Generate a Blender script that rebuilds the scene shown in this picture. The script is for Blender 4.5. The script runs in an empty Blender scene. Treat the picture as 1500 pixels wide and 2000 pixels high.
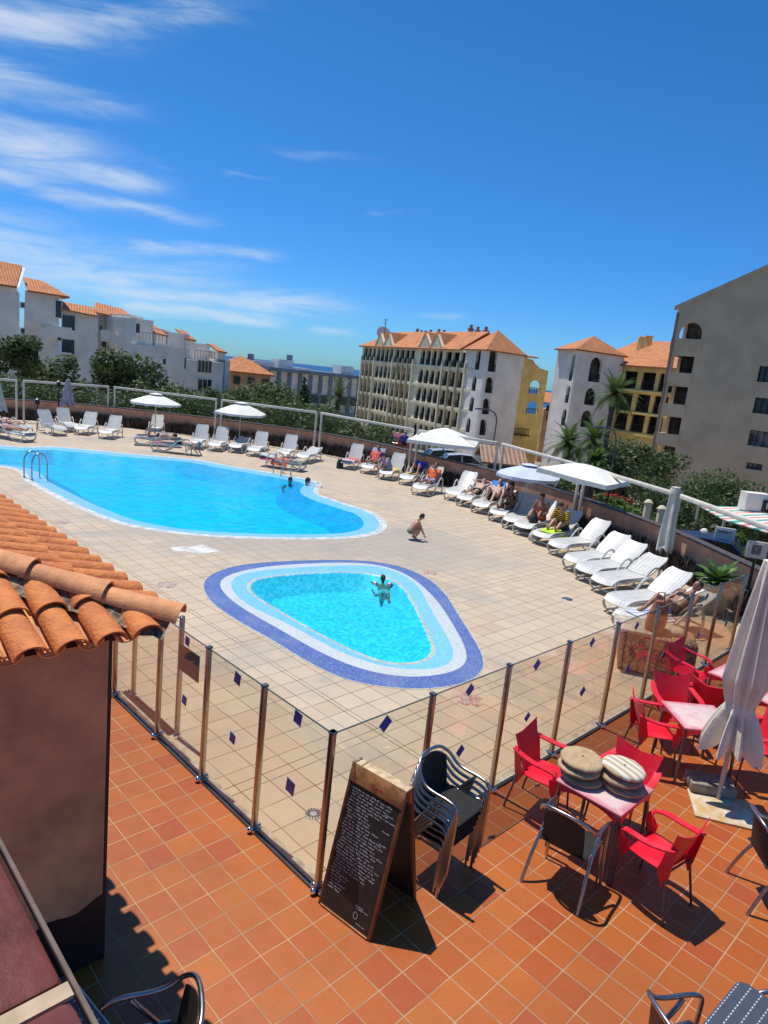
import bpy, bmesh, math, random
from math import sin, cos, pi, radians as RAD
from mathutils import Vector, Matrix, noise
from mathutils.geometry import tessellate_polygon
random.seed(7)
sc = bpy.context.scene
COL = sc.collection
# ---------------------------------------------------------------- camera
H = 4.3775                       # eye height above the terrace
FPX = 1326.3                     # focal length in photo pixels (photo 1500 x 2000)
PITCH, ROLL = RAD(11.61), RAD(-6.17)
fwd = Vector((0, cos(PITCH), -sin(PITCH)))
r0 = Vector((1, 0, 0)); d0 = fwd.cross(r0)
cr = cos(ROLL)*r0 + sin(ROLL)*d0
cd = -sin(ROLL)*r0 + cos(ROLL)*d0
cam = bpy.data.cameras.new('camera'); camo = bpy.data.objects.new('camera', cam); COL.objects.link(camo)
M = Matrix.Identity(4)
for i in range(3):
    M[i][0] = cr[i]; M[i][1] = -cd[i]; M[i][2] = -fwd[i]
M[2][3] = H
camo.matrix_world = M
cam.sensor_fit = 'VERTICAL'; cam.sensor_height = 24; cam.sensor_width = 18
cam.lens = FPX/2000*24; cam.clip_start = .05; cam.clip_end = 60000
sc.camera = camo
sc.render.resolution_x = 768; sc.render.resolution_y = 1024
# ---------------------------------------------------------------- sun and sky
SUN_AZ, SUN_EL = RAD(-50), RAD(71)       # azimuth from +Y towards +X
sdir = Vector((sin(SUN_AZ)*cos(SUN_EL), cos(SUN_AZ)*cos(SUN_EL), sin(SUN_EL)))
sl = bpy.data.lights.new('sun', 'SUN'); sl.energy = 4.6; sl.angle = RAD(.5); sl.color = (1, .955, .88)
so = bpy.data.objects.new('sun', sl); COL.objects.link(so)
so.rotation_euler = (-sdir).to_track_quat('-Z', 'Y').to_euler()
sc.view_settings.view_transform = 'Standard'; sc.view_settings.look = 'None'
sc.view_settings.exposure = 0.0; sc.view_settings.gamma = 1

class NT:
    """tiny node-tree helper"""
    def __init__(s, tree): s.t = tree; s.n = tree.nodes; s.l = tree.links
    def new(s, ty, **k):
        n = s.n.new(ty)
        for a, b in k.items(): setattr(n, a, b)
        return n
    def put(s, sock, v):
        if isinstance(v, bpy.types.NodeSocket): s.l.new(v, sock)
        elif v is not None:
            if isinstance(v, (tuple, list)) and len(v) == 3 and sock.type == 'RGBA': v = (*v, 1)
            sock.default_value = v
    def m(s, op, a, b=None, c=None, clamp=False):
        n = s.new('ShaderNodeMath', operation=op, use_clamp=clamp)
        for i, v in enumerate((a, b, c)):
            if v is not None: s.put(n.inputs[i], v)
        return n.outputs[0]
    def vm(s, op, a, b=None, sc_=None):
        n = s.new('ShaderNodeVectorMath', operation=op)
        s.put(n.inputs[0], a)
        if b is not None: s.put(n.inputs[1], b)
        if sc_ is not None: s.put(n.inputs['Scale'], sc_)
        return n.outputs[1] if op in ('DOT_PRODUCT', 'LENGTH') else n.outputs[0]
    def mix(s, f, a, b, ty='MIX'):
        n = s.new('ShaderNodeMix', data_type='RGBA', blend_type=ty)
        s.put(n.inputs[0], f); s.put(n.inputs[6], a); s.put(n.inputs[7], b)
        return n.outputs[2]
    def noise(s, v, scale, detail=3, rough=.55, dist=0, out=0):
        n = s.new('ShaderNodeTexNoise')
        if v is not None: s.put(n.inputs['Vector'], v)
        n.inputs['Scale'].default_value = scale; n.inputs['Detail'].default_value = detail
        n.inputs['Roughness'].default_value = rough; n.inputs['Distortion'].default_value = dist
        return n.outputs[out]
    def ramp(s, v, a, b, lo=0., hi=1., smooth=True):
        n = s.new('ShaderNodeMapRange', interpolation_type='SMOOTHSTEP' if smooth else 'LINEAR')
        s.put(n.inputs[0], v)
        for i, x in enumerate((a, b, lo, hi)): s.put(n.inputs[i+1], x)
        return n.outputs[0]
    def sep(s, v):
        n = s.new('ShaderNodeSeparateXYZ'); s.put(n.inputs[0], v); return n.outputs
    def comb(s, x=0, y=0, z=0):
        n = s.new('ShaderNodeCombineXYZ')
        for i, v in enumerate((x, y, z)): s.put(n.inputs[i], v)
        return n.outputs[0]

world = bpy.data.worlds.new('World'); sc.world = world; world.use_nodes = True
w = NT(world.node_tree); w.n.clear()
sky = w.new('ShaderNodeTexSky', sky_type='NISHITA'); sky.sun_disc = False
sky.sun_elevation = SUN_EL; sky.sun_rotation = SUN_AZ
sky.altitude = 300; sky.air_density = 1.0; sky.dust_density = .35; sky.ozone_density = 3.0
gd = w.new('ShaderNodeTexCoord').outputs['Generated']
dx, dy, dz = w.sep(gd)[:3]
az = w.m('ARCTAN2', dx, dy); el = w.m('ARCSINE', dz)
# thin cirrus: streaks laid out on the sky by azimuth and elevation
q = w.comb(w.m('ADD', w.m('MULTIPLY', az, 1.5), w.m('MULTIPLY', el, .55)), w.m('ADD', w.m('MULTIPLY', el, 6.5), w.m('MULTIPLY', az, 1.2)), .37)
warp = w.noise(q, 1.6, 3, .6, out=1)
q2 = w.vm('ADD', q, w.vm('SCALE', warp, sc_=.55))
n1 = w.noise(q2, 2.9, 9, .68, .6)
n2 = w.noise(w.vm('ADD', q, (4.1, 2.2, 0)), .9, 3, .5)
wx, wy, _w = w.sep(w.noise(q, 2.2, 4, .6, out=1))[:3]
azw = w.m('ADD', az, w.m('MULTIPLY', w.m('SUBTRACT', wx, .5), .10)); elw = w.m('ADD', el, w.m('MULTIPLY', w.m('SUBTRACT', wy, .5), .050))
cl = None
for a1, e1, a2, e2, wd, st in ((-.75, .30, -.33, .372, .022, 1.), (-.45, .355, -.22, .408, .013, .9), (-.75, .25, -.38, .290, .017, .85), (-.52, .262, -.34, .281, .009, .6), (-.75, .222, -.36, .216, .024, 1.),
        (-.56, .205, -.30, .207, .016, 1.), (-.75, .165, -.40, .192, .014, .8), (-.50, .172, -.25, .177, .010, .8), (-.75, .118, -.41, .145, .012, .65), (-.40, .122, -.13, .146, .008, .75),
        (-.80, .092, -.30, .102, .026, 1.), (-.56, .075, -.20, .100, .022, .9), (-.44, .066, -.02, .084, .012, .95), (-.40, .050, -.14, .052, .009, .9), (-.135, .050, -.05, .054, .007, .6), (.03, .084, .10, .087, .004, .45), (-.22, .262, -.04, .265, .004, .3), (-.26, .226, -.20, .226, .003, .35), (-.08, .207, -.01, .213, .003, .25)):
    da, de = a2-a1, e2-e1; L2 = da*da+de*de; L1 = L2**.5
    ra = w.m('SUBTRACT', azw, a1); re_ = w.m('SUBTRACT', elw, e1)
    u_ = w.m('DIVIDE', w.m('ADD', w.m('MULTIPLY', ra, da), w.m('MULTIPLY', re_, de)), L2)
    v_ = w.m('ABSOLUTE', w.m('DIVIDE', w.m('SUBTRACT', w.m('MULTIPLY', ra, -de), w.m('MULTIPLY', re_, -da)), L1*wd))
    k_ = w.m('MULTIPLY', w.m('MULTIPLY', w.ramp(v_, 1.9, .0), w.ramp(u_, 1.08, .62)), w.ramp(u_, -.10, .18))
    k_ = w.m('MULTIPLY', k_, st); cl = k_ if cl is None else w.m('MAXIMUM', cl, k_)
q3 = w.comb(w.m('ADD', w.m('MULTIPLY', az, 5), w.m('MULTIPLY', el, 4)), w.m('SUBTRACT', w.m('MULTIPLY', el, 34), w.m('MULTIPLY', az, 4)), .2)
fn = w.noise(q3, 1.0, 9, .66, .7)
cl = w.m('MULTIPLY', w.m('POWER', cl, .9), w.ramp(w.m('ADD', fn, w.m('MULTIPLY', cl, .22)), .36, .92, 0, .78))
hs = w.new('ShaderNodeHueSaturation'); w.put(hs.inputs['Color'], sky.outputs[0])
hs.inputs['Saturation'].default_value = 1.32; hs.inputs['Value'].default_value = 1.0
cool = w.mix(1.0, hs.outputs[0], (.54, .91, 1.06), 'MULTIPLY')
cool = w.mix(w.ramp(el, .42, -.02), cool, w.mix(1.0, cool, (.62, .80, 1.18), 'MULTIPLY'))
skyc = w.mix(cl, cool, (6.2, 6.9, 7.8))
bg = w.new('ShaderNodeBackground'); w.put(bg.inputs[0], skyc); bg.inputs[1].default_value = .115
wo = w.new('ShaderNodeOutputWorld'); w.l.new(bg.outputs[0], wo.inputs[0])

# ---------------------------------------------------------------- helpers
def ray(x, y):                        # direction through a photo pixel
    return cr*(x-750) + cd*(y-1000) + fwd*FPX
def g(x, y, z=0.):                    # point of height z seen at a photo pixel
    d = ray(x, y); t = (z-H)/d.z; return Vector((d.x*t, d.y*t, z))
def at(x, y, Y):                      # point at depth Y seen at a photo pixel
    d = ray(x, y); t = Y/d.y; return Vector((d.x*t, Y, H+d.z*t))

class MB:
    """collects shapes into ONE mesh object; mats picks the slot of each face"""
    def __init__(s): s.v = []; s.f = []; s.mi = []; s.cur = 0; s.sm = []; s.smooth = False
    def add(s, vs, fs, M=None, smooth=None):
        b = len(s.v)
        s.v += [(M @ Vector(p)) if M is not None else Vector(p) for p in vs]
        for f in fs:
            s.f.append([b+i for i in f]); s.mi.append(s.cur); s.sm.append(s.smooth if smooth is None else smooth)
    def box(s, c, size, M=None, rz=0, R=None):
        x, y, z = size[0]/2, size[1]/2, size[2]/2
        T = Matrix.Translation(Vector(c)) @ (R if R is not None else Matrix.Rotation(rz, 4, 'Z'))
        if M is not None: T = M @ T
        vs = [(i, j, k) for i in (-x, x) for j in (-y, y) for k in (-z, z)]
        s.add(vs, [(0,1,3,2), (4,6,7,5), (0,4,5,1), (2,3,7,6), (0,2,6,4), (1,5,7,3)], T)
    def bbox(s, c, size, bev, M=None, rz=0, R=None):       # box with rounded edges
        bm = bmesh.new(); bmesh.ops.create_cube(bm, size=1)
        for v in bm.verts: v.co = Vector((v.co.x*size[0], v.co.y*size[1], v.co.z*size[2]))
        bmesh.ops.bevel(bm, geom=list(bm.edges), offset=bev, segments=2, affect='EDGES', profile=.5)
        T = Matrix.Translation(Vector(c)) @ (R if R is not None else Matrix.Rotation(rz, 4, 'Z'))
        if M is not None: T = M @ T
        s.bm(bm, T)
    def bm(s, bm, T=None, smooth=True):
        bm.verts.index_update()
        s.add([v.co.copy() for v in bm.verts], [[v.index for v in f.verts] for f in bm.faces], T, smooth); bm.free()
    def cyl(s, a, b, ra, rb=None, n=10, cap=True, M=None):
        s.tube([a, b], [ra, ra if rb is None else rb], n, cap, M)
    def tube(s, pts, r, n=8, cap=True, M=None, flat=None, closed=False):
        pts = [Vector(p) for p in pts]; m = len(pts)
        rs = r if isinstance(r, (list, tuple)) else [r]*m
        vs = []; fs = []; up = None
        for i, p in enumerate(pts):
            if closed: t = pts[(i+1) % m]-pts[i-1]
            else: t = pts[min(i+1, m-1)]-pts[max(i-1, 0)]
            t = t.normalized() if t.length > 1e-9 else Vector((0, 0, 1))
            if up is None: up = Vector((0, 0, 1)) if abs(t.z) < .9 else Vector((0, 1, 0))
            x = up.cross(t)
            if x.length < 1e-4: x = Vector((1, 0, 0)).cross(t)
            x.normalize(); y = t.cross(x); up = y
            for k in range(n):
                a = 2*pi*k/n
                fy = 1 if flat is None else flat
                vs.append(p + x*cos(a)*rs[i] + y*sin(a)*rs[i]*fy)
        for i in range(m if closed else m-1):
            j = (i+1) % m
            for k in range(n): fs.append((i*n+k, i*n+(k+1) % n, j*n+(k+1) % n, j*n+k))
        if cap and not closed: fs += [tuple(range(n-1, -1, -1)), tuple((m-1)*n+k for k in range(n))]
        s.add(vs, fs, M, True)
    def lathe(s, prof, n=16, M=None, sx=1, sy=1):
        vs = []; fs = []
        for r, z in prof:
            for k in range(n): vs.append((r*cos(2*pi*k/n)*sx, r*sin(2*pi*k/n)*sy, z))
        for i in range(len(prof)-1):
            for k in range(n): fs.append((i*n+k, i*n+(k+1) % n, (i+1)*n+(k+1) % n, (i+1)*n+k))
        if prof[0][0] > 1e-4: fs.append(tuple(range(n-1, -1, -1)))
        if prof[-1][0] > 1e-4: fs.append(tuple((len(prof)-1)*n+k for k in range(n)))
        s.add(vs, fs, M, True)
    def ball(s, c, r, M=None, n=12, sc_=(1, 1, 1), R=None):
        prof = [(max(1e-5, sin(pi*i/8)), -cos(pi*i/8)) for i in range(9)]
        T = Matrix.Translation(Vector(c)) @ (R if R is not None else Matrix.Identity(4)) @ Matrix.Diagonal((r*sc_[0], r*sc_[1], r*sc_[2], 1))
        if M is not None: T = M @ T
        s.lathe(prof, n, T)
    def prism(s, outline, d, M=None, smooth=False):        # polygon (list of 3d) extruded by vector d
        n = len(outline); d = Vector(d); vs = [Vector(p) for p in outline]; vs += [p+d for p in vs]
        fs = [tuple(range(n-1, -1, -1)), tuple(range(n, 2*n))] + [(i, (i+1) % n, n+(i+1) % n, n+i) for i in range(n)]
        s.add(vs, fs, M, smooth)
    def grid(s, pts, M=None, smooth=True):                 # rows of points
        m = len(pts[0]); vs = [p for r in pts for p in r]
        fs = [(i*m+j, i*m+j+1, (i+1)*m+j+1, (i+1)*m+j) for i in range(len(pts)-1) for j in range(m-1)]
        s.add(vs, fs, M, smooth)
    def build(s, name, mat, parent=None, world=True, normals=True):
        me = bpy.data.meshes.new(name)
        vs = s.v
        if parent is not None and world:
            I = PINV[parent.name if parent.name in PINV else parent.parent.name]; vs = [I @ v for v in vs]
        me.from_pydata([tuple(v) for v in vs], [], s.f)
        for mt in (mat if isinstance(mat, (list, tuple)) else [mat]): me.materials.append(mt)
        me.polygons.foreach_set('material_index', s.mi); me.polygons.foreach_set('use_smooth', s.sm)
        if normals and len(s.f) < 60000:
            b = bmesh.new(); b.from_mesh(me); bmesh.ops.recalc_face_normals(b, faces=b.faces); b.to_mesh(me); b.free()
        me.update()
        if any(s.sm): me.set_sharp_from_angle(angle=RAD(42))
        o = bpy.data.objects.new(name, me); COL.objects.link(o)
        if parent is not None: o.parent = parent
        return o
PINV = {}
def thing(name, label, cat, loc=(0, 0, 0), rz=0, group=None):
    o = bpy.data.objects.new(name, None); COL.objects.link(o); o.empty_display_size = .2
    o.location = loc; o.rotation_euler = (0, 0, rz); o['label'] = label; o['category'] = cat
    if group: o['group'] = group
    PINV[o.name] = (Matrix.Translation(Vector(loc)) @ Matrix.Rotation(rz, 4, 'Z')).inverted()
    return o
def tag(o, label, cat, group=None, kind=None):
    o['label'] = label; o['category'] = cat
    if group: o['group'] = group
    if kind: o['kind'] = kind
    return o
def struct(o): o['kind'] = 'structure'; return o
KIDS = {}
def dup(root, loc, rz, label, group=None, scale=None):
    if root.name not in KIDS: KIDS[root.name] = [(c, [d for d in bpy.data.objects if d.parent == c]) for c in bpy.data.objects if c.parent == root]
    r = root.copy(); COL.objects.link(r); r.location = loc; r.rotation_euler = (0, 0, rz); r['label'] = label
    if group: r['group'] = group
    if scale: r.scale = scale
    for ch, gs in KIDS[root.name]:
        c = ch.copy(); COL.objects.link(c); c.parent = r
        for d in gs:
            e = d.copy(); COL.objects.link(e); e.parent = c
    PINV[r.name] = (Matrix.Translation(Vector(loc)) @ Matrix.Rotation(rz, 4, 'Z')).inverted()
    return r

MATS = {}
def mat(name, col, rough=.6, metal=0., var=.12, scale=6., bump=0., bscale=40., spec=.5, col2=None, coord='Object', trans=0, sss=0):
    if name in MATS: return MATS[name]
    m = bpy.data.materials.new(name); m.use_nodes = True; t = NT(m.node_tree)
    b = t.n['Principled BSDF']; b.inputs['Roughness'].default_value = rough; b.inputs['Metallic'].default_value = metal
    b.inputs['Specular IOR Level'].default_value = spec
    v = t.new('ShaderNodeTexCoord').outputs[coord]
    c2 = col2 if col2 else tuple(max(0, c*(1-var*1.6)) for c in col)
    c1 = col if col2 else tuple(min(1, c*(1+var*.6)) for c in col)
    if var > 0 or col2:
        f = t.ramp(t.noise(v, scale, 5, .6), .3, .7)
        c = t.mix(f, c2, c1); t.put(b.inputs['Base Color'], c)
    else: t.put(b.inputs['Base Color'], col)
    if bump > 0:
        bn = t.new('ShaderNodeBump'); bn.inputs['Strength'].default_value = bump; bn.inputs['Distance'].default_value = .02
        t.put(bn.inputs['Height'], t.noise(v, bscale, 4, .6)); t.l.new(bn.outputs[0], b.inputs['Normal'])
    if sss:
        b.inputs['Subsurface Weight'].default_value = sss; b.inputs['Subsurface Radius'].default_value = (.03, .012, .006); b.inputs['Subsurface Scale'].default_value = .3
    MATS[name] = m; return m
def catmull(pts, k=6, closed=True):
    out = []; n = len(pts); P = [Vector(p) for p in pts]
    for i in range(n if closed else n-1):
        a, b, c, d = (P[(i-1) % n], P[i], P[(i+1) % n], P[(i+2) % n]) if closed else (P[max(i-1, 0)], P[i], P[i+1], P[min(i+2, n-1)])
        for j in range(k):
            t = j/k
            out.append(.5*((2*b) + (c-a)*t + (2*a-5*b+4*c-d)*t*t + (3*b-a-3*c+d)*t**3))
    if not closed: out.append(P[-1])
    return out
def resample(loop, n, closed=True):
    L = list(loop) + ([loop[0]] if closed else []); ds = [0]
    for a, b in zip(L, L[1:]): ds.append(ds[-1]+(b-a).length)
    out = []; k = 0
    for i in range(n):
        s_ = ds[-1]*i/(n if closed else n-1)
        while k < len(ds)-2 and ds[k+1] < s_: k += 1
        t = (s_-ds[k])/max(1e-9, ds[k+1]-ds[k]); out.append(L[k].lerp(L[k+1], min(1, t)))
    return out
def sheet(name, loops, mat_, z=0., parent=None):       # flat polygon with holes
    loops = [[Vector((p[0], p[1], z)) for p in L] for L in loops]
    tr = tessellate_polygon(loops); vs = [p for L in loops for p in L]
    mb = MB(); fs = []
    for a, b, c in tr:
        n = (vs[b]-vs[a]).cross(vs[c]-vs[a]); fs.append((a, b, c) if n.z > 0 else (a, c, b))
    mb.add(vs, fs); return mb.build(name, mat_, parent, normals=False)
# ---------------------------------------------------------------- plan of the terrace
YAW = RAD(45.35); S = .25
UL = Vector((cos(YAW), sin(YAW), 0))            # along the right fence run
UJ = Vector((sin(YAW), -cos(YAW), 0))           # towards the camera right
def LJ(L, j, z=0.):                             # terrace tile grid -> world
    xt = (L+8.69)*S; yt = (18.87-j*1.027)*S
    return Vector((xt*cos(YAW)-yt*sin(YAW), xt*sin(YAW)+yt*cos(YAW), z))
def floor_mat(name, tile, off, cols, grout, gw, rough, bump, joints=None, stain=None, var=.5):
    m = bpy.data.materials.new(name); m.use_nodes = True; t = NT(m.node_tree); b = t.n['Principled BSDF']
    P = t.new('ShaderNodeTexCoord').outputs['Object']; x, y, _ = t.sep(P)[:3]
    wob = t.noise(P, 1.3, 2, .5); wob = t.m('MULTIPLY', t.m('SUBTRACT', wob, .5), .05)
    xt = t.m('ADD', t.m('MULTIPLY', x, cos(YAW)), t.m('MULTIPLY', y, sin(YAW)))
    yt = t.m('SUBTRACT', t.m('MULTIPLY', y, cos(YAW)), t.m('MULTIPLY', x, sin(YAW)))
    L = t.m('ADD', t.m('SUBTRACT', t.m('DIVIDE', xt, tile), off[0]), wob)
    J = t.m('ADD', t.m('DIVIDE', t.m('SUBTRACT', off[1], t.m('DIVIDE', yt, tile)), off[2]), wob)
    dist = lambda c, p=1: t.m('MULTIPLY', t.m('ABSOLUTE', t.m('SUBTRACT', t.m('FRACT', t.m('ADD', t.m('DIVIDE', c, p), .5)), .5)), p)
    dg = t.m('MINIMUM', dist(L), dist(J))
    grt = t.ramp(dg, gw*.55, gw*1.25, 1, 0)
    wn = t.new('ShaderNodeTexWhiteNoise', noise_dimensions='2D')
    t.put(wn.inputs['Vector'], t.comb(t.m('FLOOR', L), t.m('FLOOR', J)))
    r1, r2, r3 = t.sep(wn.outputs['Color'])[:3]
    c = t.mix(r1, cols[0], cols[1]); c = t.mix(t.m('MULTIPLY', t.ramp(r2, .7, 1.), .8), c, cols[2])
    big = t.noise(P, .55, 4, .55); c = t.mix(t.m('MULTIPLY', t.ramp(big, .35, .68), var), c, cols[3])
    fine = t.noise(P, 9, 6, .7); c = t.mix(t.m('MULTIPLY', t.ramp(fine, .35, .8), .35), c, cols[2])
    mott = t.noise(P, 38, 3, .6); c = t.mix(t.m('MULTIPLY', t.ramp(mott, .45, .75), .30), c, cols[3])
    scr = t.ramp(t.noise(t.vm('MULTIPLY', P, (6, 1.5, 1)), 14, 4, .8), .66, .74); c = t.mix(t.m('MULTIPLY', scr, .35), c, grout[0])
    gc = t.mix(t.ramp(t.noise(P, 1.7, 3, .6), .4, .62), grout[0], grout[1])
    c = t.mix(t.m('MULTIPLY', grt, t.ramp(t.noise(P, 3.1, 2), .25, .5, grout[2], 1)), c, gc)
    if joints:
        dj = t.m('MINIMUM', dist(t.m('ADD', L, joints[1]), joints[0]), dist(t.m('ADD', J, joints[2]), joints[0]))
        c = t.mix(t.ramp(dj, gw*.8, gw*1.5, .8, 0), c, joints[3])
    if stain:
        s1 = t.ramp(t.noise(P, .42, 7, .68, .4), .50, .68); c = t.mix(t.m('MULTIPLY', s1, stain[1]), c, stain[0])
        s2 = t.ramp(t.noise(t.vm('ADD', P, (7, 3, 0)), 1.6, 8, .75), .60, .74); c = t.mix(t.m('MULTIPLY', s2, .55), c, stain[2])
    if stain:                                  # grey trodden zone between the two pools
        dd = t.m('SQRT', t.m('ADD', t.m('POWER', t.m('DIVIDE', t.m('SUBTRACT', x, -2.2), 6.0), 2), t.m('POWER', t.m('DIVIDE', t.m('SUBTRACT', y, 17.2), 2.6), 2)))
        zn = t.ramp(t.m('ADD', dd, t.m('MULTIPLY', t.noise(P, .8, 6, .65), 1.1)), 1.75, 1.15); c = t.mix(t.m('MULTIPLY', zn, .62), c, (.345, .31, .265))
    t.put(b.inputs['Base Color'], c)
    t.put(b.inputs['Roughness'], t.m('ADD', t.m('MULTIPLY', grt, .3), t.ramp(fine, .3, .8, rough, rough+.2)))
    bn = t.new('ShaderNodeBump'); bn.inputs['Strength'].default_value = bump; bn.inputs['Distance'].default_value = .01
    t.put(bn.inputs['Height'], t.m('ADD', t.m('MULTIPLY', grt, -1), t.m('MULTIPLY', fine, .3)))
    t.l.new(bn.outputs[0], b.inputs['Normal']); MATS[name] = m; return m
m_terr = floor_mat('terracotta_tiles', S, (8.69, 18.87, 1.027),
    [(.42, .097, .011), (.475, .132, .012), (.36, .062, .015), (.25, .072, .020)], [(.50, .29, .145), (.33, .20, .115), .70], .022, .38, .5)
m_deck = floor_mat('stone_deck_tiles', .345, (1.55, 1.1, 1.0),
    [(.53, .41, .285), (.59, .465, .320), (.50, .36, .235), (.49, .395, .28)], [(.17, .12, .085), (.30, .22, .15), .45], .019, .62, .5,
    joints=(9, 3.2, 5.4, (.09, .065, .05)), stain=((.34, .31, .26), .75, (.20, .17, .14)), var=.35)
# perimeter wall line, clockwise from the far left
WALL = [(-34, 22), (-27.5, 28.5), (-19.35, 35.1), (-15, 36.6), (-9.6, 36.4), (-3.9, 34.9), (-.6, 32.6), (2.1, 29.3), (4.4, 26.6), (6.3, 22.7), (7.75, 18.6), (8.25, 15.4), (8.75, 12.2), (9.3, 9)]
WALLS = catmull([Vector((x, y, 0)) for x, y in WALL], 6, False)
# pool outlines, traced on the deck
BIG = [(0, 869), (107, 872), (267, 887), (380, 897), (447, 909), (513, 920), (577, 931), (611, 938), (630, 947), (622, 957), (625, 966), (650, 975), (690, 988), (727, 999), (750, 1015), (755, 1031), (735, 1044), (695, 1051), (620, 1054), (513, 1053), (400, 1048), (330, 1041), (267, 1031), (213, 1018), (133, 984), (53, 942), (0, 911)]
big = [g(x, y) for x, y in BIG] + [Vector((-16.5, 20.5, 0)), Vector((-21.5, 22.2, 0)), Vector((-24.5, 26, 0)), Vector((-22.6, 29.2, 0))]
big = resample(catmull(big, 8), 220)
def offset(loop, d):
    n = len(loop); area = sum(loop[i].x*loop[(i+1) % n].y-loop[(i+1) % n].x*loop[i].y for i in range(n)); sg = 1 if area > 0 else -1
    out = []
    for i in range(n):
        t = (loop[(i+1) % n]-loop[i-1]).normalized(); out.append(loop[i]+Vector((-t.y, t.x, 0))*d*sg)
    for _ in range(3): out = [(out[i-1]+out[i]*2+out[(i+1) % n])/4 for i in range(n)]
    return out
R_OUT = [(397, 1143), (414, 1122), (463, 1105), (546, 1097), (649, 1094), (732, 1097), (786, 1108), (835, 1130), (868, 1159), (897, 1205), (926, 1250), (944, 1287), (943, 1308), (926, 1325), (889, 1339), (815, 1346), (732, 1339), (670, 1325), (608, 1296), (525, 1246), (463, 1211), (414, 1176)]
R_WH = [(429, 1145), (447, 1123), (525, 1106), (649, 1099), (732, 1102), (794, 1122), (848, 1167), (893, 1234), (912, 1279), (902, 1304), (856, 1318), (794, 1322), (711, 1308), (629, 1275), (546, 1229), (463, 1180)]
R_LB = [(450, 1141), (476, 1120), (546, 1111), (649, 1105), (720, 1105), (765, 1113), (811, 1139), (848, 1201), (877, 1250), (887, 1279), (873, 1300), (827, 1308), (753, 1302), (670, 1275), (567, 1221), (480, 1178)]
R_RM = [(480, 1143), (496, 1128), (567, 1118), (649, 1114), (711, 1115), (773, 1129), (806, 1167), (840, 1234), (851, 1271), (835, 1287), (786, 1296), (732, 1287), (649, 1250), (546, 1192), (492, 1159)]
def ringloop(px):
    P = catmull([g(x, y) for x, y in px], 10); c = sum(P, Vector())/len(P); out = []
    ref = g(650, 1200)
    pol = sorted((math.atan2(p.y-ref.y, p.x-ref.x), (p-ref).length) for p in P)
    for k in range(120):
        a = -pi+2*pi*k/120
        lo = [q for q in pol if q[0] <= a] or [(pol[-1][0]-2*pi, pol[-1][1])]; hi = [q for q in pol if q[0] > a] or [(pol[0][0]+2*pi, pol[0][1])]
        q0, q1 = lo[-1], hi[0]; t = (a-q0[0])/max(1e-6, q1[0]-q0[0]); r = q0[1]*(1-t)+q1[1]*t
        out.append(ref+Vector((cos(a), sin(a), 0))*r)
    for _ in range(3): out = [(out[i-1]+out[i]*2+out[(i+1) % 120])/4 for i in range(120)]
    return out
ro, rw, rl, rm = map(ringloop, (R_OUT, R_WH, R_LB, R_RM))
rwi = offset(rm, .05)
# deck sheet with both pools cut out, terrace sheet
corner = LJ(4.95, 4.06)
farR = LJ(46.3, 4.06); farL = LJ(4.95, -60)
deckpoly = [corner, farR] + [Vector((p.x, p.y, 0)) for p in reversed(WALLS)] + [Vector((-30, 14, 0)), farL]
deckpoly = [corner, farR] + [p.copy() for p in reversed(WALLS) if p.y > farR.y+.1] + [farL]
bigo = offset(big, .02)
struct(sheet('pool_deck', [deckpoly, big, ro], m_deck, 0))
terr = [corner, LJ(4.95, -60), LJ(-50, -60), LJ(-50, 60), LJ(70, 60), LJ(70, 4.06)]
struct(sheet('terrace', [terr], m_terr, 0))
# kerb strip and black channel under the glass fence
m_kerb = mat('kerb_stone', (.50, .43, .33), .7, var=.25, scale=9, bump=.3)
m_chan = mat('channel_rubber', (.035, .028, .026), .5, var=.3)
kb = MB(); ch = MB()
for a, b in ((corner, farR), (corner, LJ(4.95, -30))):
    t = (b-a).normalized(); n = Vector((-t.y, t.x, 0)); n = n if n.y > 0 else -n
    L = (b-a).length; mid = (a+b)/2; ang = math.atan2(t.y, t.x)
    kb.box(mid+n*.055+Vector((0, 0, .012)), (L, .085, .024), rz=ang)
    ch.box(mid-n*.012+Vector((0, 0, .010)), (L, .035, .02), rz=ang)
struct(kb.build('kerb', m_kerb)); struct(ch.build('drainage_channel', m_chan))
# --- mosaic materials
def mosaic(name, c1, c2, c3, grout, sc_=1/.028):
    m = bpy.data.materials.new(name); m.use_nodes = True; t = NT(m.node_tree); b = t.n['Principled BSDF']
    P = t.new('ShaderNodeTexCoord').outputs['Object']; Q = t.vm('SCALE', P, sc_=sc_); x, y, _ = t.sep(Q)[:3]
    f = lambda c: t.m('ABSOLUTE', t.m('SUBTRACT', t.m('FRACT', c), .5))
    e = t.m('MAXIMUM', f(x), f(y))
    wn = t.new('ShaderNodeTexWhiteNoise', noise_dimensions='2D'); t.put(wn.inputs['Vector'], t.comb(t.m('FLOOR', x), t.m('FLOOR', y)))
    r1, r2, r3 = t.sep(wn.outputs['Color'])[:3]
    c = t.mix(r1, c1, c2); c = t.mix(t.ramp(r2, .55, .9), c, c3)
    c = t.mix(t.m('MULTIPLY', t.ramp(t.noise(P, 1.5, 4, .6), .45, .75), .4), c, grout)
    c = t.mix(t.ramp(e, .40, .46), c, grout)
    t.put(b.inputs['Base Color'], c); b.inputs['Roughness'].default_value = .3; MATS[name] = m; return m
m_mb = mosaic('blue_mosaic', (.030, .060, .28), (.06, .11, .38), (.12, .19, .46), (.27, .31, .40))
m_mw = mosaic('white_mosaic', (.60, .64, .62), (.70, .72, .68), (.52, .58, .56), (.45, .46, .42))
m_ml = mosaic('pale_blue_mosaic', (.16, .50, .75), (.20, .57, .80), (.12, .42, .68), (.35, .62, .76))
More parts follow.
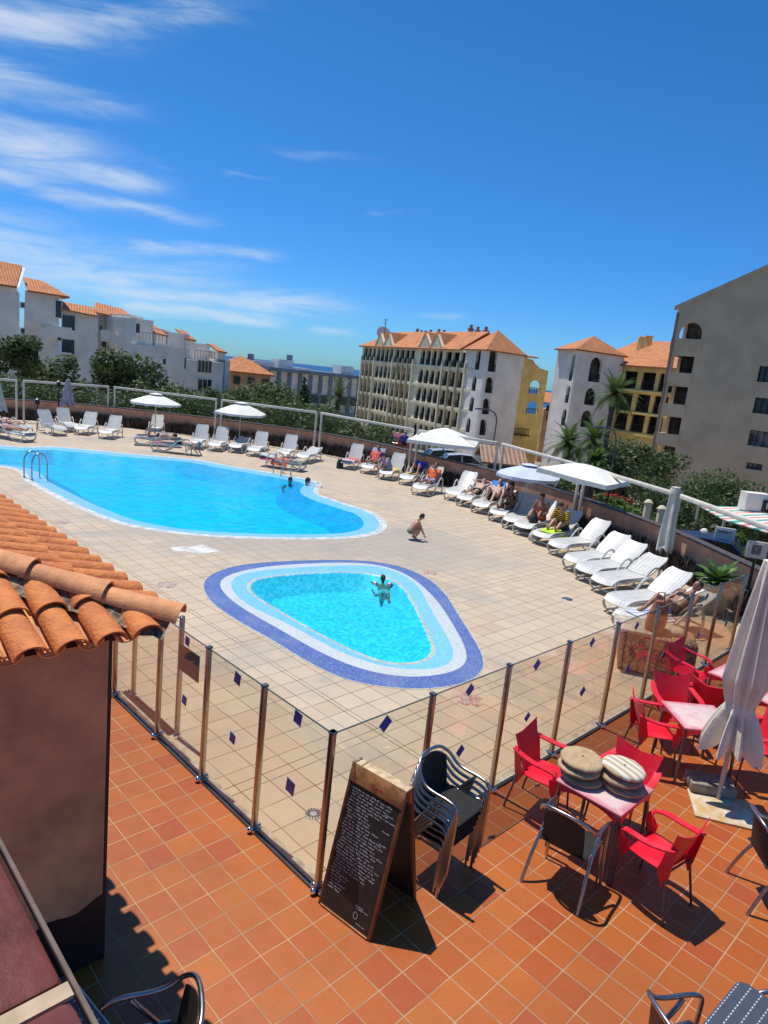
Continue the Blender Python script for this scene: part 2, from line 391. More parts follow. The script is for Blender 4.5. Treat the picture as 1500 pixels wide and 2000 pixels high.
m_rim = mat('pool_rim_stone', (.50, .50, .42), .6, var=.2, scale=12)
m_cop = mat('white_coping', (.62, .63, .60), .55, var=.22, scale=5)
m_basin = bpy.data.materials.new('basin_paint_caustics'); m_basin.use_nodes = True; t = NT(m_basin.node_tree); b = t.n['Principled BSDF']
P = t.new('ShaderNodeTexCoord').outputs['Object']
vo = t.new('ShaderNodeTexVoronoi', feature='SMOOTH_F1'); vo.inputs['Scale'].default_value = 3.2; t.put(vo.inputs['Vector'], t.vm('ADD', P, t.vm('SCALE', t.noise(P, 1.6, 3, .6, out=1), sc_=.9)))
t.put(b.inputs['Base Color'], t.mix(t.ramp(vo.outputs[0], .2, .65), (.045, .49, .74), (.065, .60, .86)))  # caustic ripples of light put into the floor paint as paler cells
m_bwall = mat('basin_wall_tiles', (.05, .42, .74), .5, var=.15, scale=3)
def ring(name, A, B, za, zb, m):
    mb = MB(); n = len(A)
    vs = [Vector((p.x, p.y, za)) for p in A]+[Vector((p.x, p.y, zb)) for p in B]
    mb.add(vs, [(i, (i+1) % n, n+(i+1) % n, n+i) for i in range(n)], smooth=False)
    return struct(mb.build(name, m))
ring('mosaic_surround', ro, rw, 0, 0, m_mb); ring('mosaic_surround', rw, rl, 0, 0, m_mw)
ring('mosaic_surround', rl, rm, 0, -.03, m_ml); ring('pool_rim', rm, rwi, -.03, -.03, m_rim)
ring('pool_rim', ro, offset(ro, -.035), .004, .004, m_rim)
def basin(name, loop, z0, zf, m, slope=.9):
    mb = MB(); n = len(loop); inn = loop
    for _ in range(3): inn = offset(inn, slope/3)
    vs = [Vector((p.x, p.y, z0)) for p in loop]+[Vector((p.x, p.y, zf)) for p in inn]
    mb.cur = 1 if isinstance(m, list) else 0
    mb.add(vs, [(i, (i+1) % n, n+(i+1) % n, n+i) for i in range(n)])
    mb.cur = 0
    lo = [[Vector((p.x, p.y, zf)) for p in inn]]
    mb.add(lo[0], [t for t in tessellate_polygon(lo)])
    return struct(mb.build(name, m))
def water_mat(name, tint, scale, strength, spec=.9, caust=0.):
    m = bpy.data.materials.new(name); m.use_nodes = True; t = NT(m.node_tree); t.n.clear()
    P = t.new('ShaderNodeTexCoord').outputs['Object']
    h = t.m('ADD', t.noise(P, scale, 3, .6, .6), t.m('MULTIPLY', t.noise(P, scale*.22, 2, .5), 1.6))
    bn = t.new('ShaderNodeBump'); bn.inputs['Strength'].default_value = strength; bn.inputs['Distance'].default_value = .05; t.put(bn.inputs['Height'], h)
    fr = t.new('ShaderNodeFresnel'); fr.inputs[0].default_value = 1.33; t.l.new(bn.outputs[0], fr.inputs['Normal'])
    tr = t.new('ShaderNodeBsdfTransparent'); t.put(tr.inputs[0], tint)
    gl = t.new('ShaderNodeBsdfGlossy'); gl.inputs['Roughness'].default_value = .06; t.l.new(bn.outputs[0], gl.inputs['Normal'])
    mx = t.new('ShaderNodeMixShader'); t.put(mx.inputs[0], t.m('MULTIPLY', fr.outputs[0], spec)); t.l.new(tr.outputs[0], mx.inputs[1]); t.l.new(gl.outputs[0], mx.inputs[2])
    o = t.new('ShaderNodeOutputMaterial'); t.l.new(mx.outputs[0], o.inputs[0]); MATS[name] = m; return m
b1 = offset(big, .20); b2 = offset(big, .66)
ring('pool_coping', big, b1, 0.004, 0.004, m_cop)
ring('pool_coping', big, offset(big, -.03), 0.004, -.02, m_cop)
ring('pool_ledge', b1, b2, .004, -.035, m_ml)
basin('pool_basin', b2, -.035, -.5, [m_basin, m_bwall])
m_wat = water_mat('deep_water', (.10, .93, 1.0), 3.2, .55, .9)
struct(sheet('pool_water', [offset(big, .64)], m_wat, -.04))
# paddling pool: caustic light is painted into the basin colour as lighter mottling
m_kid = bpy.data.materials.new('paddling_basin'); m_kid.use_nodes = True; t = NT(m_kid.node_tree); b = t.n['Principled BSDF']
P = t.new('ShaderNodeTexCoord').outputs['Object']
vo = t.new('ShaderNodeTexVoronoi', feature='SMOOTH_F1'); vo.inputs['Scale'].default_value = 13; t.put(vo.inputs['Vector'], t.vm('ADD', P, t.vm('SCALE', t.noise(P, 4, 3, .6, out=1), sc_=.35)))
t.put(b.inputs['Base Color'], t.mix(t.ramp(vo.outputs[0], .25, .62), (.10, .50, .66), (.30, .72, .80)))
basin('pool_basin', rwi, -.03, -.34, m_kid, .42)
struct(sheet('pool_water', [offset(rm, .03)], water_mat('shallow_water', (.30, .92, .98), 12, .5, .8), -.045))
# worn white patch and small mosaic crosses laid in the deck
m_patch = mat('worn_white_slab', (.66, .64, .58), .7, var=.2, scale=3)
for k, L in enumerate(([(333, 1070), (352, 1067), (363, 1070), (394, 1064), (430, 1077), (386, 1083), (362, 1077), (338, 1078)],)):
    struct(sheet('deck_patch', [[g(*p) for p in L]], m_patch, .004))
m_cr = mosaic('inlay_tiles', (.50, .20, .12), (.52, .42, .33), (.44, .16, .10), (.50, .44, .36), 1/.07)
for x_, y_ in ((325, 1142), (918, 1367), (120, 1020), (840, 1118)):
    c_ = g(x_, y_, .004); u_ = UL*.19; v_ = UJ*.19; L_ = [c_+u_*a+v_*b for a, b in ((-1, -.4), (-.4, -.4), (-.4, -1), (.4, -1), (.4, -.4), (1, -.4), (1, .4), (.4, .4), (.4, 1), (-.4, 1), (-.4, .4), (-1, .4))]
    struct(sheet('deck_inlay', [L_], m_cr, .004))
# ---------------------------------------------------------------- glass fence round the terrace
def schlick(t, f0=.04):
    ge = t.new('ShaderNodeNewGeometry'); c = t.m('ABSOLUTE', t.vm('DOT_PRODUCT', ge.outputs['Normal'], ge.outputs['Incoming']))
    return t.m('ADD', f0, t.m('MULTIPLY', 1-f0, t.m('POWER', t.m('SUBTRACT', 1, c, clamp=True), 5)))
def glass_mat(name, tint, refl=1.0, dirt=.045):
    m = bpy.data.materials.new(name); m.use_nodes = True; t = NT(m.node_tree); t.n.clear()
    ge = t.new('ShaderNodeNewGeometry'); cs = t.m('MAXIMUM', t.m('ABSOLUTE', t.vm('DOT_PRODUCT', ge.outputs['Normal'], ge.outputs['Incoming'])), .2)
    tr = t.new('ShaderNodeBsdfTransparent'); t.put(tr.inputs[0], t.comb(*[t.m('POWER', v, t.m('DIVIDE', 1, cs)) for v in tint]))
    gl = t.new('ShaderNodeBsdfGlossy'); gl.inputs['Roughness'].default_value = .02
    mx = t.new('ShaderNodeMixShader'); t.put(mx.inputs[0], t.m('MULTIPLY', schlick(t), refl, clamp=True)); t.l.new(tr.outputs[0], mx.inputs[1]); t.l.new(gl.outputs[0], mx.inputs[2])
    df = t.new('ShaderNodeBsdfDiffuse'); t.put(df.inputs[0], (.75, .66, .50)); m2 = t.new('ShaderNodeMixShader'); m2.inputs[0].default_value = dirt
    t.l.new(mx.outputs[0], m2.inputs[1]); t.l.new(df.outputs[0], m2.inputs[2])
    o = t.new('ShaderNodeOutputMaterial'); t.l.new(m2.outputs[0], o.inputs[0]); MATS[name] = m; return m
m_glass = glass_mat('fence_glass', (.985, .977, .950), 1.4, .025)
m_gedge = mat('glass_edge', (.10, .13, .11), .25, var=0)
m_steel = mat('polished_steel', (.42, .37, .33), .26, 1., var=.08, scale=30)
m_chrome = mat('chrome', (.82, .82, .84), .1, 1., var=0)
m_cap = mat('post_cap', (.10, .12, .15), .4, .3, var=.1)
m_stk = mat('blue_sticker', (.018, .07, .36), .4, var=.15, scale=20)
m_stkw = mat('sticker_backing', (.55, .55, .52), .5, var=0)
m_paper = mat('paper_notice', (.26, .19, .17), .7, var=.35, scale=60)
FH = 1.49
m_clear = glass_mat('windbreak_glass', (.985, .99, .99), .08, .002)
def fence(name, label, pts, stickers, notice=None):
    t = thing(name, label, 'fence', pts[0]); n = len(pts)
    for i, p in enumerate(pts):
        a = pts[max(0, i-1)]; b = pts[min(n-1, i+1)]; d = (b-a).normalized(); rz = math.atan2(d.y, d.x)
        m = MB(); m.bbox(p+Vector((0, 0, FH/2+.02)), (.044, .054, FH-.04), .008, rz=rz)
        po = m.build('post', m_steel, t)
        c = MB(); c.box(p+Vector((0, 0, FH+.008)), (.050, .060, .018), rz=rz)
        c.build('post_cap', m_cap, po)
        nn = Vector((-d.y, d.x, 0)); nn = nn if nn.y < 0 else -nn
        f = MB(); f.ball(p+nn*.05+Vector((0, 0, .035)), .030); f.cyl(p+Vector((0, 0, 0)), p+Vector((0, 0, .03)), .05, n=14); f.ball(p-nn*.05+Vector((0, 0, .035)), .030)
        f.build('post_foot', m_chrome, po)
    for i in range(n-1):
        a, b = pts[i], pts[i+1]; d = (b-a); L = d.length; d.normalize(); rz = math.atan2(d.y, d.x)
        m = MB(); m.box((a+b)/2+Vector((0, 0, .045+(FH-.05)/2)), (L-.06, .010, FH-.06), rz=rz); gp = m.build('glass_panel', m_glass, t)
        m = MB(); m.box((a+b)/2+Vector((0, 0, FH-.006)), (L-.06, .012, .008), rz=rz); m.build('glass_edge', m_gedge, gp)
        for (u, z, sz, ang) in stickers.get(i, []):
            c = a+d*L*u+Vector((0, 0, z)); nn = Vector((-d.y, d.x, 0)); nn = nn if nn.y < 0 else -nn
            m = MB(); R = Matrix.Rotation(rz, 4, 'Z') @ Matrix.Rotation(ang, 4, 'Y')
            m.box(c+nn*.008, (sz, .002, sz*1.15), R=R); m.build('sticker', m_stk, gp)
            m = MB(); m.box(c+nn*.0062, (sz*1.13, .001, sz*1.28), R=R); m.build('sticker_border', m_stkw, gp)
    return t
def onfence(px, py, a, b):            # u along a-b and height of the vertical plane through a,b
    d = ray(px, py); n = Vector((-(b-a).y, (b-a).x, 0)).normalized(); o = Vector((0, 0, H))
    s_ = (a-o).dot(n)/d.dot(n); P = o+d*s_; return (P-a).dot((b-a).normalized())/(b-a).length, P.z
FR = [corner+UL*1.222*k for k in range(9)]
FR = [g(617, 1742)*0+corner] + [g(633, 1742)*0+corner+UL*(1.222*k) for k in range(1, 9)]
posL = [(497, 1622), (397, 1523), (313, 1438)]
dirL = Vector((-sin(YAW), cos(YAW), 0))
FL = [corner]+[corner+dirL*((g(*p)-corner).dot(dirL)) for p in posL]
FL += [FL[-1]+dirL*k for k in (1.18, 2.26, 3.5, 4.9, 6.3, 7.7)]
def stick(pts, lst):
    out = {}
    for px, py, sz, ang in lst:
        best = None
        for i in range(len(pts)-1):
            u, z = onfence(px, py, pts[i], pts[i+1])
            if 0 < u < 1: best = (i, u, z)
        if best: out.setdefault(best[0], []).append((best[1], best[2], sz, ang))
    return out
stR = stick(FR, [(752, 1413, .098, .82), (898, 1466, .085, .82), (917, 1347, .085, .82), (1048, 1298, .09, .82), (1029, 1400, .075, .82), (1156, 1254, .085, .82), (1137, 1350, .09, .82), (1243, 1222, .085, .82), (1225, 1305, .085, .82), (1295, 1280, .085, .82), (1310, 1190, .085, .82), (1380, 1165, .09, .82), (1363, 1240, .08, .82), (1417, 1218, .085, .82)])
stL = stick(FL, [(367, 1252, .08, -.15), (361, 1367, .085, -.15), (465, 1325, .095, -.15), (455, 1441, .085, -.15), (583, 1402, .095, -.15), (568, 1536, .105, -.12)])
fenceR = fence('glass_fence', 'right run of the glass pool fence, behind the red chairs', FR, stR)
fenceL = fence('glass_fence', 'left run of the glass pool fence, from the chalkboard back to the tiled roof', FL[0:1]+FL[1:], stL)
# a second glass leaf standing just behind the left run: the gate with two notices
ga, gb = g(345, 1440), g(239, 1345)
gd_ = (gb-ga).normalized()
gate = thing('fence_gate', 'open glass gate leaf with paper notices behind the left fence run', 'gate', ga)
for p in (ga, ga+dirL*1.15):
    m = MB(); m.bbox(p+Vector((0, 0, FH/2+.02)), (.05, .05, FH-.04), .008, rz=math.atan2(dirL.y, dirL.x)); m.build('gate_post', m_steel, gate)
    m = MB(); m.cyl(p, p+Vector((0, 0, .04)), .045, n=14); m.build('gate_foot', m_chrome, gate)
m = MB(); m.box(ga+dirL*.57+Vector((0, 0, .77)), (1.08, .01, 1.4), rz=math.atan2(dirL.y, dirL.x)); m.build('gate_glass', m_clear, gate)
for (x0, y0, x1, y1) in ((348, 1255, 363, 1318), (365, 1272, 386, 1330)):
    a = FL[2]; bq = FL[3]
    u0, z0 = onfence(x0, y0, a, bq); u1, z1 = onfence(x1, y1, a, bq); Lp = (bq-a)
    m = MB(); c = a+Lp*((u0+u1)/2); c.z = (z0+z1)/2
    m.box(c+UL*.012, (abs(u1-u0)*Lp.length, .002, .30), rz=math.atan2(Lp.y, Lp.x)); m.build('paper_notice', m_paper, fenceL)
m_track = mat('bronze_track', (.05, .035, .03), .3, .6, var=.2)
m = MB()
for k in range(4):
    c = (FL[3]+FL[4])/2 + UL*(.06+.045*k); m.box(c+Vector((0, 0, .016)), ((FL[4]-FL[3]).length*1.05, .012, .02), rz=math.atan2(dirL.y, dirL.x))
m.box((FL[3]+FL[4])/2+UL*.13+Vector((0, 0, .006)), ((FL[4]-FL[3]).length*1.05, .19, .012), rz=math.atan2(dirL.y, dirL.x))
m.build('door_track', m_track, fenceL)
# ---------------------------------------------------------------- perimeter wall with coping
m_wall = mat('salmon_render', (.76, .36, .21), .85, var=.16, scale=2.2, bump=.25, bscale=30)
m_wcap = mat('wall_coping', (.10, .075, .07), .6, var=.3, scale=8)
WZ = 1.0
def strip(loop, off_a, off_b, za, zb):               # vertical band along a polyline, thick from off_a to off_b
    n = len(loop); vs = []; fs = []
    for i, p in enumerate(loop):
        t_ = (loop[min(i+1, n-1)]-loop[max(i-1, 0)]).normalized(); nr = Vector((-t_.y, t_.x, 0))   # outward (left of travel)
        for o_, z_ in ((off_a, za), (off_a, zb), (off_b, zb), (off_b, za)): vs.append(Vector((p.x, p.y, 0))+nr*o_+Vector((0, 0, z_)))
    for i in range(n-1):
        for k in range(4): fs.append((i*4+k, i*4+(k+1) % 4, i*4+4+(k+1) % 4, i*4+4+k))
    fs += [(3, 2, 1, 0), tuple((n-1)*4+k for k in range(4))]
    return vs, fs
bw = thing('boundary_wall', 'low curved salmon rendered wall with dark coping round the far edge of the pool deck', 'wall', WALLS[30])
m = MB(); m.add(*strip(WALLS, 0, .22, -7, WZ-.045)); m.build('wall', m_wall, bw)
m = MB(); m.add(*strip(WALLS, -.035, .255, WZ-.045, WZ)); m.build('coping', m_wcap, bw)
# iron stakes and small white caps standing on the coping
# ---------------------------------------------------------------- windbreak frame
m_wht = mat('cream_metal', (.74, .66, .55), .45, var=.12, scale=3)
wb = thing('windbreak_frame', 'cream metal windbreak frame with glass panes standing inside the boundary wall', 'windbreak', WALLS[30])
RAIL = [(-90, 752), (36, 741), (218, 757), (428, 782), (622, 804), (805, 838), (978, 868), (1140, 913), (1320, 968), (1560, 1056)]
RP = [g(x, y, 2.0) for x, y in RAIL]; RP[0] = Vector((-22.6, 30.6, 2.0)); RP[1] = Vector((-18.7, 34.0, 2.0))
RP[5] = Vector((1.0, 29.9, 2)); RP[4] = Vector((-3.75, 34.2, 2))
for i, p in enumerate(RP):
    a = RP[max(0, i-1)]; b = RP[min(len(RP)-1, i+1)]; d = (b-a); d.z = 0; d.normalize(); rz = math.atan2(d.y, d.x)
    for s_ in (-1, 1):
        if i in (0, len(RP)-1) and s_ > -2 and False: continue
        q = p+d*.165*s_
        m = MB(); m.bbox(Vector((q.x, q.y, 1.0)), (.085, .085, 1.98), .012, rz=rz)
        m.build('post', m_wht, wb)
        m = MB(); m.box(Vector((q.x, q.y, .008)), (.16, .16, .016), rz=rz); m.build('foot_plate', m_wht, wb)
for i in range(len(RP)-1):
    a, b = RP[i], RP[i+1]; d = (b-a); L = d.length; rz = math.atan2(d.y, d.x); d.normalize()
    m = MB(); m.bbox((a+b)/2+Vector((0, 0, .03)), (L-.28, .15, .11), .02, rz=rz); m.build('top_rail', m_wht, wb)
    m = MB(); m.box(((a+b)/2)*1+Vector((0, 0, -.48)), (L-.45, .008, .9), rz=rz); m.build('glass_pane', m_clear, wb)
# ---------------------------------------------------------------- border of dark dry shrubs at the wall foot
m_shrub = mat('dry_shrub', (.12, .085, .065), .9, var=.5, scale=14, col2=(.040, .032, .027))
hb = MB(); rnd = random.Random(3)
for i in range(0, len(WALLS)-1):
    a, b = WALLS[i], WALLS[i+1]; L = (b-a).length; t_ = (b-a).normalized(); nr = Vector((t_.y, -t_.x, 0))
    if a.y < 10.5 or a.x < -33: continue
    for k in range(int(L*230)):
        p = a.lerp(b, rnd.random())+nr*rnd.uniform(.03, .45); h = rnd.uniform(.30, .66)*(1-.35*abs(noise.noise(p*1.3)))
        an = rnd.uniform(0, 2*pi); wv = Vector((cos(an), sin(an), 0))*rnd.uniform(.02, .06); ln = Vector((rnd.uniform(-.13, .13), rnd.uniform(-.13, .13), h))
        z0 = Vector((0, 0, rnd.uniform(0, .1)))
        hb.add([p+z0-wv, p+z0+wv, p+ln*.6+wv*.9, p+ln, p+ln*.55-wv], [(0, 1, 2, 3, 4)], smooth=False)
tag(hb.build('border_planting', m_shrub, normals=False), 'dark dry low planting along the foot of the boundary wall', 'planting', kind='stuff')
# ---------------------------------------------------------------- ground outside, sea
def gz(x, y):
    r = math.hypot(x, y)
    pts = [(0, -1.7), (24, -1.7), (45, -3.2), (65, -4.2), (95, -6.2), (130, -8), (200, -14), (330, -26), (600, -70), (900, -90)]
    for (a, za), (b, zb) in zip(pts, pts[1:]):
        if r <= b: return za+(zb-za)*max(0, (r-a))/(b-a)
    return -90
rows = []
for i in range(-40, 41):
    pass
mb = MB(); rr = [10, 16, 20, 24, 30, 38, 45, 55, 65, 80, 95, 110, 130, 160, 200, 260, 330, 450, 600, 760, 900]
ans = [RAD(-80+2*k) for k in range(81)]
mb.grid([[Vector((r*sin(a), r*cos(a), gz(r*sin(a), r*cos(a)))) for a in ans] for r in rr])
m_grd = mat('dry_ground', (.34, .28, .21), .95, var=.4, scale=.25, col2=(.22, .19, .13))
struct(mb.build('ground', m_grd))
m_sea = bpy.data.materials.new('sea'); m_sea.use_nodes = True; b = m_sea.node_tree.nodes['Principled BSDF']
b.inputs['Base Color'].default_value = (.012, .075, .20, 1); b.inputs['Roughness'].default_value = .45; b.inputs['Specular IOR Level'].default_value = .25
mb = MB(); mb.grid([[Vector((r*sin(a), r*cos(a), -80)) for a in ans] for r in (500, 1500, 4000, 12000, 50000)], smooth=False)
struct(mb.build('sea', m_sea))
# ================================================================ tiled roof at the left
m_clay = mat('clay_roof_tile', (.72, .235, .055), .75, var=.30, scale=9, bump=.6, bscale=45, col2=(.52, .15, .045))
m_clay2 = mat('clay_ridge_tile', (.76, .32, .13), .75, var=.22, scale=5, bump=.25, bscale=60)
m_mortar = mat('roof_mortar', (.32, .225, .14), .95, var=.5, scale=22, bump=1.0, bscale=30)
m_under = mat('roof_underside', (.30, .22, .21), .9, var=.2)
m_panel = mat('brown_render', (.56, .275, .125), .9, var=.26, scale=1.6, bump=.6, bscale=24)
m_dark = mat('interior_shade', (.018, .015, .013), .55, var=.3, scale=4)
nP = UL.copy(); nN = UJ.copy()          # outward normals of the pool side and of the near side
EZ = 2.68
E0 = Vector((-1.22, 3.96, EZ))           # eave corner
PIT = .30
roof = thing('tiled_roof', 'hipped roof of barrel clay tiles over the bar at the left', 'roof', E0)
def half_tile(mb, a, b, ra, rb, up, th=.012, n=10, conv=1):
    a = Vector(a); b = Vector(b); t_ = (b-a).normalized(); x = t_.cross(up).normalized(); y = x.cross(t_)
    rows = []
    for p, r in ((a, ra), (b, rb)):
        o = [p + x*cos(pi*k/n)*r + y*sin(pi*k/n)*r*.82*conv for k in range(n+1)]
        i_ = [p + x*cos(pi*k/n)*(r-th) + y*(sin(pi*k/n)*(r-th)*.82)*conv for k in range(n, -1, -1)]
        rows.append(o+i_)
    m_ = len(rows[0]); vs = rows[0]+rows[1]
    fs = [(k, (k+1) % m_, m_+(k+1) % m_, m_+k) for k in range(m_)]
    fs += [(k, k+1, m_-2-k, m_-1-k) for k in range(n)] + [(m_+k+1, m_+k, 2*m_-1-k, 2*m_-2-k) for k in range(n)]
    mb.add(vs, fs, smooth=True)
def slope(origin, along, inward, n_rows, pitch, tl, first, hipdir, rad, name, clipfn):
    sl_up = (inward + Vector((0, 0, PIT))).normalized(); nrm = sl_up.cross(along).normalized()
    if nrm.z < 0: nrm = -nrm
    t1 = MB(); t2 = MB()
    rnd = random.Random(5)
    for i in range(n_rows):
        base = origin + along*(first+pitch*i)
        maxd = clipfn(first+pitch*i); k = 0; s0 = -.06
        while s0 < maxd:
            j = rnd.uniform(-.006, .006); L_ = min(tl+.05, maxd-s0+.10)
            a = base+sl_up*s0+nrm*(.034+.010*(1))+along*j; b_ = base+sl_up*(s0+L_)+nrm*.022+along*j
            half_tile(t1, a, b_, rad, rad*.84, nrm)
            s0 += tl; k += 1
        s0 = -.02
        while s0 < clipfn(first+pitch*(i+.5)):
            L_ = min(tl+.05, clipfn(first+pitch*(i+.5))-s0+.08)
            a = base+along*pitch/2+sl_up*s0+nrm*.050; b_ = base+along*pitch/2+sl_up*(s0+L_)+nrm*.056
            half_tile(t2, a, b_, rad*.80, rad*.9, nrm, conv=-1)
            s0 += tl
    t1.build(name+'_tiles', m_clay, roof); t2.build(name+'_channels', m_clay2, roof)
inN = -nN; inP = -nP
# near slope: runs along -UL from the corner, tiles go inwards (-UJ)
slope(E0, -nP, inN, 16, .212, .36, .20, None, .094, 'near_slope', lambda u: max(.05, u*.97))
# pool slope: runs along -UJ from the corner, tiles go inwards (-UL)
slope(E0, -nN, inP, 24, .235, .40, .20, None, .088, 'pool_slope', lambda u: max(.05, u*.97))
hip = MB(); hd = (inN+inP+Vector((0, 0, PIT))).normalized()
hp0 = E0+Vector((.02, 0, .03)) - hd*.02; s0 = 0
for k in range(9):
    a = hp0+hd*(.47*k)+Vector((0, 0, .055)); b_ = a+hd*.52-Vector((0, 0, .02))
    half_tile(hip, a, b_, .105, .085, Vector((0, 0, 1)), .014, 12)
hip.build('hip_tiles', m_clay2, roof)
mo = MB(); rnd = random.Random(9); R_ = []
for i in range(60):
    s_ = .05+i*.06; c = hp0+hd*s_; row = []
    for j in range(9):
        q = (j-4)/4; side = Vector((0, 1, 0))*q
        row.append(c+side*(.17+.03*rnd.random())+Vector((0, 0, .045-.085*abs(q)**1.2+.018*rnd.random())))
    R_.append(row)
mo.grid(R_); mo.build('mortar', m_mortar, roof)
# soffit deck under the tiles
sf = MB(); big_ = 5.4
A = E0-Vector((0, 0, .02)); Bq = A-nP*big_; Cq = A-nN*big_; top = A+(inN+inP)*big_+Vector((0, 0, PIT*big_))
inset = lambda p, a, b: p+inN*a+inP*b
sf.add([inset(A, .05, .05), inset(Bq, .05, 0), top, inset(Cq, 0, .05)], [(0, 1, 2), (0, 2, 3)])
sf.build('roof_deck', m_under, roof)
# dark rail along the top of the left glass fence
m_toprail = mat('slate_rail', (.10, .12, .15), .4, .2, var=.2)
gu = MB(); gu.tube([g(236, 1143, 1.53), g(330, 1203, 1.53)], .022, 8); gu.build('fence_top_rail', m_toprail, roof)
# wall under the near eave, scalloped lower edge, near-black box below painted as the shade inside
bar = thing('bar_building', 'brown rendered bar wall with wavy lower edge under the clay tile roof', 'building', Vector((-1.45, 3.6, 0)))
Wc = Vector((-1.50, 3.66, 0)); m = MB(); N_ = 60; outl = []
for i in range(N_+1):
    u = 3.2*i/N_; z_ = 1.0-.045*math.sin(u*9.5)**2-.09*u + (0 if i else 0); outl.append(Wc-nP*u+Vector((0, 0, z_)))
outl += [Wc-nP*3.2+Vector((0, 0, 2.80)), Wc+Vector((0, 0, 2.66))]
# facade triangulated as strips
fr = []; bk = []
for i in range(N_+1):
    u = 3.2*i/N_; z_ = 1.0-.045*math.sin(u*9.5)**2-.09*u; fr.append([Wc-nP*u+Vector((0, 0, z_)), Wc-nP*u+Vector((0, 0, 2.70))])
m.grid(fr, smooth=False); m.grid([[p+inN*.05 for p in r] for r in fr], smooth=False)
m.grid([[r[0], r[0]+inN*.05] for r in fr], smooth=False); m.grid([[fr[0][0], fr[0][1]], [fr[0][0]+inN*.05, fr[0][1]+inN*.05]], smooth=False)
m.build('wall', m_panel, bar)
Bc = Vector((-1.68, 4.16, 0)); m = MB()
m.box(Bc-nP*1.6+inN*1.0+Vector((0, 0, 1.3)), (3.2, 2.0, 2.6), rz=math.atan2(nP.y, nP.x))
m.build('interior_shade_box', m_dark, bar)
# ================================================================ parapet in front of the camera
m_par = mat('parapet_tile', (.14, .034, .020), .35, var=.35, scale=8, bump=.08)
m_grt = mat('parapet_grout', (.52, .38, .24), .9, var=.15, scale=30)
m_grt2 = mat('parapet_edge_grout', (.17, .12, .095), .9, var=.15, scale=30)
PZ = 3.84
pa_ = thing('parapet', 'dark red tiled balcony parapet with cream grout at the bottom left corner', 'parapet', g(105, 1815, PZ))
def PZg(x, y): return g(x, y, PZ)
e0, e1 = PZg(-160, 1330), PZg(330, 2259); ed = (e1-e0).normalized(); en = Vector((ed.y, -ed.x, 0)); en = en if en.dot(Vector((0, 1, 0))) < 0 else -en
jp = PZg(150, 1918); jd = (PZg(0, 1985)-jp).normalized()
tj = (jp-e0).dot(ed)
for k, (ta, tb) in enumerate(((-.3, tj-.008), (tj+.008, tj+.38))):
    c = e0+ed*((ta+tb)/2)+en*.2; m = MB()
    m.bbox(c-Vector((0, 0, .02)), (tb-ta, .386, .04), .010, rz=math.atan2(ed.y, ed.x)); m.build('coping_tile', m_par, pa_)
m = MB(); m.box(e0+ed*tj+en*.195-Vector((0, 0, .0045)), (.016, .38, .004), rz=math.atan2(ed.y, ed.x)); m.build('grout_line', m_grt, pa_)
m = MB(); m.bbox(e0+ed*(tj/2+.05)+en*.0-Vector((0, 0, .010)), (1.7, .005, .010), .002, rz=math.atan2(ed.y, ed.x)); m.build('edge_trim', m_grt2, pa_)
m = MB(); m.box(e0+ed*(tj/2+.05)+en*.2-Vector((0, 0, .54)), (1.6, .34, 1.0), rz=math.atan2(ed.y, ed.x)); m.build('parapet_wall', m_panel, pa_)
# ================================================================ red chairs, tables, armchairs
def red_mat(name, fade):
    m = bpy.data.materials.new(name); m.use_nodes = True; t = NT(m.node_tree); b = t.n['Principled BSDF']
    P = t.new('ShaderNodeTexCoord').outputs['Object']
    f = t.ramp(t.noise(P, 3.0, 5, .6), .38, .72); c = t.mix(t.m('MULTIPLY', f, fade), (.72, .006, .026), (.66, .13, .15))
    t.put(b.inputs['Base Color'], c); b.inputs['Roughness'].default_value = .42; b.inputs['Specular IOR Level'].default_value = .4
    MATS[name] = m; return m
m_red = red_mat('red_plastic', .3)
m_grey = mat('grey_steel_tube', (.14, .13, .13), .35, .7, var=.15, scale=20)
def thick(mb, rows, th):                      # closed shell from a grid of points
    nr, nc = len(rows), len(rows[0]); nm = [[None]*nc for _ in range(nr)]
    for i in range(nr):
        for j in range(nc):
            a = rows[min(i+1, nr-1)][j]-rows[max(i-1, 0)][j]; b = rows[i][min(j+1, nc-1)]-rows[i][max(j-1, 0)]
            nm[i][j] = a.cross(b).normalized()*th
    top = [p for r in rows for p in r]; bot = [rows[i][j]-nm[i][j] for i in range(nr) for j in range(nc)]; o = nr*nc
    fs = [(i*nc+j, i*nc+j+1, (i+1)*nc+j+1, (i+1)*nc+j) for i in range(nr-1) for j in range(nc-1)]
    fs += [tuple(o+k for k in reversed(f)) for f in fs]
    for i in range(nr-1):
        for j in (0, nc-1): fs.append((i*nc+j, (i+1)*nc+j, o+(i+1)*nc+j, o+i*nc+j))
    for j in range(nc-1):
        for i in (0, nr-1): fs.append((i*nc+j, i*nc+j+1, o+i*nc+j+1, o+i*nc+j))
    mb.add(top+bot, fs, smooth=True)
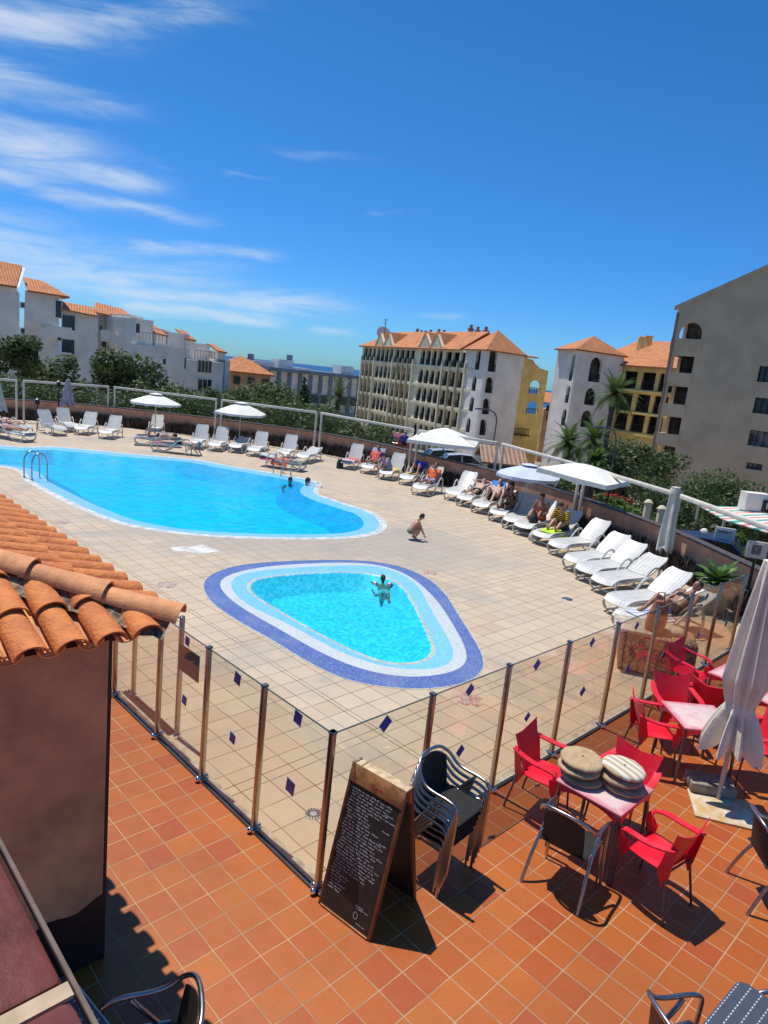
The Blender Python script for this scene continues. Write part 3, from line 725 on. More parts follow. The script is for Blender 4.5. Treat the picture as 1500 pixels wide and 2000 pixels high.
def red_chair(label, group):
    t = thing('red_chair', label, 'chair', (0, 0, 0), 0, group)
    rows = []
    for i in range(9):                        # back: waisted, with two raised corners
        v = i/8; row = []
        for j in range(11):
            u = (j-5)/5; hw = .185+.07*v**1.3+.02*(1-v)**2
            row.append(Vector((u*hw, -.19-.125*v+.045*u*u*(1-.3*v), .44+.375*v+.055*u*u*v**3-.02*(1-abs(u))*v**3)))
        rows.append(row)
    m = MB(); thick(m, rows, -.010); m.build('backrest', m_red, t)
    rows = []
    for i in range(9):
        v = i/8; row = []
        for j in range(9):
            u = (j-4)/4; hw = .17+.045*math.sin(pi*(.15+.7*v)); y = -.205+.43*v
            row.append(Vector((u*hw, y, .445-.02*(1-u*u)*math.sin(pi*v)-(.05*max(0, v-.8)/.2)**1-.012*abs(u)**3)))
        rows.append(row)
    m = MB(); thick(m, rows, .012); m.build('seat', m_red, t)
    for s_ in (-1, 1):
        m = MB()
        path = catmull([Vector((s_*x, y, z)) for x, y, z in ((.222, -.285, .70), (.252, -.20, .675), (.275, -.05, .650), (.278, .08, .645), (.262, .18, .625), (.238, .215, .57), (.222, .205, .50))], 4, False)
        rows = []
        for k, p in enumerate(path):
            f = k/(len(path)-1); wd = .036 if f < .6 else .036+.05*(f-.6); ax = Vector((1, 0, 0)) if f < .7 else Vector((0, 1, 0)).lerp(Vector((1, 0, 0)), max(0, 1-(f-.7)/.2))
            ax.normalize(); rows.append([p-ax*wd, p, p+ax*wd])
        thick(m, rows, .014 if s_ > 0 else .014)
        # front and rear side panels tapering down to the legs
        for (pts_) in ([(.232, .250, .545), (.225, .135, .53), (.212, .150, .40), (.217, .20, .30)], [(.215, -.285, .69), (.246, -.205, .665), (.215, -.15, .43), (.205, -.215, .30), (.19, -.25, .42)]):
            m.prism([(s_*x-.005, y, z) for x, y, z in pts_], (.012, 0, 0))
        m.build('armrest', m_red, t)
        m = MB(); m.tube([(s_*.215, .19, .42), (s_*.235, .225, .0)], [.0125, .011], 10); m.build('leg', m_grey, t)
        m = MB(); m.tube([(s_*.20, -.215, .42), (s_*.225, -.30, .0)], [.0125, .011], 10); m.build('leg', m_grey, t)
    m = MB(); m.tube([(-.215, .19, .415), (.215, .19, .415)], .010, 8); m.tube([(-.20, -.20, .405), (.20, -.20, .405)], .010, 8); m.build('seat_frame', m_grey, t)
    return t
GR = 'red plastic armchairs on the terrace'
def facing(c, tgt): return math.atan2(tgt[1]-c[1], tgt[0]-c[0])-pi/2
T1 = LJ(0, 0)*0+Vector((2.40, 5.93, 0)); T2 = Vector((4.06, 7.62, 0)); T3 = Vector((5.27, 9.02, 0)); T4 = Vector((5.45, 8.35, 0))
chairs = [((1.98, 6.50), -126, 'red plastic armchair by the glass fence, left of the cushion table'),
 ((2.72, 6.30), 135, 'red plastic armchair tucked behind the striped cushions'),
 ((2.76, 5.43), 37, 'red plastic armchair standing in full view at the near right of the cushion table'),
 ((3.60, 7.72), -94, 'red plastic armchair left of the middle table, turned side on'),
 ((4.07, 8.30), 177, 'red plastic armchair on the fence side of the middle table, back top visible'),
 ((4.83, 9.68), -140, 'red plastic armchair furthest up the glass fence beside the far table'),
 ((4.72, 8.60), -48, 'red plastic armchair between the middle and far tables, seen from behind'),
 ((4.72, 7.60), 92, 'red plastic armchair right of the big closed parasol')]
rc = None
for (x, y), rz, lab in chairs:
    if rc is None: rc = red_chair(lab, GR); rc.location = (x, y, 0); rc.rotation_euler = (0, 0, RAD(rz))
    else: dup(rc, (x, y, 0), RAD(rz), lab, GR)
m_ttop = bpy.data.materials.new('worn_red_table'); m_ttop.use_nodes = True; t_ = NT(m_ttop.node_tree); b = t_.n['Principled BSDF']
P = t_.new('ShaderNodeTexCoord').outputs['Object']; x, y, z = t_.sep(P)[:3]
r_ = t_.m('MAXIMUM', t_.m('ABSOLUTE', x), t_.m('ABSOLUTE', y))
wornf = t_.m('MULTIPLY', t_.ramp(t_.m('ADD', r_, t_.m('MULTIPLY', t_.noise(P, 6, 5, .7), .12)), .40, .30), t_.ramp(t_.noise(P, 5, 6, .65, 1.2), .32, .55, .55, 1))
t_.put(b.inputs['Base Color'], t_.mix(wornf, (.62, .20, .23), (.66, .50, .47))); b.inputs['Roughness'].default_value = .5
def red_table(label):
    t = thing('red_table', label, 'table', (0, 0, 0), 0, 'square red tables')
    m = MB(); m.bbox((0, 0, .718), (.68, .68, .024), .010); m.build('tabletop', m_ttop, t)
    for s_, r in ((1, 0), (-1, 0), (1, 90), (-1, 90)):
        m = MB(); R = Matrix.Rotation(RAD(r), 4, 'Z'); rows = []
        for i in range(13):
            u = -.30+.6*i/12; dep = .035+.07*abs(u/.30)**3
            rows.append([Vector((u, s_*.318, .71)), Vector((u, s_*.318, .71-dep))])
        thick(m, rows, .010); m.v = [R @ v for v in m.v]; m.build('apron', m_red, t)
    for sx in (-1, 1):
        for sy in (-1, 1):
            m = MB(); m.tube([(sx*.30, sy*.30, .70), (sx*.325, sy*.325, 0)], [.02, .017], 10); m.build('leg', m_grey, t)
    return t
rt = red_table('square red table carrying two piles of round cushions'); rt.location = T1; rt.rotation_euler = (0, 0, YAW)
dup(rt, T2, RAD(2), 'square red table with bleached top left of the big closed parasol')
dup(rt, T3, RAD(42), 'square red table furthest from the camera, half hidden by the closed parasol')
dup(rt, T4+Vector((.10, -.1, 0)), RAD(30), 'square red table at the right picture edge behind the closed parasol')
# aluminium armchairs
m_alu = mat('brushed_aluminium', (.44, .42, .41), .32, 1., var=.12, scale=20)
m_blk = mat('black_woven_sling', (.016, .015, .014), .6, var=.4, scale=60, bump=.6, bscale=160)
def wicker(name, c1, c2):
    m = bpy.data.materials.new(name); m.use_nodes = True; t = NT(m.node_tree); b = t.n['Principled BSDF']
    P = t.new('ShaderNodeTexCoord').outputs['Object']; x, y, z = t.sep(P)[:3]
    w1 = t.m('SINE', t.m('MULTIPLY', x, 420)); w2 = t.m('SINE', t.m('MULTIPLY', t.m('ADD', z, y), 300)); f = t.ramp(t.m('MULTIPLY', w1, w2), -.3, .6)
    t.put(b.inputs['Base Color'], t.mix(f, c1, c2)); b.inputs['Roughness'].default_value = .45
    bn = t.new('ShaderNodeBump'); bn.inputs['Strength'].default_value = .8; bn.inputs['Distance'].default_value = .004; t.put(bn.inputs['Height'], f); t.l.new(bn.outputs[0], b.inputs['Normal'])
    return m
m_wick = wicker('dark_brown_wicker', (.014, .010, .008), (.06, .04, .028))
def alu_chair(label, group, sling=None):
    sling = sling or m_blk
    t = thing('aluminium_armchair', label, 'chair', (0, 0, 0), 0, group)
    half = [(.285, .225, 0), (.275, .235, .30), (.268, .24, .57), (.266, .215, .645), (.268, .12, .67), (.268, -.04, .672), (.262, -.14, .70), (.238, -.215, .775), (.17, -.27, .835), (.07, -.292, .855)]
    full = [Vector(p) for p in half]+[Vector((-x, y, z)) for x, y, z in reversed(half)]
    m = MB(); m.tube(catmull(full, 5, False), .0155, 10); m.build('arm_frame', m_alu, t)
    for s_ in (-1, 1):
        m = MB(); m.tube(catmull([Vector((s_*x, y, z)) for x, y, z in ((.285, -.30, 0), (.27, -.20, .25), (.255, -.08, .45), (.25, .03, .60), (.262, .08, .655))], 4, False), .0165, 10); m.build('leg', m_alu, t)
        m = MB(); m.tube(catmull([Vector((s_*x, y, z)) for x, y, z in ((.262, .175, 0), (.256, .18, .30), (.25, .18, .46), (.248, .05, .462), (.245, -.15, .455))], 4, False), .0115, 8); m.build('leg', m_alu, t)
    rows = []
    for i in range(9):
        v = i/8; row = []
        for j in range(9):
            u = (j-4)/4; e = .235-(.03*max(0, abs(v-.5)-.38)/.12)
            row.append(Vector((u*e, -.21+.44*v, .455-.012*(1-u*u)*math.sin(pi*v)-.012*max(0, v-.85)/.15)))
        rows.append(row)
    m = MB(); thick(m, rows, .012); st = m.build('seat', sling, t)
    m = MB(); m.tube([rows[i][0] for i in range(9)]+[rows[8][j] for j in range(1, 8)]+[rows[i][8] for i in range(8, -1, -1)], .010, 8); m.build('seat_rim', m_blk, t)
    rows = []
    for i in range(9):
        v = i/8; row = []
        for j in range(11):
            u = (j-5)/5; z = .46+.375*v-.055*v*v*u*u-.015*u*u*v
            row.append(Vector((u*.205*(1-.06*v*v), -.215-.068*v+.055*u*u*(.5+.5*v), z)))
        rows.append(row)
    m = MB(); thick(m, rows, -.007); m.build('backrest', sling, t)
    return t
sx_, sy_ = .86, 5.40; srz = RAD(148)
GS = 'aluminium armchairs stacked beside the chalkboard'
ac = alu_chair('topmost aluminium armchair of the stack beside the chalkboard', GS)
ac.scale = (.95, .97, .98); ac.location = (sx_, sy_, .26); 
SC_RZ = RAD(-129.7); ac.rotation_euler = (0, 0, SC_RZ); bd = Vector((sin(SC_RZ), -cos(SC_RZ), 0))
names = ['second from the top', 'middle', 'second from the floor', 'lowest']
for k, nm_ in enumerate(names):
    dup(ac, (sx_+bd.x*.016*(k+1), sy_+bd.y*.016*(k+1), .26-.065*(k+1)), SC_RZ, nm_.replace('lowest', 'lowest').capitalize().lower()+' aluminium armchair of the stack beside the chalkboard', GS)
dup(ac, (1.99, 5.46, 0), RAD(-38), 'black sling aluminium armchair seen from behind at the cushion table', 'single aluminium armchairs').name = 'aluminium_armchair.010'
dup(ac, (3.93, 5.52, 0), RAD(-97), 'aluminium armchair holding a beige cushion, cut by the right picture edge', 'single aluminium armchairs')
wk = alu_chair('brown wicker and aluminium armchair at the bottom right metal table', 'wicker armchairs', m_wick); wk.name = 'wicker_armchair'; wk.location = (2.24, 3.42, 0); wk.rotation_euler = (0, 0, RAD(-75))
dup(wk, (-1.00, 3.06, 0), RAD(110), 'brown wicker and aluminium armchair at the bottom left metal table', 'wicker armchairs')
dup(wk, (3.02, 3.55, 0), RAD(95), 'wicker and aluminium armchair with its arm at the bottom right corner', 'wicker armchairs')
# round metal cafe tables with woven-look tops
m_mt = bpy.data.materials.new('woven_metal_top'); m_mt.use_nodes = True; t_ = NT(m_mt.node_tree); b = t_.n['Principled BSDF']
P = t_.new('ShaderNodeTexCoord').outputs['Object']; x, y, z = t_.sep(P)[:3]
fx = t_.m('ABSOLUTE', t_.m('SINE', t_.m('MULTIPLY', x, 48))); fy = t_.m('SINE', t_.m('MULTIPLY', y, 190))
ln = t_.m('MULTIPLY', t_.ramp(fx, .26, .14), t_.ramp(fy, -.3, .3, .0, 1))
t_.put(b.inputs['Base Color'], t_.mix(ln, (.13, .14, .16), (.80, .80, .80))); b.inputs['Metallic'].default_value = .6; b.inputs['Roughness'].default_value = .38
bn = t_.new('ShaderNodeBump'); bn.inputs['Strength'].default_value = .6; bn.inputs['Distance'].default_value = .004; t_.put(bn.inputs['Height'], t_.m('ADD', ln, t_.m('MULTIPLY', t_.noise(P, 60, 2), .3))); t_.l.new(bn.outputs[0], b.inputs['Normal'])
def metal_table(label, loc, rz):
    t = thing('metal_table', label, 'table', loc, rz, 'metal cafe tables')
    o = [(sx*(.33-.06)+.06*cos(a)*1, sy*(.33-.06)+.06*sin(a)) for sx, sy, a0 in ((1, 1, 0), (-1, 1, 90), (-1, -1, 180), (1, -1, 270)) for a in [RAD(a0+15*k) for k in range(7)]]
    m = MB(); m.prism([(x, y, .725) for x, y in o], (0, 0, .022)); m.build('tabletop', m_mt, t, False)
    m = MB(); m.tube([(x, y, .734) for x, y in o], .012, 8, closed=True); m.build('table_rim', m_alu, t, False)
    m = MB(); m.cyl((0, 0, .05), (0, 0, .72), .03); m.build('pedestal', m_alu, t, False)
    for k in range(4):
        m = MB(); a = RAD(45+90*k); m.tube([(0, 0, .09), (cos(a)*.28, sin(a)*.28, .02)], [.018, .014], 8); m.build('foot', m_alu, t, False)
    return t
metal_table('small metal cafe table with ribbed top at the bottom right corner', (2.63, 3.33, 0), RAD(-48))
metal_table('small sunlit metal cafe table at the bottom left behind the parapet', (-1.50, 2.86, 0), RAD(-38))
# cushions
m_c1 = mat('olive_beige_cushion', (.50, .35, .19), .9, var=.14, scale=14, bump=.3)
m_c2 = mat('brown_beige_cushion', (.42, .27, .16), .9, var=.16, scale=14, bump=.3)
m_c3 = bpy.data.materials.new('striped_cushion'); m_c3.use_nodes = True; t_ = NT(m_c3.node_tree); b = t_.n['Principled BSDF']
x, y, z = t_.sep(t_.new('ShaderNodeTexCoord').outputs['Object'])[:3]
f = t_.ramp(t_.m('SINE', t_.m('MULTIPLY', x, 75)), -.15, .15); t_.put(b.inputs['Base Color'], t_.mix(f, (.50, .36, .20), (.66, .63, .55))); b.inputs['Roughness'].default_value = .9
def cushion(label, loc, tilt, m_, group, r=.205, rz=0):
    mb = MB(); rnd = random.Random(hash(label) % 99); n = 36; prof = []
    for i in range(17):
        a = -pi/2+pi*i/16; prof.append((max(.001, cos(a))**.42, sin(a)))
    vs = []; fs = []
    for rr_, zz in prof:
        for k in range(n):
            an = 2*pi*k/n; cr_ = 1+.014*sin(an*13)*(abs(rr_) > .8)+.012*sin(an*3+1)
            q = rr_**1.0; zt = zz*.038*(1-.12*(1-q))+.004*sin(an*9)*q*(1-abs(zz))
            vs.append((r*q*cr_*cos(an), r*q*cr_*sin(an), zt+.038))
    for i in range(16):
        for k in range(n): fs.append((i*n+k, i*n+(k+1) % n, (i+1)*n+(k+1) % n, (i+1)*n+k))
    mb.add(vs, fs, smooth=True); o = mb.build('cushion', m_); o.location = loc; o.rotation_euler = (tilt[0], tilt[1], rz)
    return tag(o, label, 'cushion', group)
GC = 'round cushions piled on the red table'
cz = .735
for (bx, by, ms, nm_) in ((2.17, 5.98, (m_c2, m_c1, m_c1), 'left'), (2.55, 5.90, (m_c2, m_c2, m_c3), 'right')):
    for k in range(3):
        top_ = 'striped cream and tan' if (k == 2 and nm_ == 'right') else ('plain olive beige' if k == 2 else 'brown beige')
        pos = ('bottom', 'middle', 'top')[k]
        cushion(f'{top_} round cushion at the {pos} of the {nm_} pile', (bx+.012*(-1)**k-.01*k, by+.01*k, cz+.078*k), (.03*(k == 2)+.02*(-1)**k, .06*(k == 2)*(1 if nm_ == 'right' else -.3), 0), ms[k], GC, rz=RAD(35))
tag(cushion('x', (3.96, 5.5, .465), (.1, -.2), m_c1, None), 'beige cushion on the armchair at the right picture edge', 'cushion')
# ---------------------------------------------------------------- chalkboard
m_wood = mat('varnished_pine', (.50, .235, .085), .45, var=.3, scale=8, bump=.1)
m_wooddk = mat('red_brown_frame', (.20, .060, .025), .45, var=.3, scale=12)
m_slate = bpy.data.materials.new('chalkboard_slate'); m_slate.use_nodes = True; t_ = NT(m_slate.node_tree); b = t_.n['Principled BSDF']
P = t_.new('ShaderNodeTexCoord').outputs['Object']
f = t_.ramp(t_.noise(P, 5, 5, .6), .4, .75); f2 = t_.ramp(t_.noise(P, 150, 2, .7), .66, .74)
t_.put(b.inputs['Base Color'], t_.mix(t_.m('MULTIPLY', f2, .5), t_.mix(f, (.017, .015, .014), (.034, .030, .028)), (.25, .24, .24))); b.inputs['Roughness'].default_value = .55
m_chalk = mat('chalk', (.66, .66, .66), .95, var=.3, scale=50)
m_emb = mat('red_print', (.62, .09, .03), .6, var=.3, scale=40)
F1, F2, B2 = Vector((-.19, 4.89, 0)), Vector((.25, 4.55, 0)), Vector((.63, 5.04, 0))
F1 = g(622, 1763); F2 = g(722, 1840)
bw_ = (F2-F1).length; bx_ = (F2-F1).normalized(); by_ = Vector((-bx_.y, bx_.x, 0)); rzb = math.atan2(bx_.y, bx_.x)
cb = thing('chalkboard', 'wooden A-frame chalkboard covered in white handwriting at the fence corner', 'menu board', (F1+F2)/2, rzb)
Dp = .60; HB = 1.20
def panel(sgn):
    y0, y1 = (0, Dp/2-.03) if sgn > 0 else (Dp, Dp/2+.03)
    up = Vector((0, y1-y0, HB)).normalized(); R = Matrix(((1, 0, 0, 0), (0, up.z, up.y, y0), (0, -up.y if False else -up.y, up.z, 0), (0, 0, 0, 1)))
    T = Matrix.Translation((0, y0, 0)) @ Matrix.Rotation(-math.atan2(y1-y0, HB), 4, 'X')
    return T, math.hypot(HB, y1-y0)
for sgn, nm_ in ((1, 'front'), (-1, 'rear')):
    T, Lh = panel(sgn)
    m = MB(); m.box((0, 0, Lh/2-.06), (bw_-.05, .012, Lh-.13), T); m.build('slate', m_slate, cb, False)
    for s_ in (-1, 1):
        m = MB(); m.bbox((s_*(bw_/2-.012), .010, Lh/2), (.026, .034, Lh), .004, T); m.build('side_rail', m_wooddk, cb, False)
    m = MB(); m.bbox((0, 0, Lh-.075), (bw_-.0, .028, .15), .004, T); m.build('head_board', m_wood, cb, False)
    m = MB(); m.bbox((0, -.004*sgn, .012), (bw_-.052, .022, .014), .003, T); m.build('bottom_rail', m_wood, cb, False)
m = MB(); m.bbox((0, Dp/2, HB+.002), (bw_+.004, .085, .014), .003); m.box((-.5*bw_+.10, Dp/2, HB+.012), (.004, .08, .012)); m.build('ridge_cap', mat('pale_pine', (.66, .47, .27), .5, var=.2, scale=20), cb, False)
T, Lh = panel(1)
ck = MB(); rnd = random.Random(21); y_ = -.0085
def word(x, z, wd, h):
    h *= 1.15
    pts = [(x, z+rnd.uniform(0, h*.3))]; n = max(3, int(wd/.0085))
    for i in range(1, n+1): pts.append((x+wd*i/n+rnd.uniform(-.002, .002), z+(h if i % 2 else 0)*rnd.uniform(.45, 1.1)))
    for (a, c), (d, e) in zip(pts, pts[1:]):
        l = math.hypot(d-a, e-c); nx, nz = -(e-c)/l*.0019, (d-a)/l*.0019
        ck.add([(a-nx, y_, c-nz), (d-nx, y_, e-nz), (d+nx, y_, e+nz), (a+nx, y_, c+nz)], [(0, 1, 2, 3)], T)
for r in range(33):
    z = Lh-.195-r*.0265; x = -bw_/2+.055+.012*sin(r*.9); end = bw_/2-.06-(.14 if 3 < r < 12 and r % 5 != 0 else .0)*1.0-(.10*rnd.random())
    if r > 25: end -= .22
    if r in (4, 13, 20): end = bw_/2-.05
    while x < end:
        wd = rnd.uniform(.018, .07)
        if x+wd > end+.02: break
        word(x, z-.02*(x+bw_/2)*0, wd, .013); x += wd+rnd.uniform(.008, .018)
    if r in (2, 7, 11): word(bw_/2-.13, z-.01, .07, .013)
for (x, z, wd) in ((.075, .185, .085), (.085, .168, .065), (.16, .172, .05)): word(x, z, wd, .011); word(x, z+.001, wd, .010)
for k in range(18):
    a, c = 2*pi*k/18, 2*pi*(k+1)/18; ck.add([(.10+.022*cos(a), y_, .115+.03*sin(a)), (.10+.022*cos(c), y_, .115+.03*sin(c)), (.10+.018*cos(c), y_, .115+.026*sin(c)), (.10+.018*cos(a), y_, .115+.026*sin(a))], [(0, 1, 2, 3)], T)
word(.12, .06, .09, .008)
ck.build('chalk_writing', m_chalk, cb, False, normals=False)
em = MB(); y_ = -.0165; ck2 = ck; ck = em
for k in range(16):
    a, c = pi*k/16*1.2-.3, pi*(k+1)/16*1.2-.3; em.add([(.02+.05*cos(a), y_, Lh-.10+.045*sin(a)), (.02+.05*cos(c), y_, Lh-.10+.045*sin(c)), (.02+.046*cos(c), y_, Lh-.10+.040*sin(c)), (.02+.046*cos(a), y_, Lh-.10+.040*sin(a))], [(0, 1, 2, 3)], T)
for q in range(3): word(-.04, Lh-.112+.004*q, .12, .016)
em.build('printed_emblem', m_emb, cb, False, normals=False)
# ---------------------------------------------------------------- big closed parasol with its base slabs
m_canvas = mat('grey_white_canvas', (.78, .69, .55), .85, var=.10, scale=3, bump=.2, bscale=12)
m_pole = mat('cream_pole', (.55, .47, .38), .45, var=.12)
m_conc = mat('concrete_slab', (.33, .28, .21), .9, var=.3, scale=7, bump=.5)
m_marb = mat('stained_marble', (.62, .55, .42), .6, var=.3, scale=6, col2=(.50, .30, .10))
UB = Vector((4.16, 7.05, 0))
up_ = thing('closed_parasol', 'large closed grey canvas parasol tied with a cord above the red tables', 'parasol', UB)
m = MB(); m.cyl((0, 0, .03), (0, 0, 2.75), .026, n=14); m.build('pole', m_pole, up_, False)
def folded(z0, z1, tie, rtop, rmid, rtie, rbot, nf=8, seed=1, sq=.8, rows_=40):
    rnd = random.Random(seed); ph = [rnd.uniform(0, .5) for _ in range(nf)]; vs = []; n = nf*8; fs = []
    for i in range(rows_+1):
        f = i/rows_; z = z0+(z1-z0)*f
        if z < tie: r = rtie+(rbot-rtie)*((tie-z)/(tie-z0))**.6
        else:
            q = (z-tie)/(z1-tie); r = rtie+(rmid-rtie)*min(1, q*5)**.7 if q < .2 else rmid+(rtop-rmid)*((q-.2)/.8)**1.1
        for k in range(n):
            a = 2*pi*k/n; fold = .5+.5*cos(nf*a+1.1*sin(a*2+seed)+.6*sin(f*3)); depth = .42 if z > tie else .55
            rr_ = r*(1-depth*fold**.8*min(1, (1.05-f)*4)*(.35 if abs(z-tie) < .03 else 1))
            zz = z-(.10*(1-fold) if i == 0 else 0)*(1+.5*sin(a*3+seed)) - (.05*sin(a*2+seed) if i == 0 else 0)
            vs.append((rr_*cos(a), rr_*sin(a)*sq, zz))
    for i in range(rows_):
        for k in range(n): fs.append((i*n+k, i*n+(k+1) % n, (i+1)*n+(k+1) % n, (i+1)*n+k))
    fs.append(tuple(rows_*n+k for k in range(n)))
    return vs, fs
m = MB(); m.add(*folded(.70, 2.85, 1.16, .09, .25, .135, .36, 9, 3, .9), smooth=True); m.build('canopy', m_canvas, up_, False)
m = MB(); m.tube([(.10*cos(a), .09*sin(a), 1.12+.006*sin(3*a)) for a in [2*pi*k/24 for k in range(24)]], .008, 6, closed=True); m.build('cord', m_canvas, up_, False)
m = MB(); m.ball((0, 0, 2.76), .035); m.build('finial', m_pole, up_, False)
c0 = g(1402, 1598); slab = MB(); slab.bbox((0, 0, .012), (.66, .56, .022), .004)
o = slab.build('base_slab', m_marb, None); o.location = (4.12, 6.86, 0); o.rotation_euler = (0, 0, RAD(-14)); tag(o, 'rust stained pale marble slab under the big parasol base', 'slab')
b2_ = MB(); b2_.bbox((0, 0, .085), (.50, .30, .12), .008)
o = b2_.build('concrete_block', m_conc); o.location = (4.13, 7.22, 0); o.rotation_euler = (0, 0, RAD(-8)); tag(o, 'weathered concrete block weighting the big parasol base', 'block')
# ================================================================ buildings beyond the wall
class Face:
    def __init__(s, P0, P1):
        s.o = Vector((P0[0], P0[1], 0)); d = Vector((P1[0], P1[1], 0))-s.o; s.L = d.length; s.d = d.normalized()
        s.n = Vector((s.d.y, -s.d.x, 0)); s.n = s.n if s.n.dot(-s.o) > 0 else -s.n
    def px(s, x, y):
        r = ray(x, y); k = (s.o-Vector((0, 0, H))).dot(s.n)/r.dot(s.n); P = Vector((0, 0, H))+r*k
        return (P-s.o).dot(s.d), P.z
    def P(s, u, z, out=0.): return s.o+s.d*u+s.n*out+Vector((0, 0, z))
def fwall(mb, F, outl, holes, th=.3, out=0.):
    outl = list(outl)
    loops = [[Vector((u, z, 0)) for u, z in L] for L in [outl]+holes]
    tr = tessellate_polygon(loops); flat = [p for L in loops for p in L]
    mb.add([F.P(p.x, p.y, out) for p in flat], tr)
    mb.add([F.P(p.x, p.y, out-th) for p in flat], tr)
    for L in loops:
        n = len(L); vs = [F.P(p.x, p.y, out) for p in L]+[F.P(p.x, p.y, out-th) for p in L]
        mb.add(vs, [(i, (i+1) % n, n+(i+1) % n, n+i) for i in range(n)])
def rect(u, z, w_, h): return [(u-w_/2, z), (u+w_/2, z), (u+w_/2, z+h), (u-w_/2, z+h)]
def arch(u, z, w_, h, k=8):
    r = w_/2; rise = r*1.0; o = [(u-r, z), (u+r, z)]
    return o+[(u+r*cos(pi*i/k), z+h-rise+rise*sin(pi*i/k)) for i in range(k+1)]
m_bdark = mat('shaded_room', (.030, .026, .022), .8, var=.5, scale=.8)
m_bglass = mat('window_glass', (.035, .042, .05), .15, var=.4, scale=.9)
m_rail = mat('dark_railing', (.035, .022, .016), .6, var=.3)
m_bwhite = mat('white_render', (.86, .775, .67), .85, var=.10, scale=.5)
m_bcream = mat('cream_render', (.82, .73, .50), .85, var=.16, scale=.5)
m_byel = mat('ochre_render', (.92, .64, .22), .85, var=.14, scale=.5)
m_bbrown = mat('taupe_render', (.62, .44, .28), .9, var=.12, scale=.35, bump=.1, bscale=4)
m_bgrey = mat('blue_grey_render', (.20, .25, .32), .85, var=.15, scale=.5)
m_bsal = mat('salmon_house_render', (.56, .32, .20), .85, var=.15, scale=.5)
def rooftile(name, col, col2):
    m = bpy.data.materials.new(name); m.use_nodes = True; t = NT(m.node_tree); b = t.n['Principled BSDF']
    u = t.new('ShaderNodeUVMap').outputs[0]; x, y, _ = t.sep(u)[:3]
    P = t.new('ShaderNodeTexCoord').outputs['Object']
    rdg = t.m('SINE', t.m('MULTIPLY', x, 2*pi/.30)); crs = t.m('FRACT', t.m('DIVIDE', y, .42))
    wn = t.new('ShaderNodeTexWhiteNoise', noise_dimensions='2D'); t.put(wn.inputs['Vector'], t.comb(t.m('FLOOR', t.m('DIVIDE', x, .30)), t.m('FLOOR', t.m('DIVIDE', y, .42))))
    c = t.mix(wn.outputs['Value'], col, col2)
    c = t.mix(t.m('MULTIPLY', t.ramp(t.noise(P, .5, 5, .65), .45, .75), .5), c, (.30, .15, .09))
    c = t.mix(t.ramp(rdg, -.4, -1., 0, .45), c, (.16, .055, .03))
    c = t.mix(t.ramp(crs, .14, .0, 0, .4), c, (.16, .055, .03))
    t.put(b.inputs['Base Color'], c); b.inputs['Roughness'].default_value = .85
    bn = t.new('ShaderNodeBump'); bn.inputs['Strength'].default_value = .9; bn.inputs['Distance'].default_value = .06; t.put(bn.inputs['Height'], rdg); t.l.new(bn.outputs[0], b.inputs['Normal'])
    MATS[name] = m; return m
m_rt = rooftile('orange_roof_tiles', (.80, .33, .13), (.68, .24, .085))
def roofmesh(name, polys, parent, th=.18, mt=None):
    """polys: flat roof planes, each a list of points; the first edge is the eave"""
    mb = MB(); uvs = []
    for L in polys:
        L = [Vector(p) for p in L]; e = (L[1]-L[0]).normalized(); n = (L[1]-L[0]).cross(L[2]-L[0]).normalized(); n = n if n.z > 0 else -n
        up = n.cross(e); up = up if up.z > 0 else -up
        mb.add(L, [tuple(range(len(L)))]); mb.add([p-Vector((0, 0, th)) for p in L], [tuple(range(len(L)))])
        k = len(L); mb.add(L+[p-Vector((0, 0, th)) for p in L], [(i, (i+1) % k, k+(i+1) % k, k+i) for i in range(k)])
        for q in (L, L, [p for i in range(k) for p in (L[i], L[(i+1) % k], L[(i+1) % k], L[i])]): uvs += [((p-L[0]).dot(e), (p-L[0]).dot(up)) for p in q]
    o = mb.build(name, mt or m_rt, parent, normals=False)
    uv = o.data.uv_layers.new(name='UVMap')
    for i, c in enumerate(uvs): uv.data[i].uv = c
    return o
def opening(F, shape, parent, name, mroom, depth=1.3, rail=0, bars=0, out=0., th=.3, mframe=None):
    """one window or balcony: recessed back plane, jamb box, railing and frame bars"""
    us = [p[0] for p in shape]; zs = [p[1] for p in shape]; u0, u1, z0, z1 = min(us), max(us), min(zs), max(zs)
    m = MB(); m.cur = 0
    n = len(shape); vs = [F.P(u, z, out-th) for u, z in shape]+[F.P(u, z, out-th-depth) for u, z in shape]
    m.add(vs, [(i, (i+1) % n, n+(i+1) % n, n+i) for i in range(n)]+[tuple(range(n, 2*n))])
    if rail:
        m.cur = 1; y_ = out-.06
        def bar(a, b, r=.03):
            c = (a+b)/2; d = b-a; ang = math.atan2(F.d.y, F.d.x); hz = abs(d.z) < .01
            m.box(c, (d.length if hz else r*2, r*2, r*2 if hz else d.length), rz=ang)
        bar(F.P(u0, z0+rail, y_), F.P(u1, z0+rail, y_), .035); bar(F.P(u0, z0+.12, y_), F.P(u1, z0+.12, y_), .03)
        k = max(3, int((u1-u0)/.22))
        for i in range(k+1): q = u0+(u1-u0)*i/k; bar(F.P(q, z0, y_), F.P(q, z0+rail, y_), .028)
    if bars:
        m.cur = 2; ang = math.atan2(F.d.y, F.d.x)
        for i in range(bars+1):
            q = u0+(u1-u0)*i/bars; m.box(F.P(q, (z0+z1)/2, out-th+.02), (.07, .05, z1-z0), rz=ang)
        for z in (z0, z1): m.box(F.P((u0+u1)/2, z, out-th+.03), (u1-u0, .05, .07), rz=ang)
    return m.build(name, [mroom, m_rail, mframe or m_rail], parent)
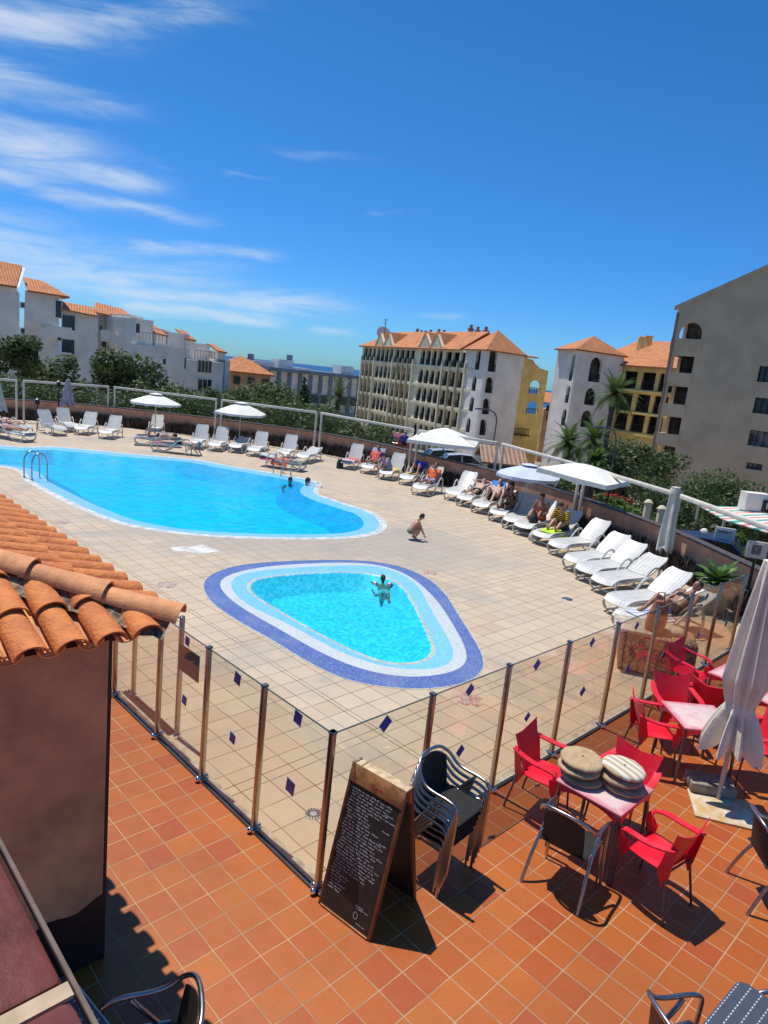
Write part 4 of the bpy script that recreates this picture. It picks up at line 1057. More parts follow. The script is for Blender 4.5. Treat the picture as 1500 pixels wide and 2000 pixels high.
# ---- curved apartment block with cream balconies ----
FA = Face((8.87, 95), (-6.84, 124)); FA.d = FA.d
cbk = thing('apartment_block', 'long cream balcony block with arched bays and orange tiled roof', 'building', (1, 109, -7))
pxu = lambda x, y=734: FA.px(x, y)[0]
zE = FA.px(848, 681)[1]; FL_ = 2.72; nfl = 7
uR, uL = -2.2, pxu(704, 730)
bays = [(pxu(764), pxu(731)), (pxu(861), pxu(816))]
wallm = MB(); holes = []; ops = []
segs = [(pxu(909), pxu(894)), (pxu(894), pxu(879)), (pxu(879), pxu(864))]
mid = [(pxu(806), pxu(796)), (pxu(796), pxu(786)), (pxu(786), pxu(776)), (pxu(776), pxu(766))]
lefts = [(pxu(730), pxu(722)), (pxu(722), pxu(714)), (pxu(714), pxu(706))]
zbase = zE-FL_*nfl
for k in range(6):
    z0 = zE-FL_*(k+1)+.25; top = (k == 0)
    for (a, b) in segs+mid+lefts:
        ops.append((rect((a+b)/2, z0+.0, (b-a)-.38, FL_-.62), 'balcony'))
    for (a, b) in bays:
        w_ = (b-a)/4
        for j in range(4): ops.append((arch(a+w_*(j+.5), z0, w_-.42, FL_-.55+(.15 if top else 0)), 'arch'))
ops = ops[:100+12]
fwall(wallm, FA, [(uR, zbase), (uL, zbase), (uL, zE), (uR, zE)], [o[0] for o in ops], .35)
ang = math.atan2(FA.d.y, FA.d.x)
for (a, b) in segs+mid+lefts:            # projecting pillars between balconies
    for q in (a, b): wallm.box(FA.P(q, (zbase+zE-1.7)/2+.0, .18), (.34, .36, zE-1.7-zbase), rz=ang)
for k in range(1, 7):
    wallm.box(FA.P((uR+uL)/2, zE-FL_*k+.10, .12), (uL-uR, .24, .42), rz=ang)
wallm.box(FA.P((uR+uL)/2+1.5, (zbase+zE)/2-.1, -3.9), (uL-uR-3.6, 5.0, zE-zbase-.3), rz=ang)
wallm.build('wall', m_bcream, cbk)
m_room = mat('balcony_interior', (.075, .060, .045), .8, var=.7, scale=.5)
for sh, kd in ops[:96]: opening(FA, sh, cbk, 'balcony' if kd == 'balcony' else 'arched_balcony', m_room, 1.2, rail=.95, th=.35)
gm = MB()
for (a, b) in bays:                       # twin gables over each arched bay
    c = (a+b)/2; gh = 2.3
    gm.prism([FA.P(a-.1, zE-.1, .42), FA.P(b+.1, zE-.1, .42), FA.P(b+.1, zE+.3, .42), FA.P((c+b)/2, zE+gh, .42), FA.P(c, zE+.6, .42), FA.P((a+c)/2, zE+gh, .42), FA.P(a-.1, zE+.3, .42)], FA.n*-.4)
gm.build('gable', m_bcream, cbk)
e = .6; dep = 8; rh = 2.9
rR = 1.2
roofmesh('roof', [[FA.P(rR, zE, e), FA.P(uL+e, zE, e), FA.P(uL-5, zE+rh, -4), FA.P(rR, zE+rh, -4)],
                  [FA.P(uL+e, zE, e), FA.P(uL+e, zE, -dep), FA.P(uL-5, zE+rh, -4)], [FA.P(uL+e, zE, -dep), FA.P(rR, zE, -dep), FA.P(rR, zE+rh, -4), FA.P(uL-5, zE+rh, -4)]], cbk)
for (a, b) in bays:
    c = (a+b)/2
    for p0, p1, pk in ((a, c, (a+c)/2), (c, b, (b+c)/2)):
        roofmesh('roof', [[FA.P(p0, zE+.1, .5), FA.P(p0, zE+.1, -4.5), FA.P(pk, zE+2.35, -4.5), FA.P(pk, zE+2.35, .5)], [FA.P(p1, zE+.1, .5), FA.P(p1, zE+.1, -4.5), FA.P(pk, zE+2.35, -4.5), FA.P(pk, zE+2.35, .5)]], cbk, .12)
FAr = Face(FA.P(uR, 0, -6), FA.P(uL, 0, -6))
m_chim = mat('brick_chimney', (.42, .20, .12), .9, var=.3, scale=2)
for x, y in ((815, 648), (823, 651), (831, 652), (841, 650), (857, 649), (867, 651), (920, 641), (933, 645), (949, 645)):
    u, z = FAr.px(x, y); m = MB(); m.box(FAr.P(u, z-1.3, 0), (.55, .55, 2.6), rz=ang); m.box(FAr.P(u, z-.1, 0), (.75, .75, .16), rz=ang); m.box(FAr.P(u, z+.25, 0), (.35, .35, .5), rz=ang)
    m.build('chimney', m_chim, cbk)
# dish and aerial on the far end
u, z = FAr.px(748, 655); ds = thing('satellite_dish', 'large white satellite dish on the far end of the balcony block roof', 'dish', FAr.P(u, z-1, 0))
m = MB(); pts = [(r*2.0, r*r*.55) for r in (0.001, .3, .55, .8, 1.0)]
m.lathe([(p[0]*.8, p[1]*.8) for p in pts+[(p[0], p[1]-.05) for p in reversed(pts)]], 20, Matrix.Translation(FAr.P(u, z, 0)) @ Matrix.Rotation(RAD(62), 4, 'X') @ Matrix.Rotation(RAD(30), 4, 'Y')); m.build('dish', m_bwhite, ds)
m = MB(); m.cyl(FAr.P(u-.4, z-2.2, 0), FAr.P(u-.4, z+.2, 0), .09); m.build('mount', m_rail, ds)
u, z = FAr.px(754, 622); an = thing('aerial', 'thin television aerial beside the satellite dish', 'aerial', FAr.P(u, z-3, 0))
m = MB(); m.cyl(FAr.P(u, z-4.5, 0), FAr.P(u, z, 0), .06); m.build('mast', m_grey, an)
m = MB(); m.cyl(FAr.P(u-.8, z-.3, 0), FAr.P(u+.8, z-.2, 0), .05); m.cyl(FAr.P(u-.5, z-.9, 0), FAr.P(u+.5, z-.8, 0), .05); m.build('antenna', m_grey, an)
# ---- white towers ----
def tower(name, label, C, E, D, zt, zb, lo, ro_, apex, split=None, wl=1.25, wr=1.6):
    T_ = thing(name, label, 'building', (C[0], C[1], zb)); Fl = Face(E, C); Fr = Face(C, D)
    # keep the u axis running left to right
    m = MB(); hl, hr = [], []
    for (x, y, w_, h) in lo: u, z = Fl.px(x, y); hl.append(arch(u, z-h/2, w_, h))
    for (x, y, w_, h) in ro_: u, z = Fr.px(x, y); hr.append(arch(u, z-h/2, w_, h))
    fwall(m, Fl, [(0, zb), (Fl.L, zb), (Fl.L, zt), (0, zt)], hl, .35); fwall(m, Fr, [(0, zb), (Fr.L, zb), (Fr.L, zt), (0, zt)], hr, .35)
    far = Vector((E[0]+D[0]-C[0], E[1]+D[1]-C[1], 0))
    F3 = Face(D, (far.x, far.y)); F4 = Face(E, (far.x, far.y))
    fwall(m, F3, [(0, zb), (F3.L, zb), (F3.L, zt), (0, zt)], [], .3); fwall(m, F4, [(0, zb), (F4.L, zb), (F4.L, zt), (0, zt)], [], .3)
    m.build('wall', m_bwhite, T_)
    for F, hs_ in ((Fl, hl), (Fr, hr)):
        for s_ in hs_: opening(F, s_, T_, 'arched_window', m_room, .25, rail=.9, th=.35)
    Cc = Vector((C[0], C[1], zt)); Ee = Vector((E[0], E[1], zt)); Dd = Vector((D[0], D[1], zt)); Ff = Vector((far.x, far.y, zt)); cen = (Ee+Dd)/2
    ex = lambda p: cen+(p-cen)*1.17
    A_ = Vector((cen.x, cen.y, apex)); c4 = [ex(Ee), ex(Cc), ex(Dd), ex(Ff)]
    roofmesh('roof', [[c4[0], c4[1], A_], [c4[1], c4[2], A_], [c4[2], c4[3], A_], [c4[3], c4[0], A_]], T_, .16)
    m = MB(); m.box((cen.x, cen.y, zt-.12), (1, 1, .1)); 
    return T_
ztA = at(953, 683, 90).z; zbA = -7.5
tower('white_tower', 'tall white tower with hipped orange roof at the right end of the balcony block', (11.05, 90), (8.95, 94.8), (16.3, 94.2), ztA, zbA,
      [(933.5, 702, 1.15, 2.7), (926, 749, 1.05, 1.95), (921, 789, 1.05, 1.95), (914.5, 830, 1.05, 1.95)],
      [(962.5, 704, 1.45, 2.9), (955.5, 752, 1.45, 2.1), (949, 793.5, 1.45, 2.1), (942.5, 834.5, 1.45, 2.1)], at(981, 645, 94).z)
ztB = at(1128, 682, 85).z
tower('white_tower', 'white tower with three tall arched windows and orange hipped roof left of the ochre block', (21.3, 85), (19.95, 88.9), (27.8, 88.4), ztB, zbA,
      [(1118, 718, .9, 3.2), (1109, 770, .9, 2.1), (1101, 815, .9, 2.1)],
      [(1163, 722, 1.9, 3.0), (1153, 774.5, 1.7, 2.1), (1145.5, 818, 1.7, 2.1)], at(1155, 657, 90).z)
# ---- ochre wing behind the first tower ----
FW = Face((15.0, 98), (23.2, 99.6)); wg = thing('ochre_wing', 'ochre yellow wing with stepped curved gable behind the first white tower', 'building', FW.P(3, -7))
ol = [FW.px(x, y) for x, y in ((1068, 724), (1056, 720), (1047, 712), (1041, 703), (1030, 699), (1022, 692))]
ul = FW.px(1020, 700)[0]-3; ur = FW.px(1066, 760)[0]
sh = [(ul, -7.5), (ur, -7.5), (ur, ol[0][1])]+[(min(u, ur-.05*(i+1)), z) for i, (u, z) in enumerate(ol[1:])]+[(ul, ol[-1][1])]
hs_ = []
for x, y, w_, h in ((1045, 756, 1.6, 1.9), (1040, 796, 1.6, 1.9)): u, z = FW.px(x, y); hs_.append(arch(u, z-h/2, w_, h))
m = MB(); fwall(m, FW, sh, hs_, .4); m.build('wall', m_byel, wg)
m = MB(); fwall(m, FW, [(ul, -7.5), (ur-6.2, -7.5), (ur-6.2, ol[-1][1]), (ul, ol[-1][1])], [], .4, -6); m.build('wall', m_byel, wg)
for s_ in hs_:
    us = [p[0] for p in s_]; z0 = s_[0][1]; m = MB()
    for i in range(7): q = min(us)+(max(us)-min(us))*i/6; m.box(FW.P(q, z0+.4, .05), (.08, .08, .8), rz=math.atan2(FW.d.y, FW.d.x))
    m.box(FW.P(sum((min(us), max(us)))/2, z0+.82, .05), (max(us)-min(us), .1, .08), rz=math.atan2(FW.d.y, FW.d.x)); m.build('balcony_rail', m_rail, wg)
u, z = FW.px(1015, 842); m = MB()
for i in range(9): m.box(FW.P(u-1+.25*i, z, .9), (.07, .07, .9), rz=0)
m.box(FW.P(u, z+.45, .9), (2.3, .1, .1), rz=math.atan2(FW.d.y, FW.d.x)); m.box(FW.P(u, z-.5, .45), (2.5, 1.1, .15), rz=math.atan2(FW.d.y, FW.d.x)); m.build('balcony', m_rail, wg)
zz = at(1035, 688, 99).z
roofmesh('roof', [[FW.P(ul, zz-.6, .5), FW.P(FW.px(1050, 694)[0], zz-.6, .5), FW.P(ul, zz+.3, -4)]], wg)
# ---- ochre block with balconies behind palms ----
FO = Face((27.0, 90.5), (33.0, 83.0)); ob = thing('ochre_block', 'ochre apartment block with balconies and orange roofs between tower and taupe building', 'building', FO.P(4, -6))
zO = FO.px(1262, 716)[1]; m = MB(); hs_ = []; kinds = []
for k, (yb) in enumerate((762, 806, 847)):
    for x0, x1 in ((1214-k*9, 1240-k*10), (1250-k*11, 1276-k*11), (1284-k*11, 1312-k*11)):
        u0, z0 = FO.px(x0, yb); u1, _ = FO.px(x1, yb); z0 = FO.px(1262, yb)[1]; u0 = max(.3, u0)
        if u1-u0 > .8: hs_.append([(u0, z0), (u1, z0), (u1, z0+2.15), (u0, z0+2.15)])
fwall(m, FO, [(0, -7), (FO.L+5, -7), (FO.L+5, zO), (0, zO)], hs_, .3); m.box(FO.P(FO.L/2+2, (zO-7)/2, -5.5), (FO.L+4, 8, zO+6.6), rz=math.atan2(FO.d.y, FO.d.x))
for yb in (764, 808, 850): z0 = FO.px(1262, yb)[1]; m.box(FO.P(FO.L/2, z0-.1, .35), (FO.L, .7, .22), rz=math.atan2(FO.d.y, FO.d.x))
m.build('wall', m_byel, ob)
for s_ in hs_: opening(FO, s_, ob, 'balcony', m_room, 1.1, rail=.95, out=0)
e0_, e1_ = FO.P(-.8, zO, .9), FO.P(FO.L+4, zO, .9)
roofmesh('roof', [[e0_, e1_, FO.P(FO.L+4, zO+3.4, -5.5), FO.P(3.0, zO+3.4, -5.5)], [e0_, FO.P(-.8, zO, -9), FO.P(3., zO+3.4, -5.5)]], ob)
FO2 = Face(FO.P(-2, 0, -7), FO.P(8, 0, -7)); zr = zO+3.9
roofmesh('roof', [[FO2.P(-3, zr-2.6, 2), FO2.P(12, zr-2.6, 2), FO2.P(12, zr+.1, -3), FO2.P(-1, zr+.1, -3)]], ob)
for x, y in ((1263, 663), (1275, 661)):
    u, z = FO2.px(x, y); m = MB(); m.box(FO2.P(u, z-1.6, 1), (.8, .7, 3.2), rz=math.atan2(FO.d.y, FO.d.x)); m.box(FO2.P(u, z+.1, 1), (1.0, .9, .2), rz=0); m.build('chimney', m_byel, ob)
# ---- taupe gable building at the right ----
TL, TR = Vector((24.6, 66.3)), Vector((31.75, 60.2)); FT = Face(TL, TL+(TR-TL)*2.4)
tb = thing('taupe_building', 'large taupe building with a sloping gable wall at the right edge', 'building', (32, 60, -5))
top = [FT.px(1322, 600), FT.px(1500, 520)]; sl_ = (top[1][1]-top[0][1])/(top[1][0]-top[0][0]); uend = 22
hs_ = []; wn_ = []
def addw(x, y, w_, h, ar=False):
    u, z = FT.px(x, y); s_ = (arch if ar else rect)(u, z-h/2, w_, h); hs_.append(s_); return s_
wins = [addw(1497, 731, 1.35, 1.35), addw(1491, 793, 1.55, 1.35), addw(1483, 857, 1.75, 1.35), addw(1473, 911, 1.3, .55)]
balc = [addw(1349, 646, 2.1, 1.5, True)]
for (x, y, w_, h) in ((1333, 712, 1.9, 1.55), (1321, 772, 1.85, 1.65), (1309, 831, 1.85, 1.65), (1297, 888, 1.85, 1.7)): balc.append(addw(x, y, w_, h))
edge_u = min(min(p[0] for p in s_) for s_ in balc)-.35
zt0 = top[0][1]+(edge_u-top[0][0])*0
m = MB(); fwall(m, FT, [(edge_u, -6.5), (uend, -6.5), (uend, top[0][1]+(uend-top[0][0])*sl_), (max(edge_u+.2, top[0][0]), top[0][1]), (edge_u, top[0][1]-.5)], hs_, .3)
FTs = Face(FT.P(edge_u, 0), FT.P(edge_u, 0, -9)); FTs.n = -FT.d; FTs.d = -FT.n
hs2 = []
for k, s_ in enumerate(balc):
    z0 = s_[0][1]; h = max(p[1] for p in s_)-z0; hs2.append([(.5, z0), (2.6, z0), (2.6, z0+h), (.5, z0+h)])
fwall(m, FTs, [(0, -6.5), (9, -6.5), (9, top[0][1]-.5), (0, top[0][1]-.5)], hs2, .3)
for s_ in balc:
    z0 = s_[0][1]; c = (s_[0][0]+s_[1][0])/2; m.box(FT.P(c, z0-.45, .02), (s_[1][0]-s_[0][0]+.30, .10, .95), rz=math.atan2(FT.d.y, FT.d.x))
    m.box(FT.P(edge_u-.02, z0-.45, -1.6), (.12, 3.0, .95), rz=math.atan2(FT.d.y, FT.d.x))
    m.box(FT.P(edge_u+1.6, z0-1.0, -1.6), (3.0, 2.8, .14), rz=math.atan2(FT.d.y, FT.d.x)); BK = MB(); BK.box(FT.P(edge_u+3.0, z0+.8, -1.6), (.2, 2.6, 1.9), rz=math.atan2(FT.d.y, FT.d.x)); BK.box(FT.P(edge_u+1.6, z0+.9, -2.9), (2.7, .15, 1.9), rz=math.atan2(FT.d.y, FT.d.x)); BK.build('balcony_back', m_room, tb)
m.build('wall', m_bbrown, tb)
m_curt = mat('net_curtain', (.22, .20, .20), .8, var=.6, scale=1.2)
for i, s_ in enumerate(wins): opening(FT, s_, tb, 'window', m_bglass if i < 2 else m_curt, .12, bars=3, th=.3)
m = MB(); u, z = FT.px(1290, 915)
for i in range(7): m.lathe([(.09, 0), (.13, .15), (.06, .3), (.12, .5), (.06, .62), (.09, .7)], 8, Matrix.Translation(FT.P(u-.9+.3*i, z-.45, .15)))
m.box(FT.P(u, z+.32, .15), (2.2, .25, .12), rz=math.atan2(FT.d.y, FT.d.x)); m.build('balustrade', m_bwhite, tb)
m = MB()
for i, (a, b) in enumerate(((0, 0),)):
    for k in range(int((uend-top[0][0])/.4)):
        uu = top[0][0]+.4*k
    m.prism([FT.P(top[0][0]-.15, top[0][1]-.25, .12), FT.P(uend, top[0][1]+(uend-top[0][0])*sl_-.25, .12), FT.P(uend, top[0][1]+(uend-top[0][0])*sl_+.10, .12), FT.P(top[0][0]-.15, top[0][1]+.10, .12)], FT.n*-.5)
m.build('verge', m_bbrown, tb)
# ---- white terraces at the left ----
m_bwsh = m_bwhite
FX = Face((-41, 74), (-30.5, 82)); FXa = FX
w1 = thing('white_apartments', 'white apartment house with outside stairs and orange gable roofs at the left edge', 'building', (-38, 78, -5))
def pxs(F, pts): return [F.px(x, y) for x, y in pts]
FA1 = Face((-45, 70.5), (-37.6, 76)); 
m = MB()
o1 = pxs(FA1, ((-30, 720), (38, 720), (38, 573), (29, 560), (-30, 552)))
o1 = [(u, (-5.5 if i in (0, 1) else z)) for i, (u, z) in enumerate(o1)]
sq_ = []
for x, y in ((44, 596), (44, 646)): pass
fwall(m, FA1, o1, [], .4)
FB1 = Face((-38.3, 78.5), (-31.2, 83.5)); o2 = pxs(FB1, ((40, 720), (116, 720), (116, 576), (50, 567)))
o2 = [(u, (-5.5 if i in (0, 1) else z)) for i, (u, z) in enumerate(o2)]
hB = []
for x, y, w_, h in ((114, 603, .5, 1.7),):
    u, z = FB1.px(x, y); 
fwall(m, FB1, o2, [], .4)
# stair flights and landing parapets
def pband(mb, F, pts, th, out): mb.prism([F.P(*F.px(x, y), out) for x, y in pts], F.n*-th)
pband(m, FA1, ((42, 602), (62, 603), (60, 630), (42, 626)), .2, 2.0)
pband(m, FB1, ((58, 603), (98, 628), (110, 636), (80, 640), (56, 628)), .2, 2.2)
pband(m, FB1, ((42, 652), (60, 652), (86, 635), (132, 640), (132, 661), (92, 656), (62, 674), (42, 672)), .2, 2.6)
pband(m, FB1, ((90, 684), (132, 688), (132, 700), (90, 696)), .2, 2.4)
m.build('wall', m_bwhite, w1)
def darkbox(F, x, y, w_, h, par, nm_='window', bars=0, out=.03):
    u, z = F.px(x, y); m = MB(); a = math.atan2(F.d.y, F.d.x)
    m.cur = 0; m.box(F.P(u, z, out-.04), (w_, .14, h), rz=a); m.cur = 1
    for s_ in (-1, 1): m.box(F.P(u+s_*w_/2, z, out), (.09, .20, h+.09), rz=a)
    for s_ in (-1, 1): m.box(F.P(u, z+s_*h/2, out), (w_, .20, .09), rz=a)
    for i in range(bars): m.box(F.P(u-w_/2+w_*(i+1)/(bars+1), z, out+.01), (.05, .16, h), rz=a)
    return m.build(nm_, [m_bglass, m_bwhite], par)
for x, y, w_, h in ((44.5, 596, .45, .55), (44.5, 646, .45, .55), (27, 697, .3, .3)): darkbox(FA1, x, y, w_, h, w1)
for x, y, w_, h in ((114, 604, .7, 1.9), (116, 661, .5, .5)): darkbox(FB1, x, y, w_, h, w1)
for x, y, w_, h in ((60, 690, 1.6, 2.0),): darkbox(FB1, x, y, w_, h, w1, 'doorway')
zr1 = FA1.px(28, 559)[1]; a_, b_ = FA1.px(-40, 556)[0], FA1.px(30, 560)[0]; zpk = FA1.px(36, 511)[1]
roofmesh('roof', [[FA1.P(a_, zr1, .6), FA1.P(b_, zr1, .6), FA1.P(b_+1.2, zpk, -4), FA1.P(a_, zpk+.2, -4)]], w1)
m = MB(); m.prism([FA1.P(b_, zr1-.1, .4), FA1.P(b_+.3, zr1-.2, -8.4), FA1.P(b_+1.2, zpk-.2, -4)], FA1.d*.3); m.build('gable', m_bwhite, w1)
zr2 = FB1.px(100, 573)[1]; a_, b_ = FB1.px(52, 568)[0], FB1.px(134, 580)[0]
roofmesh('roof', [[FB1.P(a_, zr2-.02, .7), FB1.P(b_, zr2-.1, .7), FB1.P(b_-2.2, zr2+1.4, -3), FB1.P(a_, zr2+1.5, -3)], [FB1.P(b_, zr2-.1, .7), FB1.P(b_, zr2-.1, -5), FB1.P(b_-2.2, zr2+1.4, -3)]], w1)
# second house
FC = Face((-31.5, 82), (-26.3, 84.5)); w2 = thing('white_apartments', 'white apartment house with long low orange roof behind the big left tree', 'building', (-28, 84, -5))
m = MB(); o = pxs(FC, ((121, 720), (192, 720), (192, 616), (121, 606))); o = [(u, (-5.5 if i in (0, 1) else z)) for i, (u, z) in enumerate(o)]
fwall(m, FC, o, [], 6)
FD = Face((-26.6, 88), (-20.5, 91)); o = pxs(FD, ((190, 720), (268, 720), (268, 622), (190, 612))); o = [(u, (-5.5 if i in (0, 1) else z)) for i, (u, z) in enumerate(o)]
fwall(m, FD, o, [], 5)
pband(m, FD, ((194, 645), (213, 645), (213, 668), (194, 666)), .2, 3.2); pband(m, FD, ((213, 646), (250, 672), (250, 690), (213, 666)), .2, 3.0); pband(m, FD, ((194, 690), (224, 692), (222, 712), (194, 710)), .2, 3.2)
m.build('wall', m_bwhite, w2)
for x, y, w_, h in ((134, 630, 1.4, 1.7), (133, 677, 1.4, 1.7)): darkbox(FC, x, y, w_, h, w2)
for x, y, w_, h in ((197, 640, .35, .6), (197, 685, .35, .4), (266, 641, .5, 1.1)): darkbox(FD, x, y, w_, h, w2)
for x, y, w_, h in ((210, 678, 1.4, 1.4), (209, 725, 1.4, 1.8)): darkbox(FD, x, y, w_, h, w2, 'doorway')
zc = FC.px(150, 611)[1]; a_, b_ = FC.px(118, 608)[0], FC.px(190, 615)[0]
roofmesh('roof', [[FC.P(a_, zc+.25, .7), FC.P(b_, zc-.05, .7), FC.P(b_-.5, zc+1.0, -3), FC.P(a_-.3, zc+1.2, -3)]], w2)
zd = FD.px(230, 620)[1]; a_, b_ = FD.px(188, 614)[0], FD.px(268, 623)[0]
roofmesh('roof', [[FD.P(a_-.4, zd+.3, 1.0), FD.P(b_, zd-.1, 1.0), FD.P(b_-1.5, zd+1.2, -3), FD.P(a_, zd+1.6, -3)]], w2)
# stepped terraces
FE = Face((-23, 90), (-17.5, 98)); w3 = thing('white_apartments', 'stepped white terrace building with roof gardens and balconies right of the big left tree', 'building', (-20, 94, -5))
m = MB()
def blk(mb, F, x0, x1, yt, out, dep_, zb=-6):
    u0, z = F.px(x0, yt); u1, _ = F.px(x1, yt); mb.box(F.P((u0+u1)/2, (z+zb)/2, out-dep_/2), (u1-u0, dep_, z-zb), rz=math.atan2(F.d.y, F.d.x))
    return u0, u1, z
blk(m, FE, 262, 330, 672, 3.0, 4); blk(m, FE, 268, 300, 622, 0, 6); blk(m, FE, 296, 338, 640, -.6, 6); blk(m, FE, 326, 368, 648, .2, 6)
blk(m, FE, 330, 415, 698, 2.2, 5); blk(m, FE, 366, 420, 668, -1.0, 6); blk(m, FE, 412, 446, 700, .4, 5); blk(m, FE, 274, 290, 616, -2, 4); blk(m, FE, 300, 320, 620, -4, 4)
m.build('wall', m_bwhite, w3)
FE2 = Face(FE.P(0, 0, 3.02), FE.P(FE.L, 0, 3.02)); FE3 = Face(FE.P(0, 0, 2.22), FE.P(FE.L, 0, 2.22)); FE4 = Face(FE.P(0, 0, .02), FE.P(FE.L, 0, .02)); FE5 = Face(FE.P(0, 0, .22), FE.P(FE.L, 0, .22))
for F, x, y, w_, h, b_ in ((FE3, 349, 708, 2.0, 1.4, 0), (FE3, 399, 716, 2.2, 1.5, 3), (FE3, 399, 752, 2.2, 1.5, 2), (FE3, 346, 752, 1.8, 1.3, 0), (FE4, 268, 641, .6, 1.1, 0), (FE2, 320, 706, .5, .7, 0)): darkbox(F, x, y, w_, h, w3, 'window', b_)
for x0, x1, y0, y1 in ((300, 322, 636, 650), (358, 378, 646, 660), (420, 438, 674, 684)):
    u0, z0 = FE.px(x0, y1); u1, z1 = FE.px(x1, y1); zt_ = FE.px((x0+x1)/2, y0)[1]
    roofmesh('roof', [[FE.P(u0, z0, .6), FE.P(u1, z0-.1, .6), FE.P(u1-.2, zt_, -1.6), FE.P(u0, zt_+.1, -1.6)]], w3)
    mq = MB(); mq.box(FE.P((u0+u1)/2, (z0-.15-6)/2, -.9), (u1-u0-.2, 2.6, z0-.15+6), rz=math.atan2(FE.d.y, FE.d.x)); mq.prism([FE.P(u1-.15, z0-.2, .35), FE.P(u1-.15, z0-.2, -2.2), FE.P(u1-.15, zt_-.1, -1.6)], FE.d*.15); mq.build('wall', m_bwhite, w3)
for x, y, wd in ((295, 660, 3), (352, 690, 2.5), (400, 694, 3)):
    F = FE3; u, z = F.px(x, y); m = MB(); a = math.atan2(F.d.y, F.d.x)
    for i in range(8): m.box(F.P(u-wd/2+wd*i/7, z+.1, 0), (.05, .05, .8), rz=a)
    m.box(F.P(u, z+.5, 0), (wd, .07, .07), rz=a); m.build('terrace_rail', m_alu, w3)
# ---- distant blue grey hotel and orange houses ----
FG = Face((-30, 172), (-6, 188)); FG = Face((-28, 150), (-3.0, 168)); bg_ = thing('blue_grey_hotel', 'long low white hotel with blue grey pilasters below the sea', 'building', (-14, 160, -10))
ol = [FG.px(524, 718), FG.px(702, 740)]
u0, z0 = ol[0]; u1, z1 = ol[1]; zt_ = (z0+z1)/2
m = MB(); m.box(FG.P((u0+u1)/2, (zt_-24)/2, -6), (u1-u0, 12, zt_+24), rz=math.atan2(FG.d.y, FG.d.x)); m.build('wall', m_bwhite, bg_)
m = MB(); n_ = 9
for i in range(n_+1): m.box(FG.P(u0+(u1-u0)*i/n_, zt_-4.5, .1), (.9, .4, 10), rz=math.atan2(FG.d.y, FG.d.x))
m.box(FG.P((u0+u1)/2, zt_+.1, -5), (u1-u0+1, 13, .8), rz=math.atan2(FG.d.y, FG.d.x)); m.box(FG.P((u0+u1)/2, zt_-13, .3), (u1-u0, .8, 9), rz=math.atan2(FG.d.y, FG.d.x)); m.build('pilasters', m_bgrey, bg_)
for i in range(3, n_): darkbox(FG, 0, 0, 2.3, 1.6, bg_) if False else None
for i in range(n_):
    u = u0+(u1-u0)*(i+.5)/n_
    if i < 3: continue
    m = MB(); m.box(FG.P(u, zt_-5.8, .15), (2.0, .3, 1.7), rz=math.atan2(FG.d.y, FG.d.x)); m.box(FG.P(u, zt_-4.8, .35), (2.4, .5, .15), rz=math.atan2(FG.d.y, FG.d.x)); m.build('window', m_bglass, bg_)
m = MB()
for x0, x1, y0, dd in ((560, 590, 703, 6), (507, 548, 705, 5), (676, 700, 715, 4), (575, 640, 718, 9)):
    ua, za = FG.px(x0, y0); ub, _ = FG.px(x1, y0); m.box(FG.P((ua+ub)/2, (za+zt_-2)/2, -dd), (ub-ua, 4, za-zt_+2), rz=math.atan2(FG.d.y, FG.d.x))
m.build('roof_house', m_bwhite, bg_)
for x, y0 in ((509, 693), (586, 695)):
    u, z = FG.px(x, y0); m = MB(); m.box(FG.P(u, z-2, -5), (1.2, 1.2, 4), rz=0); m.build('chimney', m_bgrey, bg_)
for k, (x, y, Yd, wd, lab) in enumerate(((487, 705, 128, 8.5, 'salmon house with orange hipped roof beside the white terraces'), (470, 697, 140, 9, 'small salmon house with pale gable furthest back beside the sea'))):
    c = at(x, y, Yd); t = thing('salmon_house', lab, 'building', (c.x, c.y, -10))
    m = MB(); m.box((c.x, c.y, (c.z-2-14)/2), (wd*.85, 8, c.z-2+14), rz=.3); m.build('wall', m_bsal, t)
    q = [Vector((c.x, c.y, 0))+Matrix.Rotation(.3, 3, 'Z') @ Vector((sx*wd/2, sy*4.8, c.z-2)) for sx, sy in ((-1, -1), (1, -1), (1, 1), (-1, 1))]; A_ = Vector((c.x, c.y, c.z+.3))
    roofmesh('roof', [[q[i], q[(i+1) % 4], A_] for i in range(4)], t, .3)
    for i in range(3):
        m = MB(); p = (q[0]+q[1])/2+(q[1]-q[0])*((i-1)*.3); m.box((p.x, p.y+.55, c.z-3.6), (1.2, .2, 1.4), rz=.3); m.build('window', m_bglass, t)
# houses glimpsed between the two towers
c = at(1076, 800, 108); t = thing('salmon_house', 'small salmon house with orange roof glimpsed between the two white towers', 'building', (c.x+.8, c.y, -8))
m = MB(); m.box((c.x+2.2, c.y+3, (c.z-8)/2), (6.5, 6, c.z+8)); m.build('wall', m_bsal, t)
zt_ = at(1074, 772, 108).z; ze = at(1070, 786, 108).z
roofmesh('roof', [[(c.x-1.6, c.y-.6, ze), (c.x+6, c.y-.6, ze), (c.x+5, c.y+4, zt_+.4), (c.x-.6, c.y+4, zt_+.4)]], t)
for y in (797, 815): p = at(1071, y, 107.9); m = MB(); m.box((p.x+.5, 107.9, p.z), (1.6, .25, .9)); m.build('window', m_bglass, t)
